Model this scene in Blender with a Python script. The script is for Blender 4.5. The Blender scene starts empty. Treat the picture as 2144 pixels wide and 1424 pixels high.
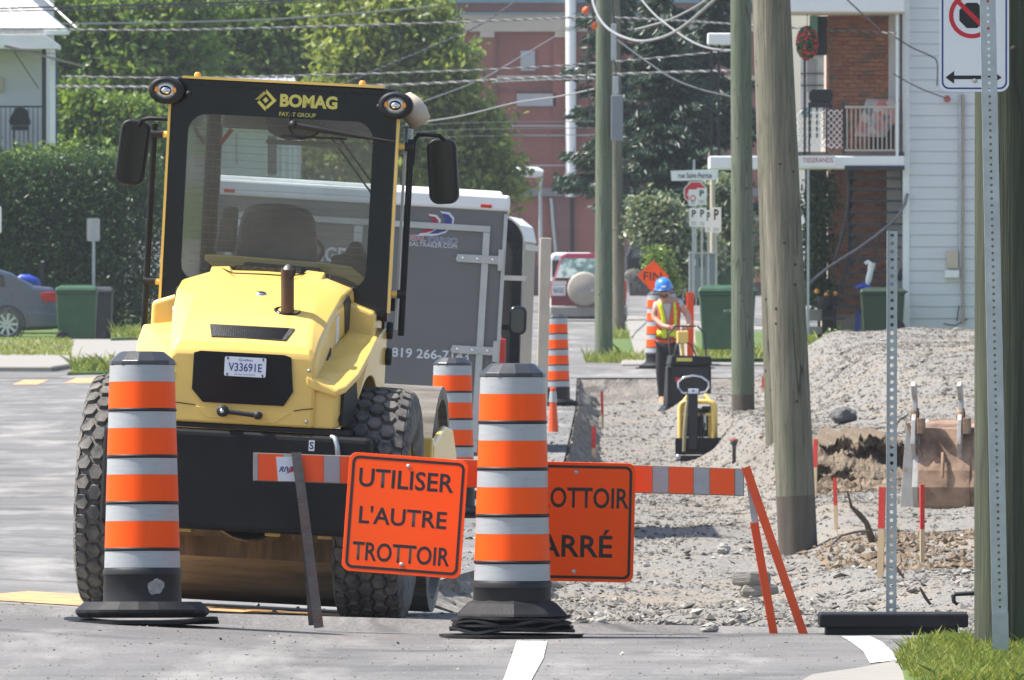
import bpy, bmesh, math, random
import numpy as np
from mathutils import Vector, Matrix, Euler
R = math.radians
HAZE = .00015
random.seed(7)
rng = np.random.default_rng(11)
SC = bpy.context.scene
COL = SC.collection
# ------------------------------------------------------------------ camera, sky, sun, exposure
FOC = 27254.0          # focal length in photo pixels: 300 mm on a 23.6 mm wide sensor
U0, V0, EYE = 1072.0, 610.0, 1.5
cd = bpy.data.cameras.new('camera'); cam = bpy.data.objects.new('camera', cd); COL.objects.link(cam)
cd.sensor_width = 23.6; cd.lens = 300.0; cd.clip_start = 1.0; cd.clip_end = 6000
cam.location = (0, 0, EYE)
cam.rotation_euler = (R(90) - math.atan((712 - V0) / FOC), 0, 0)
cd.dof.use_dof = True; cd.dof.focus_distance = 57.6; cd.dof.aperture_fstop = 26.0
SC.camera = cam
SUN_EL, SUN_AZ = R(58), R(3)      # azimuth: behind the left hand side
TOSUN = Vector((-math.cos(SUN_EL) * math.cos(SUN_AZ), math.cos(SUN_EL) * math.sin(SUN_AZ), math.sin(SUN_EL)))
W = bpy.data.worlds.new('World'); SC.world = W; W.use_nodes = True
wn = W.node_tree.nodes; wl = W.node_tree.links; wn.clear()
wo = wn.new('ShaderNodeOutputWorld'); wb = wn.new('ShaderNodeBackground'); sk = wn.new('ShaderNodeTexSky')
sk.sky_type = 'NISHITA'; sk.sun_disc = False; sk.sun_elevation = SUN_EL
sk.sun_rotation = math.atan2(TOSUN.x, TOSUN.y); sk.dust_density = 2.0; sk.air_density = 1.0
wb.inputs['Strength'].default_value = 0.13
wl.new(sk.outputs[0], wb.inputs[0]); wl.new(wb.outputs[0], wo.inputs[0])
sl = bpy.data.lights.new('sun', 'SUN'); sun = bpy.data.objects.new('sun', sl); COL.objects.link(sun)
sl.energy = 5.0; sl.angle = R(0.53); sl.color = (1, .955, .88)
sun.rotation_euler = TOSUN.to_track_quat('Z', 'Y').to_euler(); sun.location = (-20, 60, 40)
SC.view_settings.view_transform = 'Standard'; SC.view_settings.look = 'None'
SC.view_settings.exposure = 0.85; SC.view_settings.gamma = 1; SC.view_settings.use_curve_mapping = False
SC.render.engine = 'CYCLES'
cy = SC.cycles
cy.max_bounces = 8; cy.diffuse_bounces = 3; cy.glossy_bounces = 3; cy.transmission_bounces = 4; cy.transparent_max_bounces = 24
cy.use_denoising = True; cy.caustics_reflective = False; cy.caustics_refractive = False

# ------------------------------------------------------------------ placing helpers
def at(u, v, d):
    return Vector(((u - U0) * d / FOC, d, EYE + (V0 - v) * d / FOC))
def ss(x, a, b):
    t = np.clip((x - a) / (b - a), 0, 1)
    return t * t * (3 - 2 * t)

# ------------------------------------------------------------------ mesh builder
class MB:
    def __init__(s): s.v = []; s.f = []; s.m = []; s.sm = []
    def add(s, vs, fs, mi=0, smooth=False, M=None):
        b = len(s.v)
        s.v += [tuple(M @ Vector(p)) for p in vs] if M else [tuple(p) for p in vs]
        for f in fs:
            s.f.append([i + b for i in f]); s.m.append(mi); s.sm.append(smooth)
    def box(s, c, d, mi=0, M=None, rot=None):
        x, y, z = d[0] / 2, d[1] / 2, d[2] / 2
        vs = [Vector((i * x, j * y, k * z)) for i in (-1, 1) for j in (-1, 1) for k in (-1, 1)]
        if rot: e = Euler(rot).to_matrix(); vs = [e @ p for p in vs]
        vs = [p + Vector(c) for p in vs]
        s.add(vs, [(0, 1, 3, 2), (4, 6, 7, 5), (0, 4, 5, 1), (2, 3, 7, 6), (0, 2, 6, 4), (1, 5, 7, 3)], mi, False, M)
        return s
    def bar(s, p0, p1, w, h, mi=0, up=(0, 1, 0)):
        p0, p1 = Vector(p0), Vector(p1); a = (p1 - p0).normalized()
        x = Vector(up).cross(a).normalized() * w / 2; y = a.cross(x).normalized() * h / 2
        vs = [p + i * x + j * y for p in (p0, p1) for i, j in ((-1, -1), (1, -1), (1, 1), (-1, 1))]
        s.add(vs, [(3, 2, 1, 0), (4, 5, 6, 7), (0, 1, 5, 4), (1, 2, 6, 5), (2, 3, 7, 6), (3, 0, 4, 7)], mi)
        return s
    def tube(s, pts, r, n=8, mi=0, caps=True, closed=False):
        pts = [Vector(p) for p in pts]; k = len(pts)
        rs = r if isinstance(r, (list, tuple)) else [r] * k
        vs = []; ref = None
        for i, p in enumerate(pts):
            if closed: t = pts[(i + 1) % k] - pts[i - 1]
            else: t = pts[min(i + 1, k - 1)] - pts[max(i - 1, 0)]
            t.normalize()
            if ref is None: ref = Vector((0, 0, 1)) if abs(t.z) < .9 else Vector((1, 0, 0))
            x = t.cross(ref).normalized(); y = x.cross(t).normalized(); ref = y
            vs += [p + rs[i] * (math.cos(2 * math.pi * j / n) * x + math.sin(2 * math.pi * j / n) * y) for j in range(n)]
        fs = []
        for i in range(k if closed else k - 1):
            a, b = i * n, ((i + 1) % k) * n
            fs += [(a + j, a + (j + 1) % n, b + (j + 1) % n, b + j) for j in range(n)]
        s.add(vs, fs, mi, True)
        if caps and not closed:
            s.add(vs[:n], [tuple(range(n))[::-1]], mi); s.add(vs[-n:], [tuple(range(n))], mi)
        return s
    def lathe(s, prof, n=32, c=(0, 0, 0), axis='Z', mi=0, smooth=True, a0=0., M=None):
        """prof: (radius, height) list; sharp where a point is repeated"""
        c = Vector(c); runs = [[prof[0]]]
        for p in prof[1:]:
            if p == runs[-1][-1]: runs.append([p])
            else: runs[-1].append(p)
        for run in runs:
            if len(run) < 2: continue
            vs = []
            for r, h in run:
                for j in range(n):
                    a = 2 * math.pi * j / n + a0; ca, sa = r * math.cos(a), r * math.sin(a)
                    vs.append(c + Vector({'Z': (ca, sa, h), 'X': (h, ca, sa), 'Y': (sa, h, ca)}[axis]))
            fs = [(i * n + j, i * n + (j + 1) % n, (i + 1) * n + (j + 1) % n, (i + 1) * n + j) for i in range(len(run) - 1) for j in range(n)]
            s.add(vs, fs, mi, smooth, M)
        return s
    def cyl(s, p0, p1, r0, r1=None, n=16, mi=0):
        return s.tube([p0, p1], [r0, r0 if r1 is None else r1], n, mi)
    def ext(s, poly, y0, y1, mi=0, axis='Y', M=None):
        """polygon in (x,z) pushed from y0 to y1 (axis Y); (y,z) along X; (x,y) along Z"""
        k = len(poly)
        def P(p, h): return {'Y': (p[0], h, p[1]), 'X': (h, p[0], p[1]), 'Z': (p[0], p[1], h)}[axis]
        vs = [P(p, y0) for p in poly] + [P(p, y1) for p in poly]
        fs = [tuple(range(k)), tuple(range(2 * k - 1, k - 1, -1))] + [(i, i + k, (i + 1) % k + k, (i + 1) % k) for i in range(k)]
        s.add(vs, fs, mi, False, M); return s
    def loft(s, secs, mi=0, caps=True, smooth=False):
        n = len(secs[0]); vs = [p for q in secs for p in q]; fs = []
        for i in range(len(secs) - 1):
            fs += [(i * n + j, i * n + (j + 1) % n, (i + 1) * n + (j + 1) % n, (i + 1) * n + j) for j in range(n)]
        if caps: fs += [tuple(range(n))[::-1], tuple(range((len(secs) - 1) * n, len(secs) * n))]
        s.add(vs, fs, mi, smooth); return s
    def mesh(s, name, mats, bevel=0, sharp=None, recalc=True):
        me = bpy.data.meshes.new(name); me.from_pydata(s.v, [], s.f)
        for m in (mats if isinstance(mats, (list, tuple)) else [mats]): me.materials.append(m)
        me.polygons.foreach_set('material_index', s.m); me.polygons.foreach_set('use_smooth', s.sm)
        if recalc:
            bm = bmesh.new(); bm.from_mesh(me); bmesh.ops.recalc_face_normals(bm, faces=bm.faces); bm.to_mesh(me); bm.free()
        if sharp is not None:
            bm = bmesh.new(); bm.from_mesh(me); bmesh.ops.remove_doubles(bm, verts=bm.verts, dist=1e-5); bmesh.ops.recalc_face_normals(bm, faces=bm.faces); bm.to_mesh(me); bm.free()
            me.polygons.foreach_set('use_smooth', [True] * len(me.polygons)); me.set_sharp_from_angle(angle=R(sharp))
        me.update(); return me
    def build(s, name, mats, parent=None, loc=(0, 0, 0), rot=(0, 0, 0), bevel=0, seg=2, sharp=None, **k):
        return ob(name, s.mesh(name, mats, sharp=sharp), parent, loc, rot, bevel, seg, **k)
def ob(name, me, parent=None, loc=(0, 0, 0), rot=(0, 0, 0), bevel=0, seg=2, label=None, cat=None, group=None, kind=None):
    o = bpy.data.objects.new(name, me); COL.objects.link(o); o.location = loc; o.rotation_euler = rot
    if parent: o.parent = parent
    if bevel:
        m = o.modifiers.new('bevel', 'BEVEL'); m.width = bevel; m.segments = seg; m.limit_method = 'ANGLE'; m.angle_limit = R(28)
    return tag(o, label, cat, group, kind)
def tag(o, label=None, cat=None, group=None, kind=None):
    for k, v in (('label', label), ('category', cat), ('group', group), ('kind', kind)):
        if v: o[k] = v
    return o
def T(name, label, cat, loc=(0, 0, 0), rot=(0, 0, 0), group=None):
    o = bpy.data.objects.new(name, None); COL.objects.link(o); o.location = loc; o.rotation_euler = rot; o.empty_display_size = .1
    return tag(o, label, cat, group)
def copy_tree(o, parent=None, loc=None, rot=None, label=None, skip=()):
    c = o.copy(); COL.objects.link(c)
    if parent: c.parent = parent
    if loc is not None: c.location = loc
    if rot is not None: c.rotation_euler = rot
    if label: c['label'] = label
    for ch in [x for x in COL.objects if x.parent == o]:
        if ch.name.split('.')[0] in skip: continue
        copy_tree(ch, c)
    return c
def grid_mesh(name, X, Y, Z, mats, smooth=True, mi=None):
    ny, nx = X.shape
    co = np.stack([X, Y, Z], -1).reshape(-1, 3).astype(np.float32)
    i = (np.arange(ny - 1)[:, None] * nx + np.arange(nx - 1)[None]).ravel()
    q = np.stack([i, i + 1, i + nx + 1, i + nx], -1)
    return np_mesh(name, co, q, mats, smooth)
def np_mesh(name, co, q, mats, smooth=False, rnd=None):
    me = bpy.data.meshes.new(name); n, k = q.shape
    me.vertices.add(len(co)); me.vertices.foreach_set('co', co.astype(np.float32).ravel())
    me.loops.add(n * k); me.loops.foreach_set('vertex_index', q.astype(np.int32).ravel())
    me.polygons.add(n); me.polygons.foreach_set('loop_start', np.arange(0, n * k, k, dtype=np.int32))
    me.polygons.foreach_set('use_smooth', np.full(n, smooth))
    for m in (mats if isinstance(mats, (list, tuple)) else [mats]): me.materials.append(m)
    if rnd is not None:
        a = me.attributes.new('rnd', 'FLOAT', 'FACE'); a.data.foreach_set('value', rnd.astype(np.float32))
    me.update(calc_edges=True); me.validate(); return me

# ------------------------------------------------------------------ lettering (flat meshes fitted to a box)
def text(s, x0, x1, z0, z1, m, parent, y=-.002, bold=0., name='lettering', shear=0., keep=False, rot=None, thick=.0006):
    cu = bpy.data.curves.new(name, 'FONT'); cu.body = s; cu.size = 1; cu.offset = bold; cu.resolution_u = 3; cu.shear = shear; cu.extrude = 0
    o = bpy.data.objects.new(name, cu); COL.objects.link(o)
    dg = bpy.context.evaluated_depsgraph_get(); dg.update()
    me = bpy.data.meshes.new_from_object(o.evaluated_get(dg)); bpy.data.objects.remove(o); bpy.data.curves.remove(cu)
    n = len(me.vertices); co = np.empty(n * 3, np.float32); me.vertices.foreach_get('co', co); co = co.reshape(-1, 3)
    lo, hi = co.min(0), co.max(0); w, h = max(hi[0] - lo[0], 1e-6), max(hi[1] - lo[1], 1e-6)
    out = np.empty_like(co)
    out[:, 0] = x0 + (co[:, 0] - lo[0]) / w * (x1 - x0); out[:, 2] = z0 + (co[:, 1] - lo[1]) / h * (z1 - z0); out[:, 1] = y
    me.vertices.foreach_set('co', out.ravel()); me.materials.clear(); me.materials.append(m); me.update()
    o = ob(name, me, parent)
    if rot: o.rotation_euler = rot
    return o

# ------------------------------------------------------------------ materials
class NT:
    def __init__(s, name):
        s.m = bpy.data.materials.new(name); s.m.use_nodes = True; s.t = s.m.node_tree; s.t.nodes.clear()
        s.out = s.n('OutputMaterial')
    def n(s, t, **k):
        x = s.t.nodes.new('ShaderNode' + t)
        for a, b in k.items():
            if a.startswith('_'): setattr(x, a[1:], b)
            else: s.set(x.inputs[a.replace('__', ' ')], b)
        return x
    def set(s, i, v):
        if isinstance(v, bpy.types.NodeSocket): s.t.links.new(v, i)
        else:
            try: i.default_value = v
            except Exception: i.default_value = (*v, 1)
    def co(s, stretch=(1, 1, 1), rnd=True):
        tc = s.n('TexCoord'); mp = s.n('Mapping'); s.set(mp.inputs['Vector'], tc.outputs['Object']); mp.inputs['Scale'].default_value = stretch
        if rnd:
            oi = s.n('ObjectInfo'); mu = s.n('Math', _operation='MULTIPLY'); s.set(mu.inputs[0], oi.outputs['Random']); mu.inputs[1].default_value = 17.
            s.set(mp.inputs['Location'], mu.outputs[0])
        return mp.outputs[0]
    def noise(s, vec, scale, detail=6, rough=.55, dist=0):
        x = s.n('TexNoise'); s.set(x.inputs['Vector'], vec); x.inputs['Scale'].default_value = scale; x.inputs['Detail'].default_value = detail
        x.inputs['Roughness'].default_value = rough; x.inputs['Distortion'].default_value = dist; return x.outputs['Fac']
    def ramp(s, fac, *st):
        x = s.n('ValToRGB'); s.set(x.inputs[0], fac); e = x.color_ramp.elements
        while len(e) < len(st): e.new(.5)
        for i, (p, c) in enumerate(st): e[i].position = p; e[i].color = (*c, 1) if hasattr(c, '__len__') else (c, c, c, 1)
        return x.outputs[0]
    def mix(s, f, a, b, mode='MIX'):
        x = s.n('Mix', _data_type='RGBA', _blend_type=mode); s.set(x.inputs[0], f); s.set(x.inputs[6], a); s.set(x.inputs[7], b); return x.outputs[2]
    def bsdf(s, **k):
        b = s.n('BsdfPrincipled', **k); s.t.links.new(b.outputs[0], s.out.inputs[0]); return b
    def bump(s, b, h, strength=.3, dist=.01):
        x = s.n('Bump'); x.inputs['Strength'].default_value = strength; x.inputs['Distance'].default_value = dist
        s.set(x.inputs['Height'], h); s.t.links.new(x.outputs[0], b.inputs['Normal'])
def mat(name, col, rough=.5, metal=0., var=.12, vs=5., bump=0., bs=60., bd=.005, dirt=None, ds=3., da=(.55, .75), dm=.7, stretch=(1, 1, 1), coat=0., spec=.5, rv=.12):
    t = NT(name); v = t.co(stretch)
    nz = t.noise(v, vs)
    c = t.ramp(nz, (.25, tuple(x * (1 - var) for x in col)), (.75, tuple(min(1, x * (1 + var)) for x in col)))
    if dirt is not None:  # second colour in noise blotches: dirt and rust, also imitated reflections
        n2 = t.noise(v, ds, 9, .65)
        f = t.ramp(n2, (da[0], 0), (da[1], dm)); c = t.mix(f, c, dirt)
    b = t.bsdf(Base__Color=c, Metallic=metal)
    rr = t.n('MapRange'); t.set(rr.inputs[0], nz); rr.inputs[3].default_value = max(.02, rough - rv * rough); rr.inputs[4].default_value = min(1, rough + rv * rough)
    t.set(b.inputs['Roughness'], rr.outputs[0])
    b.inputs['Coat Weight'].default_value = coat; b.inputs['Coat Roughness'].default_value = .08; b.inputs['Specular IOR Level'].default_value = spec
    if bump: t.bump(b, t.noise(v, bs, 5), bump, bd)
    return t.m
def glass(name, tint=(.75, .82, .82), rough=.02, base=.06):
    t = NT(name); tr = t.n('BsdfTransparent', Color=tint); gl = t.n('BsdfGlossy', Roughness=rough)
    lw = t.n('LayerWeight', Blend=.25); mr = t.n('MapRange'); t.set(mr.inputs[0], lw.outputs['Fresnel']); mr.inputs[3].default_value = base; mr.inputs[4].default_value = .9
    v = t.co(); dust_veil = t.n('BsdfDiffuse', Color=(.45, .44, .40)); f = t.ramp(t.noise(v, 3, 6), (.35, .05), (.8, .14))  # diffuse film: dust, strengthened to imitate a whitish reflection veil
    a = t.n('MixShader'); t.set(a.inputs[0], mr.outputs[0]); t.set(a.inputs[1], tr.outputs[0]); t.set(a.inputs[2], gl.outputs[0])
    b = t.n('MixShader'); t.set(b.inputs[0], f); t.set(b.inputs[1], a.outputs[0]); t.set(b.inputs[2], dust_veil.outputs[0])
    t.t.links.new(b.outputs[0], t.out.inputs[0]); return t.m
def leafmat(name, c1, c2, c3, trans=.35):
    t = NT(name); at_ = t.n('Attribute', _attribute_name='rnd'); v = t.co(rnd=False)
    f = t.n('Math', _operation='ADD'); t.set(f.inputs[0], at_.outputs['Fac']); nz = t.noise(v, .55, 3); 
    m2 = t.n('Math', _operation='MULTIPLY_ADD'); t.set(m2.inputs[0], nz); m2.inputs[1].default_value = .9; m2.inputs[2].default_value = -.45; t.set(f.inputs[1], m2.outputs[0])
    c = t.ramp(f.outputs[0], (.1, c1), (.5, c2), (.95, c3))
    d = t.n('BsdfPrincipled', Base__Color=c, Roughness=.42); tr = t.n('BsdfTranslucent', Color=t.mix(.5, c, (c3[0] * 1.3, c3[1] * 1.4, c3[2] * .6, 1)))
    s = t.n('MixShader', Fac=trans); t.set(s.inputs[1], d.outputs[0]); t.set(s.inputs[2], tr.outputs[0])
    t.t.links.new(s.outputs[0], t.out.inputs[0]); return t.m

DUST = (.34, .31, .27, 1)
M = {}
M['yellow'] = mat('yellow_paint', (.83, .555, .135), .32, 0, .03, 2, coat=.35, dirt=(.55, .42, .2, 1), ds=2.5, da=(.6, .95), dm=.35)
M['black'] = mat('black_plastic', (.022, .022, .024), .5, 0, .2, 6, .08, 200, dirt=DUST, ds=4, da=(.55, .95), dm=.08, spec=.3)
M['blackgloss'] = mat('black_gloss', (.008, .010, .016), .16, 0, .2, 4, coat=.0, spec=.4)
M['steelblack'] = mat('black_steel', (.012, .012, .013), .45, 0, .25, 5, .1, 90, dirt=(.16, .12, .08, 1), ds=3, da=(.5, .95), dm=.14, spec=.22)
M['rubber'] = mat('rubber', (.016, .016, .018), .6, 0, .3, 8, .25, 120, dirt=(.26, .24, .21, 1), ds=6, da=(.5, .9), dm=.12, spec=.22)
M['tyre'] = mat('tyre_rubber', (.045, .043, .041), .82, 0, .25, 9, .3, 150, dirt=(.27, .245, .215, 1), ds=9, da=(.35, .7), dm=.75)
M['orange'] = mat('fluorescent_orange', (1., .095, .004), .5, 0, .04, 6, spec=.25, dirt=(.3, .08, .02, 1), ds=7, da=(.68, .9), dm=.5)
M['orangesheet'] = mat('orange_sheeting', (1., .095, .004), .5, 0, .04, 3, .06, 260, spec=.2, stretch=(6, 6, .4), dirt=(.30, .10, .03, 1), ds=9, da=(.62, .8), dm=.5)
M['graysheet'] = mat('reflective_grey_sheeting', (.37, .385, .395), .4, .1, .08, 12, .12, 300, stretch=(1, 1, 6), dirt=(.13, .13, .125, 1), ds=8, da=(.58, .8), dm=.5)
M['orangepaint'] = mat('orange_paint', (.78, .085, .012), .5, 0, .08, 9, .1, 90, dirt=(.22, .07, .04, 1), ds=8, da=(.6, .8), dm=.6)
M['rust'] = mat('rusty_steel', (.085, .082, .082), .7, .2, .35, 20, .4, 120, dirt=(.12, .05, .028, 1), ds=14, da=(.5, .66), dm=.7)
M['signblack'] = mat('sign_black', (.012, .012, .012), .45, 0, .1)
M['white'] = mat('white_paint', (.78, .78, .77), .45, 0, .05, 4, dirt=(.42, .40, .36, 1), ds=3, da=(.6, .9), dm=.4)
M['galv'] = mat('galvanised_steel', (.42, .45, .46), .42, .75, .15, 14, .1, 90)
M['alu'] = mat('aluminium', (.46, .46, .45), .35, .6, .08, 8)
M['chrome'] = mat('chrome', (.7, .7, .7), .12, 1, .05)
M['lamp'] = mat('lamp_glass', (.75, .7, .58), .08, .3, .25, 30, coat=1)
M['amber'] = mat('amber_plastic', (.9, .32, .02), .25, 0, .1, 20, coat=.6)
M['redlens'] = mat('red_lens', (.5, .02, .015), .2, 0, .1, 20, coat=.6)
M['bluesticker'] = mat('blue_print', (.03, .05, .22), .5)
M['redprint'] = mat('red_print', (.55, .02, .03), .5)
M['logo'] = mat('logo_yellow', (.62, .55, .12), .4, 0, .05)
M['glass'] = glass('cab_glass', (.90, .93, .93), .015, .03)
M['darkglass'] = mat('dark_glass', (.02, .03, .035), .05, 0, .2, 3, coat=1, spec=.8)
M['mirror'] = mat('mirror_glass', (.05, .05, .055), .12, .9, .6, 9, stretch=(1, 1, .1))  # vertical streaks in the colour imitate reflections
M['seat'] = mat('seat_fabric', (.095, .095, .098), .9, 0, .15, 20, .2, 300)
M['liner'] = mat('head_liner', (.32, .33, .34), .8)
M['drum'] = mat('worn_drum_steel', (.28, .26, .23), .7, .08, .18, 10, .15, 60, stretch=(.4, 3, 3), dirt=(.05, .035, .022, 1), ds=2.2, da=(.38, .66), dm=.85)
M['trailer'] = mat('trailer_grey_paint', (.150, .146, .142), .38, .2, .06, 2, dirt=(.2, .18, .16, 1), ds=1.5, da=(.55, .95), dm=.3)
M['cream'] = mat('beige_panel', (.52, .44, .34), .6, 0, .1, 5)
M['greenbin'] = mat('green_plastic', (.022, .075, .032), .5, 0, .1, 3, .06, 80, dirt=(.16, .19, .14, 1), ds=4, da=(.5, .95), dm=.35)
M['greybin'] = mat('charcoal_plastic', (.032, .032, .036), .5, 0, .15, 3, dirt=(.14, .14, .13, 1), ds=4, da=(.5, .95), dm=.3)
M['blue'] = mat('blue_plastic', (.02, .06, .42), .4, 0, .1)
M['skyblue'] = mat('blue_helmet', (.03, .20, .62), .3, 0, .06, coat=.3)
M['skin'] = mat('skin', (.52, .27, .19), .55, 0, .1, 12)
M['lime'] = mat('lime_tape', (.62, .72, .02), .45, 0, .05)
M['vest'] = mat('orange_vest', (.62, .10, .03), .8, 0, .15, 15, .3, 40)
M['shirt'] = mat('grey_shirt', (.46, .45, .46), .9, 0, .1, 9, .3, 30)
M['trouser'] = mat('black_trousers', (.018, .017, .018), .9, 0, .2, 9, .3, 30)
M['boot'] = mat('tan_boots', (.36, .22, .12), .7, 0, .2)
M['stakewood'] = mat('stake_wood', (.55, .40, .24), .8, 0, .15, 20, .2, 60, stretch=(1, 1, .1))
M['stakered'] = mat('stake_red', (.55, .035, .025), .6, 0, .2, 20)
M['rustbucket'] = mat('rusty_bucket', (.31, .20, .13), .75, .1, .3, 5, .3, 50, dirt=(.09, .05, .032, 1), ds=4, da=(.42, .62), dm=.9)
M['greysteel'] = mat('worn_grey_paint', (.40, .39, .37), .55, .3, .15, 8, .15, 60, dirt=(.25, .12, .06, 1), ds=6, da=(.52, .72), dm=.8)
M['concrete'] = mat('concrete', (.30, .28, .25), .85, 0, .12, 6, .3, 40, dirt=(.22, .20, .18, 1), ds=3, da=(.5, .85), dm=.4)
M['soil'] = mat('brown_soil', (.18, .135, .09), .95, 0, .5, 9, 1., 26, .08, dirt=(.27, .21, .145, 1), ds=5, da=(.45, .62), dm=.85)
M['rock'] = mat('grey_rock', (.30, .29, .27), .9, 0, .25, 6, .5, 25, .02)
M['wood_old'] = mat('old_wood', (.26, .22, .18), .85, 0, .3, 12, .3, 50, stretch=(.2, 1, 1))
M['cable'] = mat('black_cable', (.035, .037, .04), .5)
M['cablelight'] = mat('grey_cable', (.24, .24, .24), .5)
M['siding'] = mat('white_vinyl_siding', (.62, .63, .64), .5, 0, .03, 2, dirt=(.5, .46, .40, 1), ds=2, da=(.6, .95), dm=.3)
M['roofmetal'] = mat('white_metal_roof', (.72, .68, .66), .4, .3, .06, 2, dirt=(.35, .10, .05, 1), ds=1.6, da=(.7, .8), dm=.7)
M['greyroof'] = mat('grey_metal_roof', (.42, .43, .46), .45, .3, .06, 2)
M['iron'] = mat('black_iron', (.02, .022, .028), .4, .2, .2)
M['beigeiron'] = mat('beige_iron', (.45, .40, .34), .5, .1, .1)
M['mortar'] = mat('mortar', (.42, .36, .31), .9, 0, .1)
M['brickA'] = mat('orange_brick', (.37, .165, .10), .85, 0, .25, 9, .3, 60)
M['brickB'] = mat('red_brick', (.30, .115, .08), .85, 0, .25, 9, .3, 60)
M['brickC'] = mat('dark_brick', (.20, .14, .105), .85, 0, .25, 9, .3, 60)
M['teal'] = mat('teal_paint', (.13, .33, .28), .5)
M['carpaint'] = mat('blue_grey_car_paint', (.115, .13, .165), .28, .6, .04, 2, coat=1)
M['maroon'] = mat('maroon_car_paint', (.20, .012, .03), .25, .3, .06, 2, coat=1)
M['carblack'] = mat('black_car_paint', (.02, .02, .028), .25, .3, .06, 2, coat=1)
M['bumpergrey'] = mat('grey_bumper', (.28, .26, .24), .5)
M['silver'] = mat('wheel_silver', (.6, .6, .6), .35, .8, .06)
M['platewhite'] = mat('plate_white', (.74, .76, .82), .4, 0, .04)
M['factory'] = mat('factory_brick', (.29, .108, .08), .9, 0, .16, .8, .3, 20, dirt=(.14, .055, .05, 1), ds=.35, da=(.45, .7), dm=.6)
M['factory2'] = mat('factory_dark_brick', (.17, .085, .075), .9, 0, .15, 1)
M['beigestone'] = mat('beige_stone', (.52, .45, .36), .85, 0, .08, .8, dirt=(.35, .29, .24, 1), ds=.6, da=(.5, .8), dm=.4)
M['bluecap'] = mat('blue_green_flashing', (.16, .27, .32), .5)
M['greywindow'] = mat('grey_louvre', (.38, .38, .39), .5, .1, .1, 3)
M['cabinet'] = mat('grey_cabinet', (.20, .22, .24), .5, .1, .06, 2)
M['darkwood'] = mat('dark_board', (.02, .018, .018), .8)
# ------------------------------------------------------------------ ground
ZR = np.array([(0, 0), (58, 0), (70, -.07), (95, -.18), (130, -.16), (170, .03), (190, .22), (202, .33), (250, .5), (303, .8), (450, 1.3), (800, 1.9), (3500, 2.5)])
XL = np.array([(50, -.05), (58, -.05), (64, -.45), (70, -.45), (76, -.1), (100, .2), (128, .51), (165, .8), (191, .95), (260, .95)])
ZF = np.array([(50, -.02), (57.2, -.015), (60, -.05), (66, -.16), (80, -.42), (100, -.48), (130, -.52), (155, -.52), (175, -.3), (186, -.15), (191, -.1), (210, -.1)])
def zroad(X, d):
    z = np.interp(d, ZR[:, 0], ZR[:, 1])
    cf = .052 * np.clip(-.6 - X, 0, 2.4) * ss(d, 51, 55) * (1 - ss(d, 150, 190))
    return z + cf
def xleft(d): return np.interp(d, XL[:, 0], XL[:, 1])
def wav(X, d):
    return (np.sin(X * 3.1 + d * .37) * np.cos(X * 1.7 - d * .61) + .6 * np.sin(X * 6.7 + 1.3 + d * .9) * np.cos(d * 1.31 + X * 2.)) * .5
def zdig(X, d):
    z = np.interp(d, ZF[:, 0], ZF[:, 1])
    z = z + .22 * ss(X, 2.0, 2.6) * ss(d, 90, 100)
    z = z + .33 * ss(X, 2.35, 2.8) * ss(d, 122, 124) * (1 - ss(d, 150, 180))
    z = z + .82 * ss(X, 3.2, 4.85) * ss(d, 128, 166) * (1 - ss(d, 188, 204)) + .05 * ss(X, 4.6, 6)
    z = z + .16 * ss(X, 1.6, 2.3) * ss(d, 62, 70) * (1 - ss(d, 82, 92))
    z = z + wav(X, d) * .045 * ss(d, 58, 66) + .02 * wav(X * 2.3 + 4, d * 2.1) * ss(d, 58, 64)
    z = z + .13 * np.exp(-((d - 92) / 2.2) ** 2) * np.exp(-((X - 2.75) / .35) ** 2) + .15 * np.exp(-((d - 93) / 2.5) ** 2) * np.exp(-((X - 3.4) / .4) ** 2)
    z = z + .09 * np.exp(-((d - 91) / 1.6) ** 2) * ss(X, .6, 1.2) * (1 - ss(X, 2.1, 2.5))
    return z
def zg(X, d):
    X = float(X); d = float(d)
    if X > xleft(d) and 57.3 < d < 191: return float(zdig(X, d))
    return float(zroad(X, d))
def hit(u, v, d0=50., d1=420.):
    """the distance at which the ground is seen at photo point (u, v)"""
    d = d0
    while d < d1:
        p = at(u, v, d)
        if p.z <= zg(p.x, d): return d
        d += .25
    return d1
def gp(u, d):
    X = (u - U0) * d / FOC
    return Vector((X, d, zg(X, d)))

# asphalt
t = NT('asphalt'); v = t.co(rnd=False)
big = t.noise(v, .35, 5, .6); mid = t.noise(v, 2.2, 6, .6); fine = t.noise(v, 60, 3, .7); spk = t.noise(v, 190, 2, .6)
c = t.ramp(big, (.3, (.112, .109, .107)), (.55, (.152, .148, .144)), (.75, (.21, .203, .193)))
c = t.mix(.8, c, t.ramp(mid, (.25, (.72, .72, .72)), (.75, (1.22, 1.2, 1.17))), 'MULTIPLY')
c = t.mix(.7, c, t.ramp(fine, (.3, (.6, .6, .6)), (.7, (1.4, 1.4, 1.4))), 'MULTIPLY')
c = t.mix(t.ramp(spk, (.68, 0), (.74, .8)), c, (.42, .41, .39, 1))
c = t.mix(t.ramp(t.noise(v, 150, 2), (.70, 0), (.75, .9)), c, (.05, .05, .05, 1))
dv = t.n('VectorMath', _operation='ADD'); t.set(dv.inputs[0], v)
nn = t.n('TexNoise'); t.set(nn.inputs['Vector'], v); nn.inputs['Scale'].default_value = 1.3; nn.inputs['Detail'].default_value = 5
sc_ = t.n('VectorMath', _operation='SCALE'); t.set(sc_.inputs[0], nn.outputs['Color']); sc_.inputs['Scale'].default_value = .9; t.set(dv.inputs[1], sc_.outputs[0])
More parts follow.
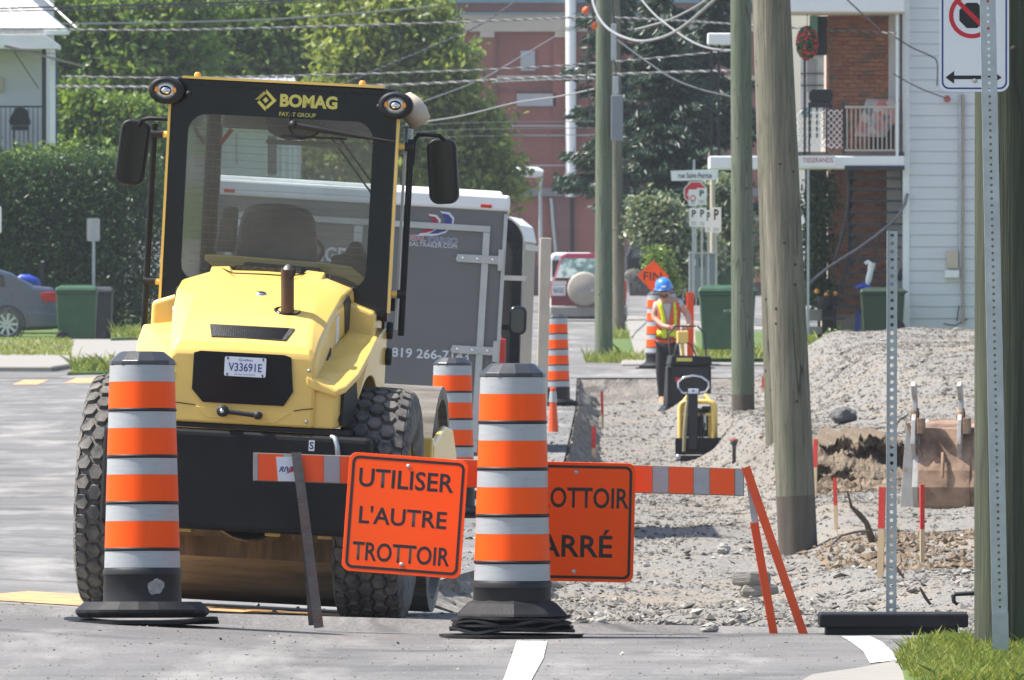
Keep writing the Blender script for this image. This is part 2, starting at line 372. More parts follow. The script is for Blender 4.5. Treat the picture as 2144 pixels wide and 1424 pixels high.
vo = t.n('TexVoronoi', _feature='DISTANCE_TO_EDGE'); t.set(vo.inputs['Vector'], dv.outputs[0]); vo.inputs['Scale'].default_value = .42
cr = t.ramp(vo.outputs['Distance'], (.004, 1), (.02, 0)); gate = t.ramp(t.noise(v, .16, 2), (.46, 0), (.56, .8))
cm = t.n('Math', _operation='MULTIPLY'); t.set(cm.inputs[0], cr); t.set(cm.inputs[1], gate)
c = t.mix(cm.outputs[0], c, (.05, .048, .046, 1))
vo3 = t.n('TexVoronoi', _feature='DISTANCE_TO_EDGE'); t.set(vo3.inputs['Vector'], dv.outputs[0]); vo3.inputs['Scale'].default_value = .23
c3 = t.n('Math', _operation='MULTIPLY'); t.set(c3.inputs[0], t.ramp(vo3.outputs['Distance'], (.012, .75), (.05, 0))); t.set(c3.inputs[1], t.ramp(t.noise(v, .5, 5, .7), (.42, .1), (.6, 1)))
c = t.mix(c3.outputs[0], c, (.06, .058, .056, 1))
# light dust trails along the wheel tracks and beside the dig
du = t.ramp(t.noise(t.co((.9, .12, 1), False), 1.6, 7, .65), (.5, 0), (.78, .65)); c = t.mix(du, c, (.42, .40, .37, 1))
b = t.bsdf(Base__Color=c, Roughness=.88); t.bump(b, t.mix(.5, fine, spk), .35, .004); M['asphalt'] = t.m
M['soilgrey'] = mat('cut_earth', (.20, .18, .155), .95, 0, .35, 5, .9, 22, .05, dirt=(.06, .055, .05, 1), ds=3, da=(.5, .62), dm=.8)
# gravel bed
t = NT('gravel'); v = t.co(rnd=False)
vo = t.n('TexVoronoi'); t.set(vo.inputs['Vector'], v); vo.inputs['Scale'].default_value = 26; vo2 = t.n('TexVoronoi'); t.set(vo2.inputs['Vector'], v); vo2.inputs['Scale'].default_value = 70
cc = t.ramp(vo.outputs['Color'], (.2, (.135, .126, .112)), (.6, (.19, .178, .158)), (.9, (.27, .255, .228)))
cc = t.mix(.5, cc, t.ramp(vo2.outputs['Color'], (.2, (.14, .13, .118)), (.8, (.33, .31, .28))))
cc = t.mix(t.ramp(t.noise(v, .55, 5, .6), (.5, 0), (.72, .75)), cc, (.27, .215, .15, 1))
b = t.bsdf(Base__Color=cc, Roughness=.95); t.bump(b, t.mix(.4, vo.outputs['Distance'], vo2.outputs['Distance']), .9, .03); M['gravel'] = t.m
t = NT('pile_stones'); v = t.co(rnd=False); at_ = t.n('Attribute', _attribute_name='rnd')
cc = t.ramp(at_.outputs['Fac'], (0, (.06, .055, .048)), (.3, (.115, .104, .09)), (.7, (.175, .16, .138)), (1, (.30, .28, .25)))
cc = t.mix(t.ramp(t.noise(v, .5, 4), (.48, 0), (.7, .6)), cc, (.17, .135, .095, 1))
b = t.bsdf(Base__Color=cc, Roughness=.9); M['pilestones'] = t.m
t = NT('gravel_stones'); v = t.co(rnd=False); at_ = t.n('Attribute', _attribute_name='rnd')
cc = t.ramp(at_.outputs['Fac'], (0, (.07, .066, .06)), (.3, (.135, .127, .114)), (.7, (.205, .192, .172)), (1, (.35, .335, .305)))
cc = t.mix(t.ramp(t.noise(v, .6, 4), (.52, 0), (.72, .5)), cc, (.31, .26, .19, 1))
b = t.bsdf(Base__Color=cc, Roughness=.9); t.bump(b, t.noise(v, 90, 3), .4, .004); M['stones'] = t.m
# lawn and sidewalk
M['lawn'] = mat('lawn_turf', (.085, .135, .025), .95, 0, .35, 6, .8, 40, .03, dirt=(.22, .20, .10, 1), ds=2, da=(.58, .8), dm=.6)
M['blade'] = leafmat('grass_blade', (.06, .11, .015), (.16, .24, .035), (.38, .36, .11), .35)
M['walk'] = mat('sidewalk_concrete', (.255, .24, .215), .9, 0, .1, 3, .3, 60, dirt=(.28, .25, .21, 1), ds=1.2, da=(.5, .8), dm=.5)
M['paintwhite'] = mat('worn_white_road_paint', (.74, .74, .73), .7, 0, .06, 9, dirt=(.20, .19, .18, 1), ds=9, da=(.44, .58), dm=.92)
M['paintyellow'] = mat('worn_yellow_road_paint', (.66, .37, .13), .7, 0, .08, 9, dirt=(.18, .165, .145, 1), ds=7, da=(.42, .6), dm=.85)

xs = np.linspace(0, 1, 70)
dd = np.concatenate([np.arange(20, 57.3, .5), [57.3], np.arange(57.6, 191, .7)])
Dg = np.repeat(dd[:, None], 70, 1)
XR = np.where(Dg <= 57.31, 7., xleft(Dg))
Xg = -40 + (XR + 40) * (1 - (1 - xs) ** 2.6)[None]
Xg = np.where((Dg <= 57.31), np.interp(xs, [0, .12, 1], [-40, -6, 7])[None], Xg)
ob('road', grid_mesh('road', Xg, Dg, zroad(Xg, Dg), M['asphalt']), kind='structure')
Xn, Dn = np.meshgrid(np.linspace(7, 60, 12), np.linspace(20, 57.3, 20)); ob('side_street', grid_mesh('side_street', Xn, Dn, zroad(Xn, Dn), M['asphalt']), kind='structure')
dd = np.concatenate([np.arange(191.0, 320, 2.), np.arange(320, 760, 20)])
Dg = np.repeat(dd[:, None], 60, 1); Xg = np.repeat(np.linspace(-60, 60, 60)[None], len(dd), 0)
ob('cross_street', grid_mesh('cross_street', Xg, Dg, zroad(Xg, Dg), M['asphalt']), kind='structure')
ob('ground', grid_mesh('ground', *np.meshgrid(np.linspace(-3000, 3000, 9), np.linspace(-200, 3500, 9)), np.full((9, 9), -2.5), M['lawn']), kind='structure')
# excavation: starts at the cut edge of the asphalt
dd = np.concatenate([np.arange(57.3, 130, .3), np.arange(130, 206, .6)])
w = np.concatenate([[0, .012, .03], np.linspace(.06, 6.2, 110), [9, 30]])
Dg = np.repeat(dd[:, None], len(w), 1); Xg = xleft(Dg) + w[None] + .05 * np.sin(Dg * 2.1) * (w[None] > .01) * (w[None] < .1)
Zg = zdig(Xg, Dg); rz = zroad(xleft(dd), dd)
Zg[:, 0] = rz - .012; Zg[:, 1] = rz - .07 - .03 * np.sin(dd * 1.7); Zg[:, 2] = .35 * rz + .65 * Zg[:, 2]
back = dd > 190.8
Zg = np.where((Dg > 191) & (Xg < 4.0), np.maximum(Zg, -.1), Zg)
keep = dd <= 191.2
tail = Zg[keep][-1]
ob('excavation', grid_mesh('excavation', Xg[keep], Dg[keep], Zg[keep], M['gravel']), kind='structure')
# far wall of the dig: cut edge below the cross street, ragged
nx = 90; XX = np.linspace(.95, 9, nx); hh = np.linspace(0, 1, 7)
top = zroad(XX, np.full(nx, 191.)) - .005; bot = zdig(XX, np.full(nx, 190.)) - .15
Zw = top[None] * (1 - hh[:, None]) + bot[None] * hh[:, None]
Yw = 191. - .9 * hh[:, None] ** 1.5 - .25 * hh[:, None] * np.abs(np.sin(XX * 5.1 + hh[:, None] * 4)) ; Yw[0] = 191.02
ob('trench_bank', grid_mesh('trench_bank', np.repeat(XX[None], 7, 0), Yw, Zw, M['soilgrey']), kind='structure')
# right: earth and gravel carry on behind the house line
dd = np.arange(191.2, 232, 2.); Xs = np.linspace(1.02, 30, 60)
# loose stones on the gravel: one mass nobody could count
def stones(name, n, X, d, size, squash=.65, mat_=None, seed=1):
    g = np.random.default_rng(seed)
    base = np.array([(1, 0, 0), (0, 1, 0), (-1, 0, 0), (0, -1, 0), (.1, .1, 1), (0, 0, -.8)]); tri = np.array([(0, 1, 4), (1, 2, 4), (2, 3, 4), (3, 0, 4), (1, 0, 5), (2, 1, 5), (3, 2, 5), (0, 3, 5)])
    n = len(X); z = zdig(X, d)
    jit = 1 + g.uniform(-.4, .4, (n, 6, 1)); a = g.uniform(0, 6.28, n); ca, sa = np.cos(a), np.sin(a)
    p = base[None] * jit + g.uniform(-.22, .22, (n, 6, 3)); p[..., 1] *= g.uniform(.5, 1, (n, 1)); p[..., 2] *= squash
    tl = g.uniform(-.5, .5, n)[:, None]; p[..., 2] += tl * p[..., 0]
    q = p.copy(); q[..., 0] = p[..., 0] * ca[:, None] - p[..., 1] * sa[:, None]; q[..., 1] = p[..., 0] * sa[:, None] + p[..., 1] * ca[:, None]
    q *= size[:, None, None]; q[..., 0] += X[:, None]; q[..., 1] += d[:, None]; q[..., 2] += (z + size * .18)[:, None]
    f = (tri[None] + 6 * np.arange(n)[:, None, None]).reshape(-1, 3)
    return ob(name, np_mesh(name, q.reshape(-1, 3), f, mat_ or M['stones'], False, np.repeat(np.clip(g.normal(.5, .25, n), 0, 1), 8)), kind='stuff')
g = np.random.default_rng(3)
n = 46000; d = 57.4 + 55 * g.random(n) ** 1.5; X = xleft(d) + .02 + g.random(n) ** 1.1 * (2.2 * d / 57 + .9)
clump = wav(X * 1.3 + 2, d * 1.9) + .5 * wav(X * 5, d * 3) ; k = clump + g.normal(0, .45, n) > -.12
X, d = X[k], d[k]
stones('gravel', len(X), X, d, np.clip(g.lognormal(-4.65, .62, len(X)), .004, .05), .5, seed=4)
n = 64000; d = 108 + 84 * g.random(n); X = xleft(d) + .02 + g.random(n) * 5.6 * d / 170
clump = wav(X * 1.1 + 5, d * .8); k = (clump + g.normal(0, .6, n) > -.5) & ((X > 2.7) | (g.random(n) < .6))
X, d = X[k], d[k]
stones('gravel_pile', len(X), X, d, np.clip(g.lognormal(-4.6, .55, len(X)), .005, .055), .55, M['pilestones'], seed=5)

g = np.random.default_rng(17); n = 5200; d = 49.5 + 10 * g.random(n) ** 1.0; X = g.uniform(-2.4, 2.3, n); k = (X < xleft(d)) | (d < 57.2)
zd_ = zdig; zdig = lambda X, d: zroad(X, d) - .001
X, d = X[k], d[k]; stones('loose_chippings', len(X), X, d, np.clip(g.lognormal(-5.75, .5, len(X)), .0015, .014), .6, seed=18)
n = 1500; d = 60 + 110 * g.random(n); X = xleft(d) - .02 - np.abs(g.normal(0, .45, n)); stones('loose_chippings', n, X, d, np.clip(g.lognormal(-4.6, .5, n), .005, .035), .6, seed=19)
zdig = zd_
# painted markings
def sheet(name, pts, m, dz=.004, kind='structure'):
    mb = MB(); mb.add([(p[0], p[1], float(zroad(np.float64(p[0]), np.float64(p[1]))) + dz) for p in pts], [tuple(range(len(pts)))]); return mb.build(name, m, recalc=False, kind=kind) if False else ob(name, mb.mesh(name, m), kind=kind)
def strip(name, L, Rr, m, dz=.004):
    mb = MB()
    P2 = lambda p: (p[0], p[1], float(zroad(np.float64(p[0]), np.float64(p[1]))) + dz)
    vs = [P2(p) for pr in zip(L, Rr) for p in pr]
    mb.add(vs, [(2 * i, 2 * i + 1, 2 * i + 3, 2 * i + 2) for i in range(len(L) - 1)]); return ob(name, mb.mesh(name, m), kind='structure')
def px(u, v, z=0.): d = FOC * (EYE - z) / (v - V0); return ((u - U0) * d / FOC, d)
strip('white_line', [px(1082, 1344), px(1070, 1380), px(1052, 1430), px(1035, 1480)], [px(1146, 1344), px(1138, 1380), px(1110, 1430), px(1085, 1480)], M['paintwhite'])
strip('white_line', [px(1762, 1334), px(1785, 1348), px(1808, 1366), px(1822, 1390)], [px(1822, 1334), px(1850, 1348), px(1868, 1366), px(1880, 1384)], M['paintwhite'])
strip('yellow_line', [px(-200, 1258, .055), px(-60, 1264, .055), px(60, 1243, .055)], [px(-200, 1275, .055), px(-40, 1280, .055), px(2, 1271, .055)], M['paintyellow'])
strip('yellow_line', [px(60, 1243, .055), px(240, 1247, .05), px(600, 1276, .02), px(960, 1297)], [px(2, 1271, .055), px(220, 1277, .05), px(600, 1283, .02), px(960, 1303)], M['paintyellow'])
def patch(name, u0, u1, v0, v1, m, sl=25):
    d0 = hit((u0 + u1) / 2, v1); d1 = hit((u0 + u1) / 2, v0); f = lambda u, d: ((u - U0) * d / FOC, d)
    return strip(name, [f(u0, d0), f(u0 + sl, d1)], [f(u1 - sl, d0), f(u1, d1)], m)
patch('yellow_dash', 25, 103, 796, 806, M['paintyellow']); patch('yellow_dash', 134, 216, 792, 803, M['paintyellow'])
patch('white_dash', 1290, 1320, 768, 786, M['paintwhite'], 6) if False else None
# sidewalk and lawns on the far left, with a kerb step
def slab(name, pts, z0, h, m, kind='structure'):
    mb = MB(); f = [(p[0], p[1], float(zroad(np.float64(p[0]), np.float64(p[1]))) + z0) for p in pts]; k = len(f)
    mb.add(f + [(x, y, z + h) for x, y, z in f], [tuple(range(k))[::-1], tuple(range(k, 2 * k))] + [(i, (i + 1) % k, (i + 1) % k + k, i + k) for i in range(k)])
    return mb.build(name, m, bevel=.02, seg=1, kind=kind)
fx = lambda u, d: ((u - U0) * d / FOC, d)
slab('sidewalk', [(-40, 199), (fx(110, 197)), (fx(150, 200)), (fx(330, 206)), (fx(420, 250)), (-40, 262)], -.05, .13, M['walk'])
slab('lawn', [(-40, 212), fx(40, 213), fx(100, 222), fx(160, 236), fx(150, 262), (-40, 262)], -.05, .12, M['lawn'])
slab('verge_lawn', [fx(232, 246), fx(345, 250), fx(420, 262), fx(232, 262)], -.05, .19, M['lawn'])
slab('verge_lawn', [fx(140, 193.5), fx(260, 198.5), fx(335, 201), fx(335, 198), fx(225, 194)], -.05, .1, M['lawn'])
slab('back_lawn', [(-40, 262), (-2.2, 262), (-2.2, 330), (-40, 330)], -.05, .17, M['lawn'])
# right hand sidewalk beyond the dig and lawns round the poles
slab('sidewalk', [fx(1300, 203), fx(2400, 203), fx(2400, 214), fx(1330, 320), fx(1315, 320)], -.05, .09, M['walk'])
slab('lawn', [fx(1462, 205.5), fx(1600, 205.5), fx(1600, 214), fx(1462, 214)], 0, .1, M['lawn'])
slab('lawn', [fx(1460, 215), fx(2500, 215), fx(2500, 262), fx(1455, 262)], -.05, .18, M['lawn'])
slab('lawn', [fx(1232, 211), fx(1335, 211), fx(1312, 290), fx(1290, 290)], -.05, .1, M['lawn'])
# near right: concrete gutter and grass verge
def poly_at(uv): return [px(u, v) for u, v in uv]
slab('gutter', poly_at([(1580, 1480), (1690, 1416), (1800, 1400), (1860, 1388), (1905, 1372), (2400, 1372), (2400, 1480)]), -.08, .088, M['walk'])
slab('grass_verge', poly_at([(1900, 1480), (1884, 1402), (1905, 1368), (2000, 1352), (2400, 1344), (2400, 1480)]), -.06, .08, M['lawn'])

def blades(name, X, d, z, h, w, m, seed=1, lean=.5):
    g = np.random.default_rng(seed); n = len(X); a = g.uniform(0, 6.28, n); l = g.normal(0, lean, (n, 2)) * h[:, None]
    hx, hy = np.cos(a) * w / 2, np.sin(a) * w / 2
    p = np.zeros((n, 4, 3)); z3 = z
    p[:, 0] = np.stack([X - hx, d - hy, z3], -1); p[:, 1] = np.stack([X + hx, d + hy, z3], -1)
    p[:, 2] = np.stack([X + hx * .7 + l[:, 0] * .4, d + hy * .7 + l[:, 1] * .4, z3 + h * .6], -1); p[:, 3] = np.stack([X + l[:, 0], d + l[:, 1], z3 + h], -1)
    return np_mesh(name, p.reshape(-1, 3), np.arange(4 * n).reshape(n, 4), m, False, g.random(n))
g = np.random.default_rng(8)
n = 40000; d = 49.2 + g.random(n) * 6.0; u = 1872 + g.random(n) ** .9 * 420
v_ = V0 + 1.5 * FOC / d; k = v_ < 1470
edge = 1895 + 26 * np.sin(d * 7) + np.abs(d - 52.3) * 14; k &= (u > edge); u, d = u[k], d[k]; X = (u - U0) * d / FOC
ob('grass', blades('grass', X, d, np.full(len(X), .018), g.gamma(4, .0055, len(X)) + .008, .005, M['blade'], 2), kind='stuff')
def grass_patch(uu, dr, n, h, z=.1, seed=3):
    g = np.random.default_rng(seed); d = dr[0] + g.random(n) * (dr[1] - dr[0]); u = uu[0] + g.random(n) * (uu[1] - uu[0]); X = (u - U0) * d / FOC
    return X, d, zroad(X, d) + z, g.gamma(4, h / 4, n)
for i, (uu, dr, n, h, z) in enumerate([((-40, 150), (214, 250), 5000, .05, .065), ((236, 340), (247, 260), 2500, .09, .12), ((150, 330), (194, 199.5), 2600, .10, .04), ((1465, 1600), (206, 213), 2500, .09, .09), ((1690, 1790), (216, 232), 2500, .12, .12)]):
    a = grass_patch(uu, dr, n, h, z, 20 + i)
    ob('grass', blades('grass', a[0], a[1], a[2], a[3], .022, M['blade'], 30 + i), kind='stuff')
# weeds at the foot of the pole across the dig
g = np.random.default_rng(9); n = 2000; u = np.clip(g.normal(1285, 34, n), 1228, 1345); d = 208 + g.random(n) * 8; X = (u - U0) * d / FOC
tag(ob('weeds', blades('weeds', X, d, zroad(X, d), g.gamma(3, .026, n), .016, M['blade'], 5, .35)), kind='stuff')
g = np.random.default_rng(10); n = 1600; u = g.normal(1298, 9, n); d = 250 + g.random(n) * 6; X = (u - U0) * d / FOC
tag(ob('weeds', blades('weeds', X, d, zroad(X, d), g.gamma(3, .035, n), .02, M['blade'], 5, .35)), kind='stuff')
# brown earth bank with a broken slab ledge beside the dig
from mathutils import noise as mnoise
def fb(x, y, z, o=6): return mnoise.fractal((x, y, z), .55, 2.2, o)
def lump(name, pts_u, d0, d1, vt, vb, m, seed=3, amp=.06, off=.12):
    nx, ny = 150, 46; s = FOC / d0
    x0, x1 = [(u - U0) / s for u in pts_u]; zt = EYE + (V0 - vt) / s; zb = EYE + (V0 - vb) / s
    X = np.zeros((ny, nx)); Y = X.copy(); Z = X.copy()
    for j in range(ny):
        h = j / (ny - 1)
        for i in range(nx):
            a = i / (nx - 1); x = x0 + (x1 - x0) * a
            prof = max(.02, math.sin(math.pi * min(max(a, .01), .99)) ** .3 * (1 + .25 * fb(x * 2.2, seed, 0)))
            face = min(1, h * 2.)
            X[j, i] = x + amp * .5 * fb(x * 6, face * 4, seed); 
            Z[j, i] = zb - off + (zt - zb + off) * prof * face + amp * fb(x * 5, face * 3, seed + 3) * face
            Y[j, i] = d0 + .5 * face + (d1 - d0) * max(0, h - .5) * 2 + (.16 * fb(x * 3, face * 2.5, seed + 7) + .16 * math.sin(face * 7 + a * 5)) * (1 if h < .55 else .3)
    return ob(name, grid_mesh(name, X, Y, Z, m, True), kind='structure')
dd_ = np.arange(57.6, 190.9, .35); hh_ = np.linspace(0, 1, 9)
Xb = np.zeros((len(dd_), 9)); Yb = Xb.copy(); Zb = Xb.copy()
for i, d_ in enumerate(dd_):
    x0 = float(xleft(d_)); zt_ = float(zroad(np.float64(x0 - .02), d_)); zf_ = float(zdig(np.float64(x0 + .3), d_))
    for j, h_ in enumerate(hh_):
        k_ = min(1, (d_ - 57.5) / 6); n1 = fb(d_ * .55, h_ * 1.5, 3.1); n2 = fb(d_ * 2.2, h_ * 4, 8.3)
        Xb[i, j] = x0 - .01 + k_ * (.03 + .32 * h_ ** 1.5 + (.16 * n1 + .06 * n2) * (.35 + h_ * .65) * (h_ > 0) + .05 * abs(n1) * (h_ == 0)); Yb[i, j] = d_; Zb[i, j] = zt_ + .004 - (zt_ - zf_ + .05) * min(1, h_ + .06 * n2 * (0 < h_ < 1)) * (h_ > 0) 
ob('trench_bank', grid_mesh('trench_bank', Xb, Yb, Zb, M['soilgrey'], True), kind='structure')
lump('soil_bank', (1640, 1960), 119.5, 126, 912, 1002, M['soil'], 3, .05)
M['clods'] = mat('earth_clods', (.15, .105, .065), .95, 0, .45, 6, .5, 60, dirt=(.30, .24, .17, 1), ds=1.6, da=(.45, .65), dm=.8)
g = np.random.default_rng(31); n = 2600; d = g.uniform(85, 97, n); X = np.clip(g.normal(2.95, .42, n), 2.15, 4.2)
stones('earth_clods', n, X, d, np.clip(g.lognormal(-4.1, .6, n), .006, .06), .7, M['clods'], 32)
n = 2600; d = g.uniform(116, 123, n); X = g.uniform(2.5, 3.9, n)
stones('earth_clods', n, X, d, np.clip(g.lognormal(-3.7, .6, n), .008, .09), .7, M['clods'], 33)
# ------------------------------------------------------------------ the road roller
def rrect(x0, x1, z0, z1, r, n=6):
    p = []
    for cx, cz, a in ((x1 - r, z1 - r, 0), (x0 + r, z1 - r, 90), (x0 + r, z0 + r, 180), (x1 - r, z0 + r, 270)):
        p += [(cx + r * math.cos(R(a + 90 * i / n)), cz + r * math.sin(R(a + 90 * i / n))) for i in range(n + 1)]
    return p
def ring(mb, outer, inner, y0, y1, mi=0):
    k = len(outer)
    vs = [(x, y, z) for y in (y0, y1) for pl in (outer, inner) for x, z in pl]
    f = []
    for i in range(k):
        j = (i + 1) % k; a, b, c, e = 0, k, 2 * k, 3 * k
        f += [(a + i, a + j, b + j, b + i), (c + i, e + i, e + j, c + j), (a + i, c + i, c + j, a + j), (b + i, b + j, e + j, e + i)]
    mb.add(vs, f, mi); return mb
def plate_poly(poly, y0, y1): return MB().ext(poly, y0, y1)
# wire mesh look for grilles
t = NT('grille_mesh'); v = t.co((1, 1, 1), False); w1 = t.n('TexVoronoi'); t.set(w1.inputs['Vector'], v); w1.inputs['Scale'].default_value = 110
c = t.ramp(w1.outputs['Distance'], (.3, (.004, .004, .004)), (.6, (.05, .05, .05))); t.bsdf(Base__Color=c, Roughness=.6); M['grille'] = t.m

RO = T('road_roller', 'yellow single drum road roller seen from behind with glazed cab and hexagon tread tyres', 'road roller', ((510 - U0) / 460.4, 59.2, .030), (0, R(3), R(-5)))
# hood shell
secs = []
for y, wb, wr, zr, wt, zt in ((-.625, .335, .333, 1.165, .30, 1.19), (-.60, .34, .338, 1.20, .30, 1.235), (-.5, .345, .345, 1.262, .292, 1.305), (-.3, .355, .365, 1.362, .282, 1.405), (.0, .37, .388, 1.468, .262, 1.512), (.29, .39, .402, 1.505, .235, 1.56)):
    secs.append([(-wb, y, .872), (-wr, y, zr - .05), (-wr + .006, y, zr), (-wt, y, zt), (0, y, zt + .006), (wt, y, zt), (wr - .006, y, zr), (wr, y, zr - .05), (wb, y, .872)])
hood = MB().loft(secs).build('hood', M['yellow'], RO, bevel=.013, seg=2, sharp=24)
for sx in (-1, 1):
    MB().loft([[(sx * .13, .12, 1.528), (sx * .26, .12, 1.512), (sx * .25, .12, 1.52), (sx * .15, .12, 1.532)], [(sx * .15, .29, 1.55), (sx * .27, .29, 1.53), (sx * .26, .29, 1.572), (sx * .18, .29, 1.578)]]).build('hood_ridge', M['yellow'], RO, bevel=.008)
MB().box((0, .285, 1.572), (.30, .02, .026)).build('hood_vent', M['grille'], RO)
sm = MB(); sm.tube([(-.21, .27, 1.566), (-.14, .10, 1.548), (.0, .09, 1.550), (.12, .10, 1.548), (.19, .27, 1.566)], .0035, 5); sm.build('hood_seam', M['steelblack'], RO)
em = MB(); em.lathe([(.0, .006), (.022, .006), (.026, .0)], 20, smooth=True); e = em.build('emblem', M['chrome'], RO, (.02, -.16, 1.462), (R(20), 0, 0)); e.scale = (1, .8, 1)
g1 = MB(); g1.add([(-.168, -.497, 1.316), (.218, -.497, 1.316), (.188, -.575, 1.262), (-.15, -.575, 1.262), (-.168, -.487, 1.29), (.218, -.487, 1.29), (.188, -.565, 1.236), (-.15, -.565, 1.236)], [(0, 1, 2, 3), (4, 7, 6, 5), (0, 3, 7, 4), (1, 5, 6, 2), (3, 2, 6, 7), (0, 4, 5, 1)])
g1 = g1.build('top_grille', M['grille'], RO)
sl_ = MB()
for i in range(40): x = -.155 + i * .0088; sl_.bar((x, -.498, 1.3175), (x * .86 + .003, -.573, 1.2645), .003, .004)
sl_.build('grille_wire', M['steelblack'], g1, kind='stuff')
# exhaust
ex = MB(); ex.lathe([(.030, 0), (.030, .235), (.030, .235), (.024, .235), (.024, .235), (.024, .02)], 20, M=Matrix.Rotation(R(-2), 4, 'Y')); 
ex.build('exhaust_pipe', mat('burnt_steel', (.12, .075, .05), .5, .6, .3, 14, .2, 80), RO, (.165, -.33, 1.35), (R(10), 0, 0)); pm = MB().lathe([(0, 0), (.0285, 0), (.031, -.004)], 20).build('pipe_mouth', M['signblack'], RO, (.165, -.372, 1.572), (R(60), 0, 0)); pm.scale = (1, 1.35, 1)  # black disc at the mouth stands for the pipe's dark inside
eo = MB(); eo.lathe([(.066, .0), (.066, .006), (.052, .010), (.047, .004), (0, .0)], 24); e = eo.build('exhaust_opening', M['blackgloss'], RO, (.166, -.325, 1.388), (R(23), R(4), 0)); e.scale = (1, .75, 1)
# rear grille, plate, handle
oc = [(-.218, 1.185), (-.19, 1.195), (.19, 1.195), (.222, 1.185), (.238, 1.03), (.198, .965), (-.168, .965), (-.22, 1.022)]
rg = plate_poly(oc, -.632, -.60).build('rear_grille', M['blackgloss'], RO, bevel=.004)
wm = MB()
def clip_line(p, dirv):
    ts = [];
    for i in range(len(oc)):
        a, b = oc[i], oc[(i + 1) % len(oc)]; ex_, ez = b[0] - a[0], b[1] - a[1]; det = dirv[0] * -ez + ex_ * dirv[1]
        if abs(det) < 1e-9: continue
        rx, rz_ = a[0] - p[0], a[1] - p[1]; tt = (rx * -ez + ex_ * rz_) / det; uu = (dirv[0] * rz_ - dirv[1] * rx) / det
        if 0 <= uu <= 1: ts.append(tt)
    return (min(ts), max(ts)) if len(ts) >= 2 else None
for sgn in (-1, 1):
    for i in range(-60, 60):
        p = (i * .0125, 1.08); dv = (.894, .447 * sgn); r_ = clip_line(p, dv)
        if r_: wm.bar((p[0] + dv[0] * r_[0], -.635, p[1] + dv[1] * r_[0]), (p[0] + dv[0] * r_[1], -.635, p[1] + dv[1] * r_[1]), .002, .002)
wm.build('grille_wire', M['steelblack'], rg, kind='stuff')
lp = MB().ext(rrect(-.076, .112, 1.088, 1.176, .008), -.646, -.642).build('licence_plate', M['platewhite'], RO)
text('V33691E', -.058, .094, 1.111, 1.149, M['bluesticker'], lp, -.6475, .012)
text('Québec', -.012, .052, 1.156, 1.169, M['bluesticker'], lp, -.6475)
text('Je me souviens', -.03, .064, 1.093, 1.102, M['bluesticker'], lp, -.6475)
for x in (-.062, .098):
    for z in (1.1685, 1.0955): MB().box((x, -.648, z), (.005, .004, .012)).build('bolt', M['steelblack'], lp)
hd = MB(); hd.tube([(-.055, -.66, .928), (.085, -.66, .917)], .011, 10); hd.lathe([(0, -.69), (.024, -.69), (.026, -.68), (.026, -.63)], 20, (-.072, 0, .929), 'Y'); hd.lathe([(0, -.68), (.018, -.68), (.018, -.63)], 16, (.088, 0, .917), 'Y')
hd = hd.build('hood_handle', M['black'], RO); MB().lathe([(0, -.694), (.009, -.694), (.009, -.688)], 12, (-.072, 0, .929), 'Y').build('lock', M['chrome'], hd)
sm2 = MB()
for pts in ([(-.334, -.629, .96), (-.26, -.6295, .955), (-.20, -.6295, .95)], [(.334, -.629, .96), (.29, -.6295, .955), (.245, -.6295, .945)]): sm2.tube(pts, .0022, 4)
sm2.build('panel_seam', M['steelblack'], RO, kind='stuff')
for x_, z_ in ((-.305, .90), (.305, .90), (-.305, 1.13), (.305, 1.13)): MB().lathe([(0, -.634), (.007, -.633), (.008, -.626)], 10, (x_, 0, z_), 'Y').build('bolt', M['galv'], RO)
# recessed trapezoid round the handle
MB().ext([(-.20, .945), (.235, .935), (.16, .885), (-.14, .895)], -.629, -.62).build('handle_recess', M['yellow'], RO, bevel=.003)
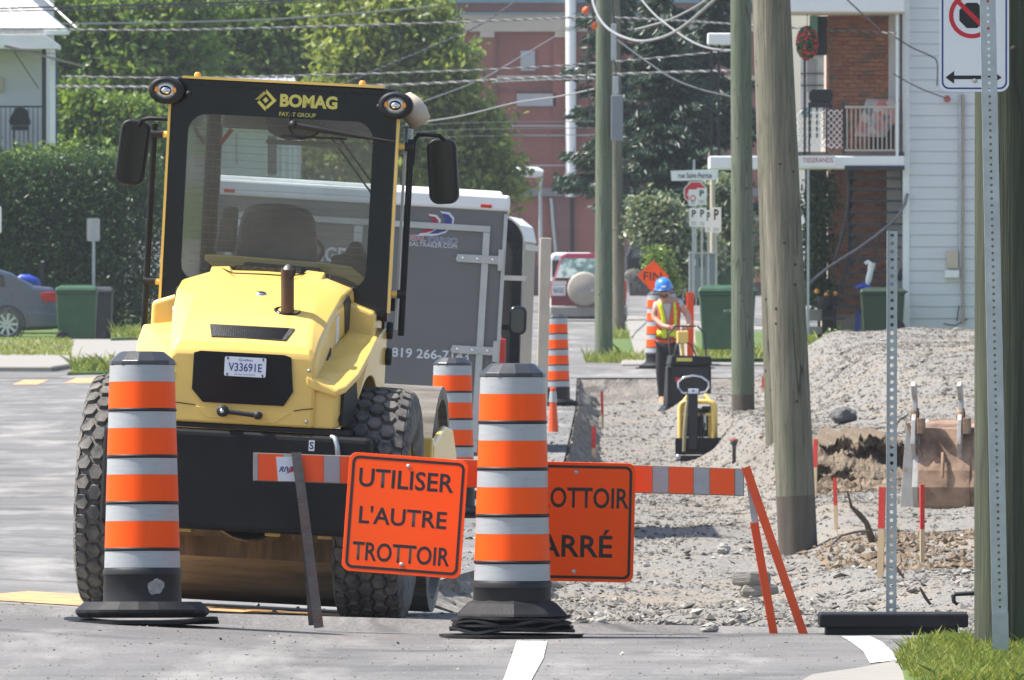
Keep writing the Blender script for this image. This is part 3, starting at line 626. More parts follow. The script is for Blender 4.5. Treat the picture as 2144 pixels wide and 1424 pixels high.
# wheel covers with wide ledge and arch
for sx in (-1, 1):
    ar = [(.585 * -math.cos(a), .53 + .585 * math.sin(a)) for a in np.linspace(R(38), R(130), 12)]
    prof = [(-.605, .872)] + ar + [(.62, .95), (.62, 1.33), (.30, 1.30), (-.08, 1.215), (-.44, 1.085), (-.605, 1.045)]
    def xo(y, z): return np.interp(y, [-.605, -.57, -.38, -.30, .1, .62], [.425, .45, .502, .512, .528, .528])
    n = len(prof); vs = [(sx * .30, y, z) for y, z in prof] + [(sx * float(xo(y, z)), y, z) for y, z in prof]
    mb = MB(); mb.add(vs, [tuple(range(n)), tuple(range(2 * n - 1, n - 1, -1))] + [(i, (i + 1) % n, (i + 1) % n + n, i + n) for i in range(n)])
    fe = mb.build('wheel_cover', M['yellow'], RO, bevel=.008)
    led = [(-.628, 1.112, 1.046, .29, .44), (-.56, 1.128, 1.066, .31, .475), (-.40, 1.175, 1.125, .34, .512), (-.15, 1.255, 1.222, .37, .535), (.10, 1.315, 1.295, .40, .542)]
    secs = [[(sx * a, y, z), (sx * b_, y, z2), (sx * (b_ - .004), y, z2 - .032), (sx * a, y, z - .06)] for y, z, z2, a, b_ in led]
    MB().loft(secs).build('ledge', M['yellow'], fe, bevel=.012, seg=3)
    # black pentagon inlet on the slanted corner
    pa, pb = Vector((.455, -.557, 0)), Vector((.504, -.388, 0)); q = [(0.02, .89), (.42, .89), (1., 1.0), (.85, 1.085), (.02, 1.03)]
    nrm = Vector((.169, -.049, 0)).normalized() * .006
    f_ = [pa.lerp(pb, a) + Vector((0, 0, z)) + nrm for a, z in q]; f_ = [Vector((sx * p.x, p.y, p.z)) for p in f_]
    nb = Vector((sx * nrm.x, nrm.y, 0)) * 3
    mb = MB(); mb.add(f_ + [p - nb for p in f_], [tuple(range(5)), tuple(range(9, 4, -1))] + [(i, (i + 1) % 5, (i + 1) % 5 + 5, i + 5) for i in range(5)]); mb.build('side_inlet', M['black'], fe)
    # dark trim and decals on the hood flank
    def flank(yz, x_at, off=.006):
        return [(sx * (np.interp(y, [-.62, -.3, 0, .29], [.335, .362, .384, .40]) + off), y, z) for y, z in yz]
    for nm, yz, mm in (('flank_trim', [(-.02, 1.44), (.10, 1.475), (.24, 1.42), (.24, 1.34), (.06, 1.30)], M['black']), ('flank_decal', [(-.38, 1.18), (-.30, 1.235), (-.30, 1.20), (-.38, 1.145)], M['black']), ('flank_sticker', [(-.20, 1.37), (-.14, 1.385), (-.12, 1.27), (-.18, 1.25)], M['platewhite'])):
        a = flank(yz, 0); b_ = flank(yz, 0, -.01); n = len(a); mb = MB(); mb.add(a + b_, [tuple(range(n)), tuple(range(2 * n - 1, n - 1, -1))] + [(i, (i + 1) % n, (i + 1) % n + n, i + n) for i in range(n)]); mb.build(nm, mm, RO)
# platform below the cab
for sx in (-1, 1):
    secs = [[(sx * .36, .16, 1.10), (sx * .515, .16, 1.12), (sx * .515, .16, 1.40), (sx * .36, .16, 1.455)], [(sx * .30, 1.25, .9), (sx * .44, 1.25, .9), (sx * .44, 1.25, 1.42), (sx * .30, 1.25, 1.46)]]
    MB().loft(secs).build('cab_side_panel', M['yellow'], RO, bevel=.02, seg=3)
MB().box((0, .85, 1.25), (.86, .8, .36)).build('cab_floor', M['yellow'], RO, bevel=.02)
# counterweight
cw = MB(); cw.box((0, -.50, .617), (1.215, .30, .452)); cw = cw.build('counterweight', M['steelblack'], RO, bevel=.028, seg=3)
MB().box((0, -.35, .858), (1.0, .5, .02)).build('gap_strip', M['black'], RO)
hk = MB(); hk.tube([(.425, -.645, .838), (.44, -.662, .835), (.455, -.672, .80), (.462, -.672, .74), (.46, -.65, .72)], .012, 8); hk.build('tow_hook', M['galv'], RO)
st = MB().box((.337, -.652, .795), (.026, .003, .048)).build('sticker', M['platewhite'], cw); text('S', .328, .346, .778, .812, M['signblack'], st, -.655, .02)
# chassis, axle, joint
MB().box((0, .25, .62), (.80, 1.5, .34)).build('chassis', M['steelblack'], RO, bevel=.02)
ax = MB(); ax.tube([(-.6, 0, .53), (.6, 0, .53)], .11, 16); ax.lathe([(.0, -.2), (.17, -.2), (.2, 0), (.17, .2), (0, .2)], 20, (0, 0, .53), 'Y'); ax.build('axle', M['steelblack'], RO)
for x in (-.255, .15, .39): MB().box((x, -.30, .385), (.07, .12, .03)).build('bracket', M['yellow'], RO, bevel=.004)
# wheels with hexagon tread
def wheel(sx):
    w = T('wheel', None, None, (sx * .588, 0, .53)); w.parent = RO; w.scale = (.93, 1, 1)
    mb = MB(); prof = [(.30, -.14), (.36, -.168), (.43, -.175), (.482, -.165), (.507, -.14), (.517, -.09), (.52, 0), (.517, .09), (.507, .14), (.482, .165), (.43, .175), (.36, .168), (.30, .14)]
    mb.lathe(prof, 64, (0, 0, 0), 'X')
    mb.build('tyre', M['tyre'], w, recalc=False) if False else ob('tyre', mb.mesh('tyre', M['tyre']), w)
    tr = MB(); N = 36
    cols = [(-.163, .30, 0), (-.128, .9, 1), (-.064, 1, 0), (0, 1, 1), (.064, 1, 0), (.128, .9, 1), (.163, .30, 0)]
    def surf(yx, a, lift):
        r = float(np.interp(abs(yx), [0, .09, .14, .165, .175], [.52, .517, .507, .482, .43])) + lift
        return (yx, -r * math.cos(a), r * math.sin(a))
    for yc, sc, od in cols:
        for i in range(N):
            a0 = 2 * math.pi * (i + .5 * od) / N; top = []; bot = []
            for k in range(6):
                an = math.pi / 3 * k; hx, ha = math.cos(an) * .041, math.sin(an) * .043
                if abs(yc) > .15: hx *= .42
                y_ = yc + hx; sgn = 1 if yc > 0 else -1
                y_ = max(-.174, min(.174, y_))
                top.append(surf(yc + (y_ - yc) * .80, a0 + ha * .80 / .52, .018)); bot.append(surf(y_, a0 + ha / .52, -.006))
            b = [tuple(range(6))] + [(k, (k + 1) % 6, (k + 1) % 6 + 6, k + 6) for k in range(6)]
            tr.add(top + bot, b)
    ob('tread', tr.mesh('tread', M['tyre']), w)
    rm = MB(); rm.lathe([(.0, sx * .02), (.13, sx * .02), (.13, sx * .02), (.15, sx * .06), (.15, sx * .06), (.26, sx * .05), (.30, sx * .12), (.31, sx * .14), (.31, -sx * .14)], 32, (0, 0, 0), 'X'); ob('rim', rm.mesh('rim', M['yellow']), w)
    return w
wheel(-1); wheel(1)
# drum and its frame
dm = MB(); dm.lathe([(.0, -.64), (.47, -.64), (.47, -.64), (.47, -.68), (.47, -.68), (.53, -.68), (.53, -.68), (.53, .68), (.53, .68), (.47, .68), (.47, .68), (.47, .64), (.47, .64), (0, .64)], 72, (0, 1.92, .53), 'X'); dm.build('drum', M['drum'], RO)
for sx in (-1, 1):
    MB().ext([(1.15, .60), (2.3, .58), (2.3, .74), (2.05, .86), (1.7, .88), (1.15, .80)], sx * .695, sx * .725, axis='X').build('drum_frame', M['yellow'], RO, bevel=.012)
MB().box((0, 1.14, .70), (1.44, .10, .26)).build('cross_member', M['yellow'], RO, bevel=.01)
sc2 = MB(); sc2.box((0, 1.30, .36), (1.34, .05, .09)); sc2.box((0, 1.345, .27), (1.34, .02, .10)); sc2 = sc2.build('scraper', mat('dusty_scraper', (.12, .085, .05), .8, 0, .5, 14, .4, 40, stretch=(4, 1, .5), dirt=(.05, .035, .02, 1), ds=3, da=(.4, .6), dm=.8), RO)
for x in (-.45, -.22, .01, .24, .47): MB().box((x, 1.27, .35), (.02, .012, .02)).build('bolt', M['steelblack'], sc2)
# ------------------------------------------------ cab
CX = .024; yb = .38; yf = 1.32
outer = rrect(-.494, .543, 1.38, 2.395, .03); inner = rrect(-.412, .440, 1.50, 2.268, .085)
MBr = MB(); ring(MBr, outer, inner, yb, yb + .022); fr_ = MBr.build('rear_window_frame', M['blackgloss'], RO)
MB().ext(rrect(-.416, .444, 1.496, 2.272, .085), yb + .006, yb + .010).build('rear_window', M['glass'], RO)
fo = rrect(-.40, .445, 1.30, 2.37, .03); fi = rrect(-.36, .40, 1.36, 2.30, .06)
mb = MB(); ring(mb, fo, fi, yf, yf + .05); mb.build('front_window_frame', M['black'], RO)
MB().ext(rrect(-.36, .40, 1.36, 2.30, .06), yf + .015, yf + .019).build('windscreen', M['glass'], RO)
for x in (-.485, .532):
    mb = MB(); ring(mb, [(a + yb, z) for a, z in rrect(.022, .98, 1.36, 2.39, .03)], [(a + yb, z) for a, z in rrect(.07, .92, 1.42, 2.32, .06)], -.015, .015)
    mb.build('door_frame', M['black'], RO, (x, 0, 0), (0, 0, 0)) if False else None
    dfm = MB(); vs = []; 
    o_, i_ = rrect(yb + .024, yf, 1.36, 2.39, .03), rrect(yb + .07, yf - .05, 1.42, 2.32, .06); k = len(o_)
    v8 = [(xx, a, z) for xx in (x - .014, x + .014) for pl in (o_, i_) for a, z in pl]; f8 = []
    for i in range(k):
        j = (i + 1) % k; f8 += [(i, j, k + j, k + i), (2 * k + i, 3 * k + i, 3 * k + j, 2 * k + j), (i, 2 * k + i, 2 * k + j, j), (k + i, k + j, 3 * k + j, 3 * k + i)]
    tp_ = lambda p: (p[0] - (1 if x > 0 else -1) * .085 * (p[1] - yb) / (yf - yb), p[1], p[2])
    v8 = [tp_(p) for p in v8]; dfm.add(v8, f8); dr = dfm.build('cab_door', M['black'], RO)
    gm = MB().ext(i_, x - .003, x + .003, axis='X'); gm.v = [tp_(p) for p in gm.v]; gm.build('side_window', M['glass'], dr)
MB().loft([[(-.50, yb, 2.39), (.55, yb, 2.39), (.53, yb, 2.425), (-.47, yb, 2.43)], [(-.41, yf + .1, 2.38), (.46, yf + .1, 2.38), (.44, yf + .1, 2.42), (-.39, yf + .1, 2.42)]]).build('roof', M['blackgloss'], RO, bevel=.008)
MB().box((.015, yb + .008, 2.432), (.93, .03, .012)).build('roof_trim', M['yellow'], RO)
for x, zz in ((-.502, 0), (.552, 0)): MB().box((x, yb + .012, 1.86 + zz), (.012, .03, .92)).build('frame_trim', M['yellow'], RO)
for x in (-.385, .375): MB().lathe([(.016, 0), (.015, .012), (.009, .02), (0, .021)], 14, (x, yb + .03, 2.437)).build('marker_lamp', M['amber'], RO)
# header print
def quadp(pts, y, m, name, par): mb = MB(); mb.add([(x, y, z) for x, z in pts], [tuple(range(len(pts)))]); return ob(name, mb.mesh(name, m), par)
yl = yb - .0015
text('BOMAG', .004, .268, 2.318, 2.378, M['logo'], fr_, yl, .045)
text('FAYAT GROUP', .004, .172, 2.276, 2.295, M['logo'], fr_, yl, .01)
dc = (-.062, 2.345)
def dq(a, b_, c_, d_): return quadp([(dc[0] + x * .05, dc[1] + z * .05) for x, z in (a, b_, c_, d_)], yl, M['logo'], 'emblem', fr_)
dq((-1, 0), (-.62, .0), (.02, .62), (-.18, .80)); dq((-.02, 1.0), (.25, .75), (.25, -.02), (.02, .25)) if False else None
dq((-1, .0), (-.2, .8), (-.02, .6), (-.6, .0)); dq((0, 1), (.3, .7), (-.3, .1), (-.3, .48)) if False else None
dq((0, 1.), (1., 0), (.6, 0), (-.0, .62)); dq((1, 0), (.2, -.8), (.02, -.6), (.6, 0)); dq((0, -1), (-1, 0), (-.6, 0), (0, -.62)) if False else None
dq((.0, -1.), (-.78, -.22), (-.55, -.06), (.12, -.72)); dq((0, .28), (.28, 0), (0, -.28), (-.28, 0))
# lamps
for x, z in ((-.512, 2.365), (.545, 2.35)):
    lm = MB(); lm.lathe([(.050, -.10), (.075, -.105), (.082, -.06), (.07, .0), (.04, .03), (.0, .03)], 28, (0, 0, 0), 'Y'); lo = lm.build('work_lamp', M['black'], RO, (x, yb - .02, z)); lo.scale = (1, 1, .78)
    gl = MB(); gl.lathe([(.0, -.095), (.03, -.094), (.058, -.088), (.06, -.08)], 28, (0, 0, 0), 'Y'); gl.build('lamp_glass', M['lamp'], lo)
    MB().lathe([(.026, -.092), (.028, -.099), (.0, -.10)], 16, (0, 0, 0), 'Y').build('bulb', M['chrome'], lo)
    for a in (-1, 1): MB().box((a * .042, -.097, .004), (.016, .004, .028)).build('amber_strip', M['amber'], lo)
    kb = MB(); kb.lathe([(0, -.02), (.010, -.018), (.013, -.008), (.013, 0)], 14, (0, 0, 0), 'Y'); kb.build('hinge_knob', M['black'], RO, (x + (.095 if x < 0 else -.085), yb, z - .008))
# air intake at the right rear corner
am = MB(); am.lathe([(.0, -.075), (.055, -.07), (.068, -.02), (.064, .03), (.04, .075), (0, .08)], 20); e = am.build('intake_hood', M['cream'], RO, (.60, .55, 2.335), (R(15), R(-35), 0)); e.scale = (.9, 1, 1)
MB().cyl((.585, .55, 2.13), (.585, .55, 2.25), .022).build('intake_pipe', M['galv'], RO)
# mirrors on their arms, hand rails
def mirror(cx, cz, sx, tilt):
    m_ = T('mirror', None, None, (cx, .50, cz), (0, R(tilt), 0)); m_.parent = RO
    mb = MB().ext(rrect(-.068, .068, -.15, .15, .045), -.02, .045).build('mirror_housing', M['black'], m_, bevel=.01, seg=3)
    mb = MB().ext(rrect(-.056, .056, -.137, .137, .036), -.024, -.018).build('mirror_glass', M['mirror'], m_)
    return m_
mirror(-.675, 2.075, -1, 5); mirror(.757, 2.062, 1, -6)
def mtube(name, pts, r, m): return MB().tube(pts, r, 10).build(name, m, RO)
mtube('mirror_arm', [(-.49, .44, 2.235), (-.60, .44, 2.235), (-.635, .46, 2.225), (-.655, .49, 2.19)], .010, M['steelblack'])
mtube('mirror_arm', [(.62, .44, 2.08), (.622, .44, 2.19), (.64, .44, 2.222), (.67, .44, 2.226), (.735, .46, 2.224), (.762, .49, 2.20), (.766, .5, 2.17)], .010, M['steelblack'])
for sx, xa, z0, z1 in ((-1, -.572, 1.27, 2.21), (1, .612, 1.30, 2.20)):
    mtube('hand_rail', [(xa, .42, z0), (xa, .42, z1)], .015, M['steelblack'])
    for z in (1.49, 2.165):
        xm = -.50 if sx < 0 else .555
        MB().tube([(xm, .42, z), (xm + sx * .03, .42, z)], .016, 10).build('rail_bracket', M['yellow'], RO)
        MB().tube([(xm + sx * .03, .42, z), (xa + sx * .014, .42, z)], .021, 10).build('rail_clamp', M['black'], RO)
MB().box((.578, .50, 1.75), (.012, .02, .85)).build('door_seal', M['alu'], RO)
for z in (1.32, 1.42, 1.20):
    MB().lathe([(0, -.01), (.038, -.008), (.042, 0), (.038, .02), (0, .022)], 20, (0, 0, 0), 'X').build('step_light', M['black'], RO, (.535, .62, z)) if z != 1.42 else MB().box((.545, .6, 1.44), (.035, .05, .06)).build('latch', M['black'], RO, bevel=.006)
# wipers
mtube('wiper_arm', [(.078, yb - .03, 2.235), (.20, yb - .025, 2.208), (.53, yb - .02, 2.165)], [.011, .010, .006], M['black']) if False else MB().tube([(.078, yb - .03, 2.238), (.20, yb - .028, 2.222), (.40, yb - .02, 2.198), (.54, yb - .02, 2.185)], [.013, .014, .009, .005], 8).build('wiper_arm', M['black'], RO)
MB().lathe([(0, -.05), (.018, -.045), (.02, 0)], 14, (0, 0, 0), 'Y').build('wiper_pivot', M['black'], RO, (.072, yb, 2.240))
MB().tube([(.055, yb - .01, 2.30), (.052, yb - .012, 2.22), (.075, yb - .014, 2.185), (.11, yb - .014, 2.175), (.15, yb - .014, 2.185), (.19, yb - .018, 2.21)], .005, 6).build('wiper_hose', M['black'], RO)
MB().box((.17, yb - .012, 2.186), (.30, .008, .010)).build('wiper_blade', M['black'], RO)
for dx in (0, .04): MB().tube([(.15 + dx, yf - .01, 2.20), (.33 + dx, yf - .01, 1.975), (.40 + dx * .3, yf - .01, 1.90)], [.005, .005, .012], 6).build('front_wiper', M['black'], RO)
# heating wires of the rear window
hw = MB()
for i in range(21): z = 1.56 + i * .0335; hw.box((.022, yb + .0045, z), (.80, .0012, .0014))
hw.build('heating_wire', mat('heater_brown', (.16, .10, .08), .6), RO, kind='stuff')
# cab inside
it = MB(); it.ext([(-.22, 1.60), (.175, 1.60), (.15, 1.80), (.12, 1.855), (.02, 1.875), (-.08, 1.875), (-.16, 1.86), (-.19, 1.80)], .74, .86); it.build('seat_back', M['seat'], RO, bevel=.03, seg=3)
MB().box((-.02, .92, 1.54), (.44, .42, .12)).build('seat_base', M['seat'], RO, bevel=.03)
MB().ext([(-.315, 1.64), (-.215, 1.64), (-.215, 1.85), (-.275, 1.85)], .78, .9).build('control_box', M['seat'], RO, bevel=.015)
MB().ext([(.24, 1.52), (.40, 1.50), (.41, 1.62), (.37, 1.72), (.33, 1.72), (.30, 1.66), (.24, 1.65)], .72, .84).build('side_console', M['black'], RO, bevel=.015)
MB().ext([(-.34, 1.60), (-.29, 1.565), (-.18, 1.575), (.22, 1.56), (.30, 1.55), (.42, 1.50), (.43, 1.53), (.34, 1.605), (.22, 1.615), (-.20, 1.625), (-.34, 1.625)], .68, .72).build('console_cover', M['yellow'], RO, bevel=.008)
MB().ext([(-.24, 1.40), (.24, 1.40), (.20, 1.59), (-.15, 1.60)], .64, .70).build('seat_pedestal', M['black'], RO, bevel=.01)
MB().box((.02, yf - .06, 2.265), (.76, .06, .10)).build('head_liner', M['liner'], RO, bevel=.02)
MB().ext([(-.16, 2.32), (.16, 2.32), (.10, 2.19), (-.03, 2.17), (-.12, 2.2)], yf - .26, yf - .12).build('blower_unit', M['seat'], RO, bevel=.03)
MB().box((.05, yf - .2, 2.16), (.36, .04, .022)).build('sun_visor', M['liner'], RO, bevel=.008)
for sx, x in ((-1, -.36), (1, .425)): MB().bar((x, yf - .03, 2.14), (x - sx * .05, yf - .03, 2.21), .02, .01).build('red_tag', M['redprint'], RO)
wheel_ = MB(); wheel_.tube([(.0 + .16 * math.cos(a), 1.12 + .13 * math.sin(a), 1.66 + .08 * math.sin(a)) for a in np.linspace(0, 2 * math.pi, 24, endpoint=False)], .012, 8, closed=True); wheel_.build('steering_wheel', M['black'], RO)
MB().cyl((0, 1.28, 1.35), (0, 1.13, 1.65), .035).build('steering_column', M['black'], RO)
# ------------------------------------------------------------------ traffic barrels
def barrel_proto():
    b = T('traffic_barrel', None, None)
    body = MB(); pr = [(0, 1.19), (.098, 1.19), (.098, 1.19), (.146, 1.142), (.146, 1.142), (.146, 1.125)]
    cap = MB().lathe([(0, 1.188), (.092, 1.188), (.10, 1.184), (.145, 1.146), (.1455, 1.128), (.13, 1.128)], 12, a0=.26, smooth=False); cap.build('cap', mat('black_cap', (.035, .037, .042), .30, 0, .2, 6, .1, 90, dirt=(.3, .3, .3, 1), ds=4, da=(.55, .9), dm=.35), b, bevel=.004)
    z = 1.128; r = .1405; cyc = .202
    core = []
    for k in range(5):
        rt = r + .0055 * k; rb = rt + .006; g0 = z; g1 = z - .072; o1 = z - .187
        n = 40
        MB().lathe([(rt + .001, g0), (rt + .003, g1)], n).build('grey_band', M['graysheet'], b)
        if k < 4:
            MB().lathe([(rt + .003, g1 - .0005), (rb + .001, o1)], n).build('orange_band', M['orangesheet'], b)
            core += [(rt - .001, g0 + .002), (rb, o1), (rb, o1), (rb + .004, o1 - .004), (rb + .004, o1 - .013)]
            z = z - cyc
        else:
            core += [(rt - .001, g0 + .002), (rt + .003, g1 - .002), (rt + .003, g1 - .002), (.172, g1 - .012), (.172, g1 - .03), (.172, g1 - .03), (.168, g1 - .034), (.172, .09), (.178, .07)]
    MB().lathe(core, 40).build('barrel_body', M['black'], b)
    return b
def wavy_ring(name, par, z0, r0, r1, th, amp, seed, m=None, n=64, k=3):
    g = random.Random(seed); ph = [g.uniform(0, 6.28) for _ in range(4)]
    def zz(a, f): return z0 + f * amp * (.6 * math.sin(k * a + ph[0]) + .4 * math.sin((k + 2) * a + ph[1])) 
    secs = []
    for i in range(n):
        a = 2 * math.pi * i / n; ro = r1 * (1 + .03 * math.sin(8 * a + ph[2]) + .02 * math.sin(5 * a + ph[3])); c, s_ = math.cos(a), math.sin(a)
        rm = r0 + (ro - r0) * .45
        secs.append([(r0 * c, r0 * s_, z0 + th), (rm * c, rm * s_, zz(a, .3) + th), (ro * c, ro * s_, max(.002, zz(a, 1)) + th * .8), (ro * c, ro * s_, max(.001, zz(a, 1)) + th * .1), (rm * c, rm * s_, max(.001, zz(a, .3))), (r0 * c, r0 * s_, z0)])
    vs = [p for q in secs for p in q]; m_ = 6; fs = []
    for i in range(n):
        a, b = i * m_, ((i + 1) % n) * m_; fs += [(a + j, a + (j + 1) % m_, b + (j + 1) % m_, b + j) for j in range(m_)]
    mb = MB(); mb.add(vs, fs); return mb.build(name, m or M['rubber'], par, sharp=40)
GB = 'orange and grey striped traffic barrels'
proto = barrel_proto()
def barrel(u, d, label, tilt=(0, 0, 0), z=None, fat=False):
    X = (u - U0) * d / FOC
    c = copy_tree(proto, None, (X, d, zg(X, d) if z is None else z), tilt, label); c['category'] = 'traffic barrel'; c['group'] = GB
    return c
b1 = barrel(1072, 56.4, 'striped traffic barrel between the two orange signs on a stack of rubber mats', (0, R(.2), R(20)), .0)
for i, (z, r1) in enumerate(((.0, .31), (.028, .275), (.045, .265), (.060, .26), (.078, .255))): wavy_ring('base_mat', b1, z, .17, r1, .014, .012 if i else .010, 40 + i, k=3 + i % 2)
cl_ = MB(); cl_.lathe([(.165, .165), (.20, .15), (.245, .105), (.25, .095)], 10, smooth=False); cl_.build('base_collar', M['rubber'], b1)
b2 = barrel(298, 56.6, 'striped traffic barrel in front of the left roller tyre on a wavy rubber mat', (R(-.6), R(1.4), R(70)), .05)
wavy_ring('base_mat', b2, .0, .17, .34, .020, .020, 77, k=2)
mb = MB(); mb.lathe([(.17, .03), (.27, .03), (.292, .05), (.292, .065), (.292, .065), (.255, .10), (.255, .10), (.17, .10)], 20, smooth=False); mb.build('base_ring', M['rubber'], b2, bevel=.006)
# scuff of dried cement on the black foot of the left barrel
sc_m = mat('cement_scuff', (.32, .31, .29), .9, 0, .3, 40)
pts = []
for i in range(18): a = 2 * math.pi * i / 18; rr = .032 * (1 + .16 * math.sin(2 * a + 1) + .09 * math.sin(5 * a)); pts.append((.055 + rr * math.cos(a), .165 + rr * 1.2 * math.sin(a)))
def onbody(x, z, r=.1725): return (x, -math.sqrt(max(0, r * r - x * x)), z)
mb = MB(); mb.add([onbody(x, z, .1745) for x, z in pts], [tuple(range(18))]); sp = mb.build('scuff_mark', sc_m, b2, rot=(0, 0, -R(70) + R(3)))
b3 = barrel(946, 96.6, 'striped traffic barrel standing right of the roller drum before the grey trailer', (0, R(.5), 1)); 
b4 = barrel(1166, 168, 'striped traffic barrel on the road edge between trailer and maroon car', (0, R(.8), 2))
b5 = barrel(1375, 200, 'left traffic barrel of the pair behind the worker in the blue helmet', (0, 0, 3))
b6 = barrel(1396, 203, 'right traffic barrel of the pair behind the worker in the blue helmet', (0, 0, 4))
for k, b in enumerate((b3, b4, b5, b6)): wavy_ring('base_mat', b, .0, .17, .33, .02, .006, 90 + k); MB().lathe([(.17, .02), (.27, .02), (.28, .05), (.17, .09)], 20).build('base_ring', M['rubber'], b)
def kill(o):
    for ch in [x for x in COL.objects if x.parent == o]: kill(ch)
    bpy.data.objects.remove(o)
kill(proto)

# ------------------------------------------------------------------ barricade and the two hanging signs
SB = 478.; DB = FOC / SB
BA = T('barricade', 'striped orange and white barricade board on a rusty leg and orange trestle legs', 'barricade', at(1072, 1327, DB))
bx = lambda u: (u - 1072) / SB
bz = lambda v: (1327 - v) / SB
tl, bl, tr_, br = (529, 948), (529, 1007), (1560, 981), (1566, 1039)
def bpt(u, f): # along the board, f 0 top, 1 bottom
    k = (u - 529) / (1560 - 529); vt = 948 + (981 - 948) * k; vb = 1007 + (1039 - 1007) * k
    return (bx(u), bz(vt + (vb - vt) * f))
mb = MB().ext([bpt(530, 0), bpt(1558, 0), bpt(1558, 1), bpt(530, 1)], 0, .026); board = mb.build('board', M['wood_old'], BA, bevel=.002)
segs = []
u = 1537.
edges = [1560, 1538]; 
pos = 1558; seq = [('w', 20), ('o', 52), ('w', 33)]
cur = 1538; segs.append((1539, 1557, 'w'))
while cur > 530:
    segs.append((max(cur - 52, 531), cur, 'o')); cur -= 52
    if cur <= 531: break
    segs.append((max(cur - 34, 531), cur, 'w')); cur -= 34
chip = mat('chipped_orange_sheeting', (1., .095, .004), .42, 0, .06, 5, .05, 200, dirt=(.45, .36, .28, 1), ds=26, da=(.66, .69), dm=.9)
for a, b, k in segs:
    a += .6; b -= .6
    MB().ext([bpt(a, .03), bpt(b, .03), bpt(b, .97), bpt(a, .97)], -.002, .004).build('orange_stripe' if k == 'o' else 'white_stripe', chip if k == 'o' else M['graysheet'], BA)
stk = MB().ext([bpt(578, .12), bpt(630, .10), bpt(632, .96), bpt(582, .98)], -.0032, -.0021).build('sticker', M['platewhite'], BA)
text('RIVE', bx(584), bx(618), bz(988), bz(977), M['bluesticker'], stk, -.0045, .03, shear=.4)
mb = MB(); mb.add([(bx(598), -.0048, bz(993)), (bx(622), -.0048, bz(968)), (bx(612), -.0048, bz(984)), (bx(618), -.0048, bz(984)), ], [(0, 1, 2), (0, 2, 3)]); mb.build('red_flash', M['redprint'], stk)
# rusty angle-iron leg
def angle(mb, p0, p1, w, m=0, t=.005):
    p0, p1 = Vector(p0), Vector(p1); mb.bar(p0, p1, w, t, m); mb.bar(p0 + Vector((-w / 2, w / 2, 0)), p1 + Vector((-w / 2, w / 2, 0)), t, w, m)
lg = MB(); angle(lg, (bx(621), -.03, bz(947)), (bx(669), -.12, bz(1313)), .040); lg.build('leg', M['rust'], BA, label='rusty steel angle leg')
lg = MB(); angle(lg, (bx(626), .03, bz(950)), (bx(655), .05, bz(1310)), .034); lg.build('leg', M['rust'], BA, label='rusty steel angle leg')
lg = MB(); angle(lg, (bx(1562), -.006, bz(978)), (bx(1684), -.02, bz(1331)), .036); lg.build('leg', M['orangepaint'], BA)
lg = MB(); angle(lg, (bx(1580), .03, bz(1095)), (bx(1621), .02, bz(1328)), .034); lg.build('leg', M['orangepaint'], BA)
lg = MB(); angle(lg, (bx(1570), .034, bz(1000)), (bx(1584), .034, bz(1110)), .028); lg.build('leg_sleeve', M['galv'], BA)
SG = .526
def signplate(name, label, loc, rot, w, h, lines, letter_boxes, mm):
    s_ = T(name, label, 'construction sign', loc, rot, 'orange sidewalk signs hung on the barricade')
    MB().ext(rrect(-w / 2, w / 2, -h, 0, .035), 0, .004).build('sign_plate', mm, s_, bevel=.001, seg=1)
    mb = MB(); ring(mb, rrect(-w / 2 + .014, w / 2 - .014, -h + .014, -.014, .03), rrect(-w / 2 + .026, w / 2 - .026, -h + .026, -.026, .02), -.0008, .0005); mb.build('sign_border', M['signblack'], s_)
    for t_, (x0, x1, z0, z1) in zip(lines, letter_boxes): text(t_, x0, x1, z0, z1, M['signblack'], s_, -.0004, .016)
    for z in (-.045, -h + .045): MB().lathe([(0, -.005), (.008, -.004), (.010, 0)], 14, (0, 0, z), 'Y').build('bolt', M['alu'], s_)
    return s_
k = 1 / 480.
# top edge centre of the left sign in the photo at (856, 955)
rel = lambda u, v: ((u - 856) * k * math.cos(R(4.3)) + (v - 955) * k * math.sin(R(4.3)), -((v - 955) * k * math.cos(R(4.3)) - (u - 856) * k * math.sin(R(4.3))))
def box_(uL, vL, uR, vR, hpx):
    a = rel(uL, vL); b = rel(uR, vR); return (a[0], b[0], a[1] - hpx * k, a[1])
signplate('construction_sign', 'orange sign reading utiliser l autre trottoir hanging tilted on the barricade', at(857, 955, 56.80), (R(-10), R(4.3), R(1.5)), .520, .525,
          ['UTILISER', "L'AUTRE", 'TROTTOIR'], [(-.212, .203, -.150, -.066), (-.200, .183, -.312, -.232), (-.218, .207, -.475, -.392)], M['orange'])
signplate('construction_sign', 'orange sign reading trottoir barré beside the striped barrel on the barricade', at(1207, 968, 56.83), (R(12), R(1.2), 0), .518, .535,
          ['TROTTOIR', 'BARRÉ'], [(-.225, .232, -.205, -.112), (-.225, .165, -.425, -.30)], M['orange'])

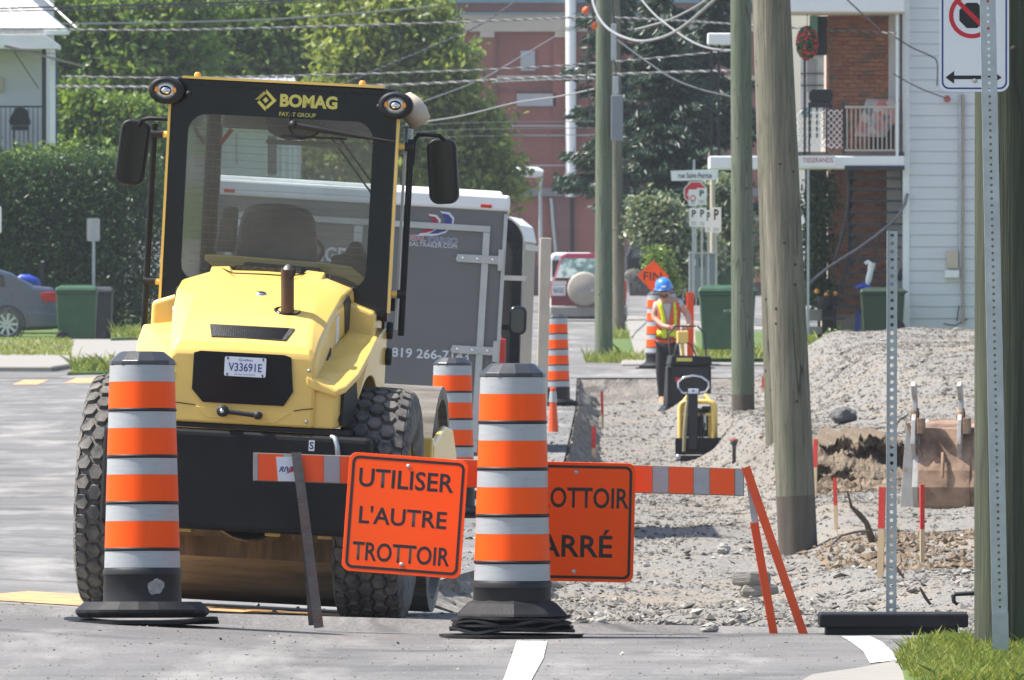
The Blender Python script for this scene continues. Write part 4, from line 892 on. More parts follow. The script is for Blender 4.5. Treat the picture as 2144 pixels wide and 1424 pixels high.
# ------------------------------------------------------------------ perforated posts
def perf_post(name, label, loc, rot, w, h, pitch, hr, flange=True, group=None):
    r_ = T(name, label, 'sign post', loc, rot, group)
    mb = MB(); n = int(h / pitch); 
    # front web built as a strip with real octagonal holes
    z0 = .0
    for i in range(n):
        a, b = i * pitch, (i + 1) * pitch; c = (a + b) / 2
        ov = [(-w / 2, a), (0, a), (w / 2, a), (w / 2, c), (w / 2, b), (0, b), (-w / 2, b), (-w / 2, c)]
        iv = [(hr * math.cos(R(q)), c + hr * math.sin(R(q))) for q in (225, 270, 315, 0, 45, 90, 135, 180)]
        vs = [(x, 0, z) for x, z in ov + iv] + [(x, .003, z) for x, z in iv]
        mb.add(vs, [(j, (j + 1) % 8, 8 + (j + 1) % 8, 8 + j) for j in range(8)] + [(8 + j, 8 + (j + 1) % 8, 16 + (j + 1) % 8, 16 + j) for j in range(8)])
    H = n * pitch
    post = mb.build('web', M['galv'], r_, recalc=False) if False else ob('web', mb.mesh('web', M['galv']), r_)
    for sx in (-1, 1): MB().box((sx * (w / 2 + .001), .014, H / 2), (.003, .030, H)).build('flange', M['galv'], r_)
    return r_, H
tp = at(1866, 1285, 56.95)
SP, H = perf_post('sign_post', 'bare perforated steel post standing upright in the black rubber block', tp, (0, R(.15), 0), .041, 1.675, .0356, .0088)
for sx, rz in ((-1, 0), (1, 0)): pass
MB().box((-.021, -.006, .835), (.003, .012, 1.67)).build('lip', M['galv'], SP)
mb = MB().tube([(-.022, -.004, 1.20), (-.05, -.004, 1.196)], .004, 6).build('stub_bolt', M['alu'], SP)
RB = T('rubber_base', 'black two layer rubber block holding the bare perforated post', 'sign base', at(1870, 1332, 56.9))
MB().ext(rrect(-.325, .325, .040, .102, .012), -.12, .22).build('upper_block', M['rubber'], RB, bevel=.008)
MB().ext(rrect(-.295, .28, .0, .042, .004), -.10, .20).build('lower_block', M['rubber'], RB, bevel=.006)
NP, H = perf_post('sign_post', 'tall grey perforated post leaning in front of the no stopping sign', at(2096, 1392, 52.4), (0, R(-1.15), 0), .058, 2.76, .0274, .0062)
MB().box((0, -.004, .10), (.066, .005, .22)).build('splice_sleeve', M['galv'], NP)
# no stopping sign
NS = T('no_stopping_sign', 'white no stopping sign with red ring and double arrow behind leaning post', 'parking sign', at(2040, 192, 53.3))
ns = 1 / (FOC / 53.3)
MB().ext(rrect(-.142, .142, 0, .46, .036), 0, .004).build('sign_plate', M['white'], NS)
mb = MB(); ring(mb, rrect(-.134, .134, .010, .452, .030), rrect(-.127, .127, .017, .445, .024), -.0008, .0004); mb.build('sign_border', M['bluesticker'], NS)
cx_, cz_ = -.010, .312
pr = [(cx_ + .094 * math.cos(a), cz_ + .094 * math.sin(a)) for a in np.linspace(0, 2 * math.pi, 48, endpoint=False)]; pi_ = [(cx_ + .076 * math.cos(a), cz_ + .076 * math.sin(a)) for a in np.linspace(0, 2 * math.pi, 48, endpoint=False)]
mb = MB(); ring(mb, pr, pi_, -.0012, .0002); mb.build('red_ring', M['redprint'], NS)
oc8 = [(cx_ + .056 * math.cos(R(22.5 + 45 * i)), cz_ + .056 * math.sin(R(22.5 + 45 * i))) for i in range(8)]
quadp(oc8, -.0010, M['signblack'], 'black_octagon', NS)
quadp([(cx_ - .06, cz_ + .047), (cx_ - .047, cz_ + .06), (cx_ + .06, cz_ - .047), (cx_ + .047, cz_ - .06)], -.0014, M['redprint'], 'red_bar', NS)
quadp([(-.118, .058), (-.083, .085), (-.083, .066), (.075, .066), (.075, .085), (.112, .058), (.075, .032), (.075, .051), (-.083, .051), (-.083, .032)], -.001, M['signblack'], 'arrow', NS)
MB().lathe([(0, -.006), (.009, -.004), (.010, 0)], 14, (.002, 0, .045), 'Y').build('bolt', M['alu'], NS)

# ------------------------------------------------------------------ wooden utility poles
def polemat(name, c1, c2, c3, z_dark=None):
    t = NT(name); v = t.co((1, 1, .045)); n1 = t.noise(v, 42, 8, .65); n2 = t.noise(t.co((1, 1, .25)), 3.2, 5, .6); n3 = t.noise(t.co((1, 1, .02)), 75, 4, .6)
    c = t.ramp(n1, (.28, c1), (.5, c2), (.72, c3)); c = t.mix(t.ramp(n2, (.42, 0), (.66, .6)), c, (c1[0] * .9, c1[1] * 1.12, c1[2] * .85, 1))
    c = t.mix(t.ramp(n3, (.60, 0), (.68, .8)), c, (.035, .03, .025, 1))
    c = t.mix(t.ramp(t.noise(t.co((1, 1, .5)), 9, 3), (.70, 0), (.76, .8)), c, (.05, .04, .03, 1))
    crk = t.n('TexVoronoi', _feature='DISTANCE_TO_EDGE'); t.set(crk.inputs['Vector'], t.co((1, 1, .05))); crk.inputs['Scale'].default_value = 16
    ck = t.n('Math', _operation='MULTIPLY'); t.set(ck.inputs[0], t.ramp(crk.outputs['Distance'], (.01, 1), (.05, 0))); t.set(ck.inputs[1], t.ramp(t.noise(t.co((1, 1, .3)), 4, 3), (.5, 0), (.6, .85)))
    c = t.mix(ck.outputs[0], c, (.03, .026, .02, 1))
    b = t.bsdf(Base__Color=c, Roughness=.9); t.bump(b, t.mix(.5, n1, n3), .9, .014); return t.m
PM_G = polemat('green_treated_pole', (.075, .095, .062), (.125, .145, .10), (.19, .19, .145))
PM_B = polemat('weathered_pole', (.10, .095, .07), (.17, .155, .115), (.27, .245, .19))
PM_D = polemat('dark_green_pole', (.028, .035, .020), (.052, .060, .036), (.095, .10, .062))
PM_F = mat('soil_stained_wood', (.085, .07, .055), .95, 0, .3, 8, .5, 30, stretch=(1, 1, .1), dirt=(.16, .13, .10, 1), ds=4, da=(.5, .8), dm=.6)
PM_K = mat('dark_knot', (.05, .04, .03), .9)
def pole(label, ub, vb, ut, s, dia, m, foot=None, name='utility_pole', hgt=None):
    d = FOC / s; p0 = at(ub, vb, d); top = at(ut, 0, d); hz = hgt or 9.0; dx = (top.x - p0.x) / (top.z - p0.z)
    rot_ = ub % 7; r_ = T(name, label, 'utility pole', p0, (0, 0, ub % 7)); c, s_ = math.cos(-(ub % 7)), math.sin(-(ub % 7))
    def P_(z, rad): return (dx * z * c, dx * z * s_, z)
    z1 = 0
    if foot:
        z1 = (vb - foot) / s; MB().tube([P_(-.3, 0), P_(z1, 0)], [dia / 2 * .99, dia / 2 * .985], 28).build('buried_foot', PM_F, r_)
    mb = MB(); N = 9; zs = [z1 + (hz - z1) * i / N for i in range(N + 1)]; zs[0] = z1 if foot else -.3
    mb.tube([P_(z, 0) for z in zs], [dia / 2 * (1 - .022 * z) for z in zs], 28); mb.build('pole_shaft', m, r_)
    gk = random.Random(int(ub)); kn = MB()
    for i in range(9):
        zk = gk.uniform(.6, 4.8); a = gk.uniform(3.4, 6.0); q = P_(zk, 0); rr = dia / 2 * (1 - .022 * zk)
        kn.lathe([(.0, .004), (.006 + .006 * gk.random(), .003), (.016, -.004)], 8, M=Matrix.Translation(Vector((q[0] + rr * math.cos(a - rot_), q[1] + rr * math.sin(a - rot_), zk))) @ Matrix.Rotation(a - rot_, 4, 'Z') @ Matrix.Rotation(R(90), 4, 'Y'))
    kn.build('knot', PM_K, r_, kind='stuff')
    return r_
pole('leaning grey wooden pole with dug out foot, nearest in the trench', 1671, 1150, 1617, 280, .297, PM_B, 1038)
pole('wooden pole mostly hidden behind the leaning pole in the trench', 1636, 1000, 1603, 205, .30, PM_B)
pole('greenish wooden pole with brown uncovered foot in the gravel', 1556, 885, 1551, 165, .295, PM_G, 826)
p3 = pole('green wooden pole with grey electrical box standing in weeds', 1264, 752, 1264.5, 127, .30, PM_G)
pole('thin brown wooden pole close behind the green pole with box', 1296, 700, 1286, 100, .27, PM_B)
pr_ = pole('thick dark green wooden pole at the right edge by the grass', 2124, 1372, 2120, 505, .335, PM_D)
s = 505.
ps = T('pole_step', 'black iron step sticking out left from dark green pole', 'pole step', at(2040, 1242, 54.0))
MB().tube([(.02, 0, 0), (-.08, -.01, -.004), (-.088, -.01, -.01), (-.085, -.01, -.035), (-.07, -.01, -.048)], [.009, .009, .010, .009, .006], 8).build('step_iron', M['iron'], ps)
# grey box and conduits on the green pole
s = 127.; EB = T('electrical_box', 'grey electrical box with conduit fixed on the green wooden pole', 'electrical box', at(1292, 294, FOC / s - .25))
MB().box((0, 0, .37), (25 / s, .16, .745)).build('box_body', M['cabinet'], EB, bevel=.012)
MB().box((-.02, 0, .90), (.085, .07, .31)).build('conduit', M['galv'], EB, bevel=.008)
MB().box((-.055, 0, 1.62), (.085, .07, .60)).build('conduit', M['galv'], EB, bevel=.008)
MB().tube([(-.05, 0, 1.9), (-.075, 0, 2.2), (-.08, 0, 2.8)], .02, 6).build('cable', M['cable'], EB)
MB().tube([(-.05, 0, 1.32), (-.02, 0, 1.2), (-.02, 0, 1.05)], .015, 6).build('cable', M['cable'], EB)
# ------------------------------------------------------------------ vehicles on the road
class Fr:
    """local metres from photo points at one distance; u0,v0 is the foot of the thing"""
    def __init__(s, u0, v0, sc): s.u, s.v, s.s = u0, v0, sc; s.d = FOC / sc; s.loc = at(u0, v0, s.d)
    def x(s, u): return (u - s.u) / s.s
    def z(s, v): return (s.v - v) / s.s
    def p(s, u, v, y=0): return (s.x(u), y, s.z(v))
    def b(s, u0, u1, v0, v1, y0, y1, mb=None, mi=0):
        return (mb or MB()).box(((s.x(u0) + s.x(u1)) / 2, (y0 + y1) / 2, (s.z(v0) + s.z(v1)) / 2), (abs(s.x(u1) - s.x(u0)), y1 - y0, abs(s.z(v0) - s.z(v1))), mi)
    def poly(s, pts, y0, y1, mb=None, mi=0): return (mb or MB()).ext([(s.x(u), s.z(v)) for u, v in pts], y0, y1, mi)
def thing(f, name, label, cat, rot=(0, 0, 0), group=None): return T(name, label, cat, f.loc, rot, group)

f = Fr(716, 1040, 260); TR = thing(f, 'cargo_trailer', 'grey enclosed cargo trailer with white roof edge and phone number on its doors', 'trailer', (0, R(3.4), 0))
W2 = 1.195; zt_ = 2.49
MB().box((0, 2.3, 1.40), (2 * W2, 4.6, 2.02)).build('trailer_body', M['trailer'], TR, bevel=.02)
MB().box((0, 2.3, zt_ - .055), (2 * W2 + .03, 4.66, .13)).build('roof_rail', M['white'], TR, bevel=.025)
MB().box((0, 2.3, zt_ + .02), (2 * W2 - .1, 4.5, .04)).build('roof', M['white'], TR, bevel=.02)
def trim(x0, x1, z0, z1, name='door_trim'): return MB().box(((x0 + x1) / 2, -.012, (z0 + z1) / 2), (x1 - x0, .022, z1 - z0)).build(name, M['alu'], TR, bevel=.002)
xr = 1.065; xl_ = -1.06; zd = 2.245
trim(xl_, xr, zd - .05, zd); trim(xr - .055, xr, .42, zd - .052); trim(xl_, xl_ + .055, .42, zd - .052); trim(-.03, .04, .42, zd - .052)
for z in (1.975, 1.24, .55):
    h = MB().ext([(.80, z - .012), (.815, z - .032), (1.17, z - .034), (1.17, z + .034), (.815, z + .032)] , -.034, -.024).build('hinge', M['alu'], TR, bevel=.003)
    MB().box((1.165, -.03, z), (.045, .035, .17)).build('hinge_knuckle', M['alu'], h, bevel=.004)
    for x in (.86, .98, 1.10): MB().lathe([(0, -.042), (.012, -.04), (.013, -.034)], 12, (x, 0, z), 'Y').build('bolt', M['chrome'], h)
MB().box((1.185, -.012, 1.4), (.03, .02, 1.9)).build('corner_trim', M['alu'], TR)
for x in (-1.05, 1.02): MB().box((x, -.025, 2.405), (.09, .03, .028)).build('marker_light', M['redlens'], TR, bevel=.006)
for x in (-.16, -.08, .0, .08, .16): MB().lathe([(0, -.03), (.025, -.02), (.028, .0)], 12, (x - .02, 0, 2.415), 'Y').build('marker_light', M['lamp'], TR)
MB().box((.90, -.02, .41), (.05, .03, .10)).build('tail_light', M['redlens'], TR)
def tx(s, u0, u1, v0, v1, m, bold=.01):
    # photo box on the trailer back, undoing its 3.4 degree lean
    def L(u, v):
        dx, dz = f.x(u), f.z(v); a = R(3.4); return dx * math.cos(a) - dz * math.sin(a), dx * math.sin(a) + dz * math.cos(a)
    a = L(u0, (v0 + v1) / 2); b_ = L(u1, (v0 + v1) / 2 + (u1 - u0) * .059); h = (v1 - v0) / f.s
    return text(s, a[0], b_[0], a[1] - h / 2, a[1] + h / 2, m, TR, -.004, bold)
M['printred'] = mat('print_red', (.36, .03, .05), .45); M['printblue'] = mat('print_blue', (.05, .05, .22), .45); M['printwhite'] = mat('print_white', (.66, .68, .70), .45)
o = tx('IDEAL', 845, 892, 490, 503, M['printwhite'], .05); o2 = tx('IDEAL', 846, 891, 491, 502, M['printred'], .0); o2.location.y -= .002
o = tx('CARGO', 897, 958, 495, 508, M['printwhite'], .05); o2 = tx('CARGO', 898, 957, 496, 507, M['printblue'], .0); o2.location.y -= .002
tx('IDEALTRAILER.COM', 845, 956, 505, 514, M['printwhite'], .0)
tx('819 266-7143', 820, 982, 727, 747, M['printwhite'], .015)
tx('IGE', 672, 724, 516, 548, M['printwhite'], .03); tx('ERT', 672, 724, 552, 582, M['printwhite'], .03)
pl = MB().box((-.935, -.012, 2.10), (.20, .01, .17)).build('licence_plate', M['platewhite'], TR); text('RH 419', -1.02, -.85, 2.06, 2.14, M['signblack'], pl, -.019)
def swoosh(c0, m, name, y):
    pts = [(-.13, -.12), (-.02, -.05), (.02, .0), (.03, .05), (-.02, .10), (.06, .095), (.105, .05), (.10, -.02), (.04, -.08), (-.04, -.11)]
    mb = MB(); mb.add([(c0[0] + a * c0[2], y, c0[1] + b_ * c0[2]) for a, b_ in pts], [(0, 1, 8, 9), (1, 2, 7, 8), (2, 3, 6, 7), (3, 4, 5, 6)]); return ob(name, mb.mesh(name, m), TR)
lx = .575; lz = 2.235
swoosh((lx, lz - .005, .84), M['printwhite'], 'logo_edge', -.003); swoosh((lx + .0, lz - .002, .66), M['printred'], 'logo', -.005)
swoosh((lx + .095, lz + .012, .95), M['printwhite'], 'logo_edge', -.006); swoosh((lx + .098, lz + .012, .78), M['printblue'], 'logo', -.008)
for x in (-.9, .9):
    for y in (2.0, 2.8): MB().lathe([(0, -.09), (.2, -.09), (.30, -.09), (.32, -.06), (.32, .06), (.30, .09), (0, .09)], 24, (x, y, .32), 'X').build('wheel', M['tyre'], TR)

# second trailer ahead with rounded white roof
f = Fr(975, 985, 205); T2 = thing(f, 'cargo_trailer', 'dark enclosed trailer with rounded white roof ahead of the grey trailer', 'trailer', (0, R(2), R(-1.6)))
prof = rrect(-1.1, .50, .42, 2.60, .26, 8)
MB().ext(prof, 0, 5).build('trailer_body', mat('painted_reflection_side', (.06, .055, .05), .3, .3, .3, 1.2, dirt=(.34, .13, .07, 1), ds=1.6, da=(.58, .7), dm=.8), T2)  # brown blotches in the colour imitate reflections on the dark side
mb = MB(); ring(mb, rrect(-1.11, .512, .41, 2.61, .27, 8), rrect(-.98, .40, .55, 2.42, .2, 8), -.05, .02); mb.build('rear_frame', M['blackgloss'], T2, bevel=.01)
mb = MB(); ring(mb, rrect(-1.115, .518, .5, 2.62, .27, 8), rrect(-1.10, .505, .5, 2.605, .26, 8), -.06, -.03); mb.build('frame_edge', M['chrome'], T2)
secs = []
for y in (0.02, 5.02): secs.append([(-1.115, y, 2.30), (-1.08, y, 2.50), (-.95, y, 2.61), (.35, y, 2.61), (.47, y, 2.52), (.51, y, 2.36), (.49, y, 2.35), (.0, y, 2.5), (-1.0, y, 2.4)])
MB().loft(secs).build('roof', M['white'], T2)
MB().box((.52, 2.5, 2.30), (.02, 5, .06)).build('roof_moulding', M['alu'], T2)
MB().box((.26, -.03, 1.5), (.07, .03, 1.75)).build('door_bar', M['white'], T2); MB().box((.30, -.05, 1.98), (.5, .03, .05)).build('latch', M['alu'], T2)
MB().box((.20, -.03, 2.33), (.24, .02, .03)).build('light_strip', M['white'], T2); MB().box((.17, -.06, 2.50), (.10, .03, .07)).build('tail_light', M['redlens'], T2)
MB().box((.09, -.02, 1.8), (.2, .02, 1.1)).build('window', M['darkglass'], T2)
MB().lathe([(0, -.1), (.2, -.1), (.33, -.1), (.35, 0), (.33, .1), (0, .1)], 24, (.38, 2.4, .36), 'X').build('wheel', M['tyre'], T2)
f = Fr(1134, 850, 207); PN = thing(f, 'plywood_panel', 'beige upright panel leaning against the dark trailer side', 'panel', (0, R(1.4), R(0)))
f.b(1123, 1146, 498, 850, 0, 1.25).build('panel_board', M['cream'], PN, bevel=.006)
# dark pickup in front of the grey trailer, seen by its mirror
f = Fr(960, 1010, 225); PK = thing(f, 'pickup_truck', 'dark pickup whose door mirror shows beside the grey trailer', 'pickup truck', (0, R(2), 0))
MB().ext([(-1.0, .45), (.42, .45), (.44, .85), (.40, 1.05), (.30, 1.65), (-.85, 1.65), (-.98, 1.05)], .2, 4.8).build('truck_body', M['carblack'], PK, bevel=.05, seg=3)
MB().box((.36, .18, 1.20), (.07, .06, .3)).build('tail_light', M['redlens'], PK, bevel=.01)
mr = MB().ext(rrect(.42, .585, 1.385, 1.655, .06), 2.2, 2.36).build('door_mirror', M['blackgloss'], PK, bevel=.02, seg=3)
MB().ext(rrect(.435, .558, 1.405, 1.635, .045), 2.19, 2.2).build('mirror_glass', mat('bluish_mirror', (.12, .17, .17), .06, .8, .4, 4), mr)
MB().box((.40, 2.27, 1.45), (.1, .06, .05)).build('mirror_foot', M['blackgloss'], mr)

# maroon sport utility car with spare wheel
f = Fr(1232, 673, 90); SV = thing(f, 'parked_car', 'maroon four wheel drive car with beige spare wheel cover on its tailgate', 'car', (0, 0, R(-2)))
MB().loft([[(f.x(1153), y, f.z(645)), (f.x(1154), y, f.z(590)), (f.x(1159), y, f.z(583)), (f.x(1305), y, f.z(583)), (f.x(1310), y, f.z(590)), (f.x(1311), y, f.z(645))] for y in (.05, 3.4)]).build('body', M['maroon'], SV, bevel=.06, seg=3)
MB().loft([[(f.x(1158), y0, f.z(586)), (f.x(1173), y1, f.z(536)), (f.x(1182), y1 + .05, f.z(530)), (f.x(1282), y1 + .05, f.z(530)), (f.x(1291), y1, f.z(536)), (f.x(1306), y0, f.z(586))] for y0, y1 in ((.06, .35), (2.6, 2.1))]).build('cabin', M['maroon'], SV, bevel=.04, seg=3)
MB().loft([[(f.x(1164), y, f.z(582)), (f.x(1176), y + .26, f.z(541)), (f.x(1288), y + .26, f.z(541)), (f.x(1300), y, f.z(582))] for y in (.045, .08)]).build('rear_window', mat('greenish_glass', (.05, .09, .085), .06, 0, .8, 2.2, coat=1, dirt=(.38, .46, .43, 1), ds=1.4, da=(.5, .58), dm=.8), SV)  # pale green blotches mixed into the glass colour
f.b(1151, 1313, 640, 664, -.05, .5).build('bumper', M['bumpergrey'], SV, bevel=.05, seg=3)
sw = MB().lathe([(0, -.24), (.34, -.235), (.385, -.21), (.40, -.16), (.39, -.04), (.3, .0)], 36, (f.x(1224), 0, f.z(605)), 'Y').build('spare_wheel_cover', mat('grey_beige_cover', (.36, .325, .28), .6, 0, .08), SV); text('RAV4', f.x(1206), f.x(1243), f.z(610), f.z(600), M['greywindow'], sw, -.245, .02)
pl = f.b(1155, 1184, 597, 619, -.02, .04).build('licence_plate', M['platewhite'], SV); text('V64 KAS', f.x(1158), f.x(1181), f.z(615), f.z(602), M['signblack'], pl, -.026)
f.b(1154, 1186, 588, 597, -.03, .05).build('plate_lamp_bar', M['chrome'], SV, bevel=.01)
for a, b in ((1152, 1158), (1304, 1312)): f.b(a, b, 588, 625, -.01, .2).build('tail_light', M['redlens'], SV, bevel=.01)
for a in (1160, 1290):
    for y in (.9, 2.9): MB().lathe([(0, -.11), (.24, -.11), (.34, -.09), (.35, 0), (.34, .09), (.24, .11), (0, .11)], 24, (f.x(a + 6), y, .35), 'X').build('wheel', M['tyre'], SV)
f.b(1165, 1300, 655, 668, .4, 3).build('underbody', M['black'], SV)
for a in (1186, 1278): MB().box((f.x(a), 1.2, f.z(527)), (.03, 1.4, .04)).build('roof_rail', M['iron'], SV)
# blue-grey saloon at the left edge
f = Fr(12, 708, 107); SE = thing(f, 'parked_car', 'blue grey saloon car parked on the left lawn beside green bin', 'car', (0, 0, R(4)))
X, Z = f.x, f.z
side = [(131, 655), (128, 683), (110, 690), (60, 692), (-40, 692), (-250, 694), (-300, 690), (-312, 650), (-290, 625), (-200, 612), (-150, 604), (-95, 566), (-60, 559), (-5, 563), (22, 571), (70, 598), (108, 602), (120, 610), (124, 632)]
MB().ext([(X(u), Z(v)) for u, v in side], -.02, 1.7).build('body', M['carpaint'], SE, bevel=.09, seg=4)
win = [(-135, 603), (-93, 572), (-60, 566), (-8, 569), (8, 578), (12, 601)]
MB().ext([(X(u), Z(v)) for u, v in win], -.028, -.018).build('side_window', M['darkglass'], SE)
MB().ext([(X(u), Z(v)) for u, v in [(16, 600), (12, 579), (26, 580), (58, 597)]], -.026, -.018).build('quarter_panel', M['carpaint'], SE)
f.poly([(84, 613), (112, 611), (120, 617), (121, 632), (90, 632), (86, 622)], -.04, .5).build('tail_light', M['redlens'], SE, bevel=.01)
f.poly([(55, 650), (131, 656), (131, 672), (128, 684), (60, 688)], -.04, 1.72).build('bumper', M['carpaint'], SE, bevel=.05, seg=3)
for u in (14, -240):
    w = T('wheel', None, None, (X(u), -.01, Z(679))); w.parent = SE
    MB().lathe([(.22, -.03), (.29, -.035), (.325, -.01), (.33, .1), (.32, .2)], 32, (0, 0, 0), 'Y').build('tyre', M['tyre'], w)
    mb = MB(); mb.lathe([(.21, -.012), (.232, -.03), (.235, 0)], 32, (0, 0, 0), 'Y'); mb.lathe([(0, -.02), (.05, -.02), (.055, 0)], 20, (0, 0, 0), 'Y')
    mb = mb.build('rim', M['silver'], w)
    for i in range(9): a = 2 * math.pi * i / 9; MB().bar((.04 * math.cos(a), -.012, .04 * math.sin(a)), (.22 * math.cos(a), -.016, .22 * math.sin(a)), .05, .02).build('spoke', M['silver'], w)
    MB().lathe([(.345, -.018), (.36, -.03), (.37, -.018)], 32, (0, 0, 0), 'Y').build('arch', M['black'], w)
    MB().lathe([(0, .01), (.22, .01)], 24, (0, 0, 0), 'Y').build('brake_disc', M['iron'], w)
# dark car and a white van far down the street
f = Fr(1345, 612, 84); DC = thing(f, 'parked_car', 'black car far down the street behind the orange diamond sign', 'car')
MB().ext([(X_, z) for X_, z in [(-.42, .28), (.75, .28), (.85, .5), (.80, .82), (.45, .95), (.25, 1.15), (-.3, 1.18), (-.42, .9)]], 0, 1.6).build('body', M['carblack'], DC, bevel=.07, seg=3)
MB().ext([(-.28, .86), (.36, .86), (.2, 1.1), (-.24, 1.12)], -.03, -.01).build('window', mat('grey_car_glass', (.12, .13, .14), .1, 0, .3, 3, coat=1), DC)
for x in (-.2, .6): MB().lathe([(0, -.05), (.25, -.05), (.3, 0), (.3, .2)], 20, (x, 0, .3), 'Y').build('wheel', M['tyre'], DC)
f = Fr(1160, 668, 82); WV = thing(f, 'parked_car', 'white vehicle glimpsed behind the maroon car', 'van')
f.poly([(1150, 655), (1150, 540), (1158, 529), (1240, 529), (1246, 560), (1246, 655)], 0, 3.5).build('body', M['white'], WV, bevel=.08, seg=3)
f.b(1156, 1240, 545, 580, -.02, .0).build('window', M['darkglass'], WV)

# ------------------------------------------------------------------ wheeled bins
GBIN = 'wheeled refuse bins put out by the street'
def wbin(label, u0, u1, vt, vb, s, m, side=-1, text_=None, dep=.7):
    f = Fr((u0 + u1) / 2, vb, s); w = (u1 - u0) / s; h = (vb - vt) / s; r_ = thing(f, 'wheeled_bin', label, 'wheeled bin', (0, 0, 0), GBIN)
    b = .86; MB().loft([[(-w / 2 * b, .06, .04), (w / 2 * b, .06, .04), (w / 2 * b, dep * .9, .04), (-w / 2 * b, dep * .9, .04)], [(-w / 2 * .97, 0, h * .86), (w / 2 * .97, 0, h * .86), (w / 2 * .97, dep, h * .86), (-w / 2 * .97, dep, h * .86)]]).build('bin_body', m, r_, bevel=.025, seg=2)
    MB().box((0, dep / 2, h * .875), (w, dep + .06, h * .05)).build('rim', m, r_, bevel=.012)
    MB().loft([[(-w * .51, -.05, h * .90), (w * .51, -.05, h * .90), (w * .51, dep + .03, h * .90), (-w * .51, dep + .03, h * .90)], [(-w * .48, -.02, h * .96), (w * .48, -.02, h * .96), (w * .48, dep, h * .965), (-w * .48, dep, h * .965)], [(-w * .36, .1, h), (w * .36, .1, h), (w * .36, dep - .1, h), (-w * .36, dep - .1, h)]]).build('lid', m, r_, bevel=.015)
    MB().tube([(side * w * .53, .02, h * .91), (side * w * .53, dep, h * .91)], .018, 8).build('handle', m, r_)
    for y in (.06, dep - .1): MB().lathe([(0, -.03), (.10, -.03), (.125, -.02), (.125, .03), (0, .03)], 24, (side * w * .33, y - .02, .125), 'Y').build('wheel', M['rubber'], r_)
    return r_, w, h
wbin('green wheeled bin beside the parked saloon on the left', 116, 203, 597, 719, 109, M['greenbin'])
wbin('charcoal wheeled bin right of the left green bin before the hedge', 192, 235, 600, 719, 106, M['greybin'], 1)
r_, w, h = wbin('large green wheeled bin on the grass strip behind the greenish pole', 1463, 1584, 597, 737, 133, M['greenbin'], 1)
text('B-7 2500', -.06, .10, h * .60, h * .635, M['printwhite'], r_, -.012)
wbin('smaller green wheeled bin farther back behind the large green bin', 1499, 1560, 552, 640, 100, M['greenbin'], 1)

# ------------------------------------------------------------------ works: machines, worker, tools
f = Fr(1459, 971, 176); PC = thing(f, 'plate_compactor', 'yellow framed reversible plate compactor standing on the gravel by the trench', 'compactor', (0, 0, R(-4)))
x, z = f.x, f.z
MB().ext([(x(1414), z(917)), (x(1504), z(917)), (x(1504), z(952)), (x(1414), z(952))], -.06, .62).build('engine_tray', M['steelblack'], PC, bevel=.012)
MB().loft([[(x(1413), y, z(971)), (x(1503), y, z(971)), (x(1496), y, z(955)), (x(1420), y, z(955))] for y in (-.08, .66)]).build('base_plate', M['steelblack'], PC, bevel=.006)
for u in (1421, 1497): MB().lathe([(0, -.04), (.03, -.04), (.035, .0), (.03, .04), (0, .04)], 14, (x(u), -.06, z(957)), 'Y').build('rubber_mount', M['galv'], PC)
for y, nm in ((-.02, 'frame_tube'), (.5, 'frame_tube')):
    MB().tube([(x(1424), y, z(919)), (x(1424), y, z(852)), (x(1427), y, z(845)), (x(1434), y, z(841)), (x(1482), y, z(841)), (x(1490), y, z(845)), (x(1493), y, z(852)), (x(1493), y, z(919))], .028, 12).build(nm, M['yellow'], PC)
for a, b in ((1430, 1442), (1488, 1476)): MB().tube([(x(a), -.02, z(842)), (x(b), .05, z(826))], .020, 10).build('brace', M['yellow'], PC)
MB().tube([(x(1424), -.02, z(868)), (x(1493), -.02, z(868))], .02, 10).build('brace', M['yellow'], PC)
MB().box((x(1489), .02, z(895)), (.07, .03, .28)).build('guard', M['yellow'], PC)
MB().box((0, .28, z(885)), (.30, .42, .34)).build('engine', mat('engine_dark', (.02, .02, .02), .4, .3, .5, 30), PC, bevel=.02)
MB().box((x(1480), .1, z(855)), (.12, .2, .05)).build('air_filter', M['black'], PC, bevel=.01)
MB().box((x(1452), -.10, z(882)), (20 / 176, .08, 118 / 176)).build('handle_column', M['black'], PC, bevel=.015)
MB().box((x(1453), -.11, z(819)), (21 / 176, .07, 10 / 176)).build('label_plate', M['printwhite'], PC, bevel=.004)
MB().box((x(1453), -.147, z(818)), (.022, .003, .028)).build('blue_mark', M['blue'], PC)
MB().tube([(x(u), -.12, z(v)) for u, v in [(1440, 823), (1430, 822), (1421, 812), (1421, 800), (1433, 790), (1452, 786), (1471, 789), (1484, 799), (1485, 811), (1478, 821), (1466, 822)]], .012, 10).build('handle_loop', M['chrome'], PC)
MB().tube([(x(1442), -.1, z(822)), (x(1438), -.14, z(860)), (x(1435), -.14, z(905)), (x(1433), -.10, z(945))], [.015, .022, .025, .02], 8).build('strap', mat('dirty_strap', (.28, .24, .15), .8), PC)
for a in (1468, 1474): MB().tube([(x(a), -.05, z(862)), (x(a + 3), -.09, z(890)), (x(a - 2), -.1, z(915)), (x(a - 8), -.1, z(935))], .012, 8).build('hose', M['black'], PC)
MB().tube([(x(1476), -.07, z(868)), (x(1477), -.08, z(900))], .02, 8).build('cylinder_rod', M['galv'], PC)

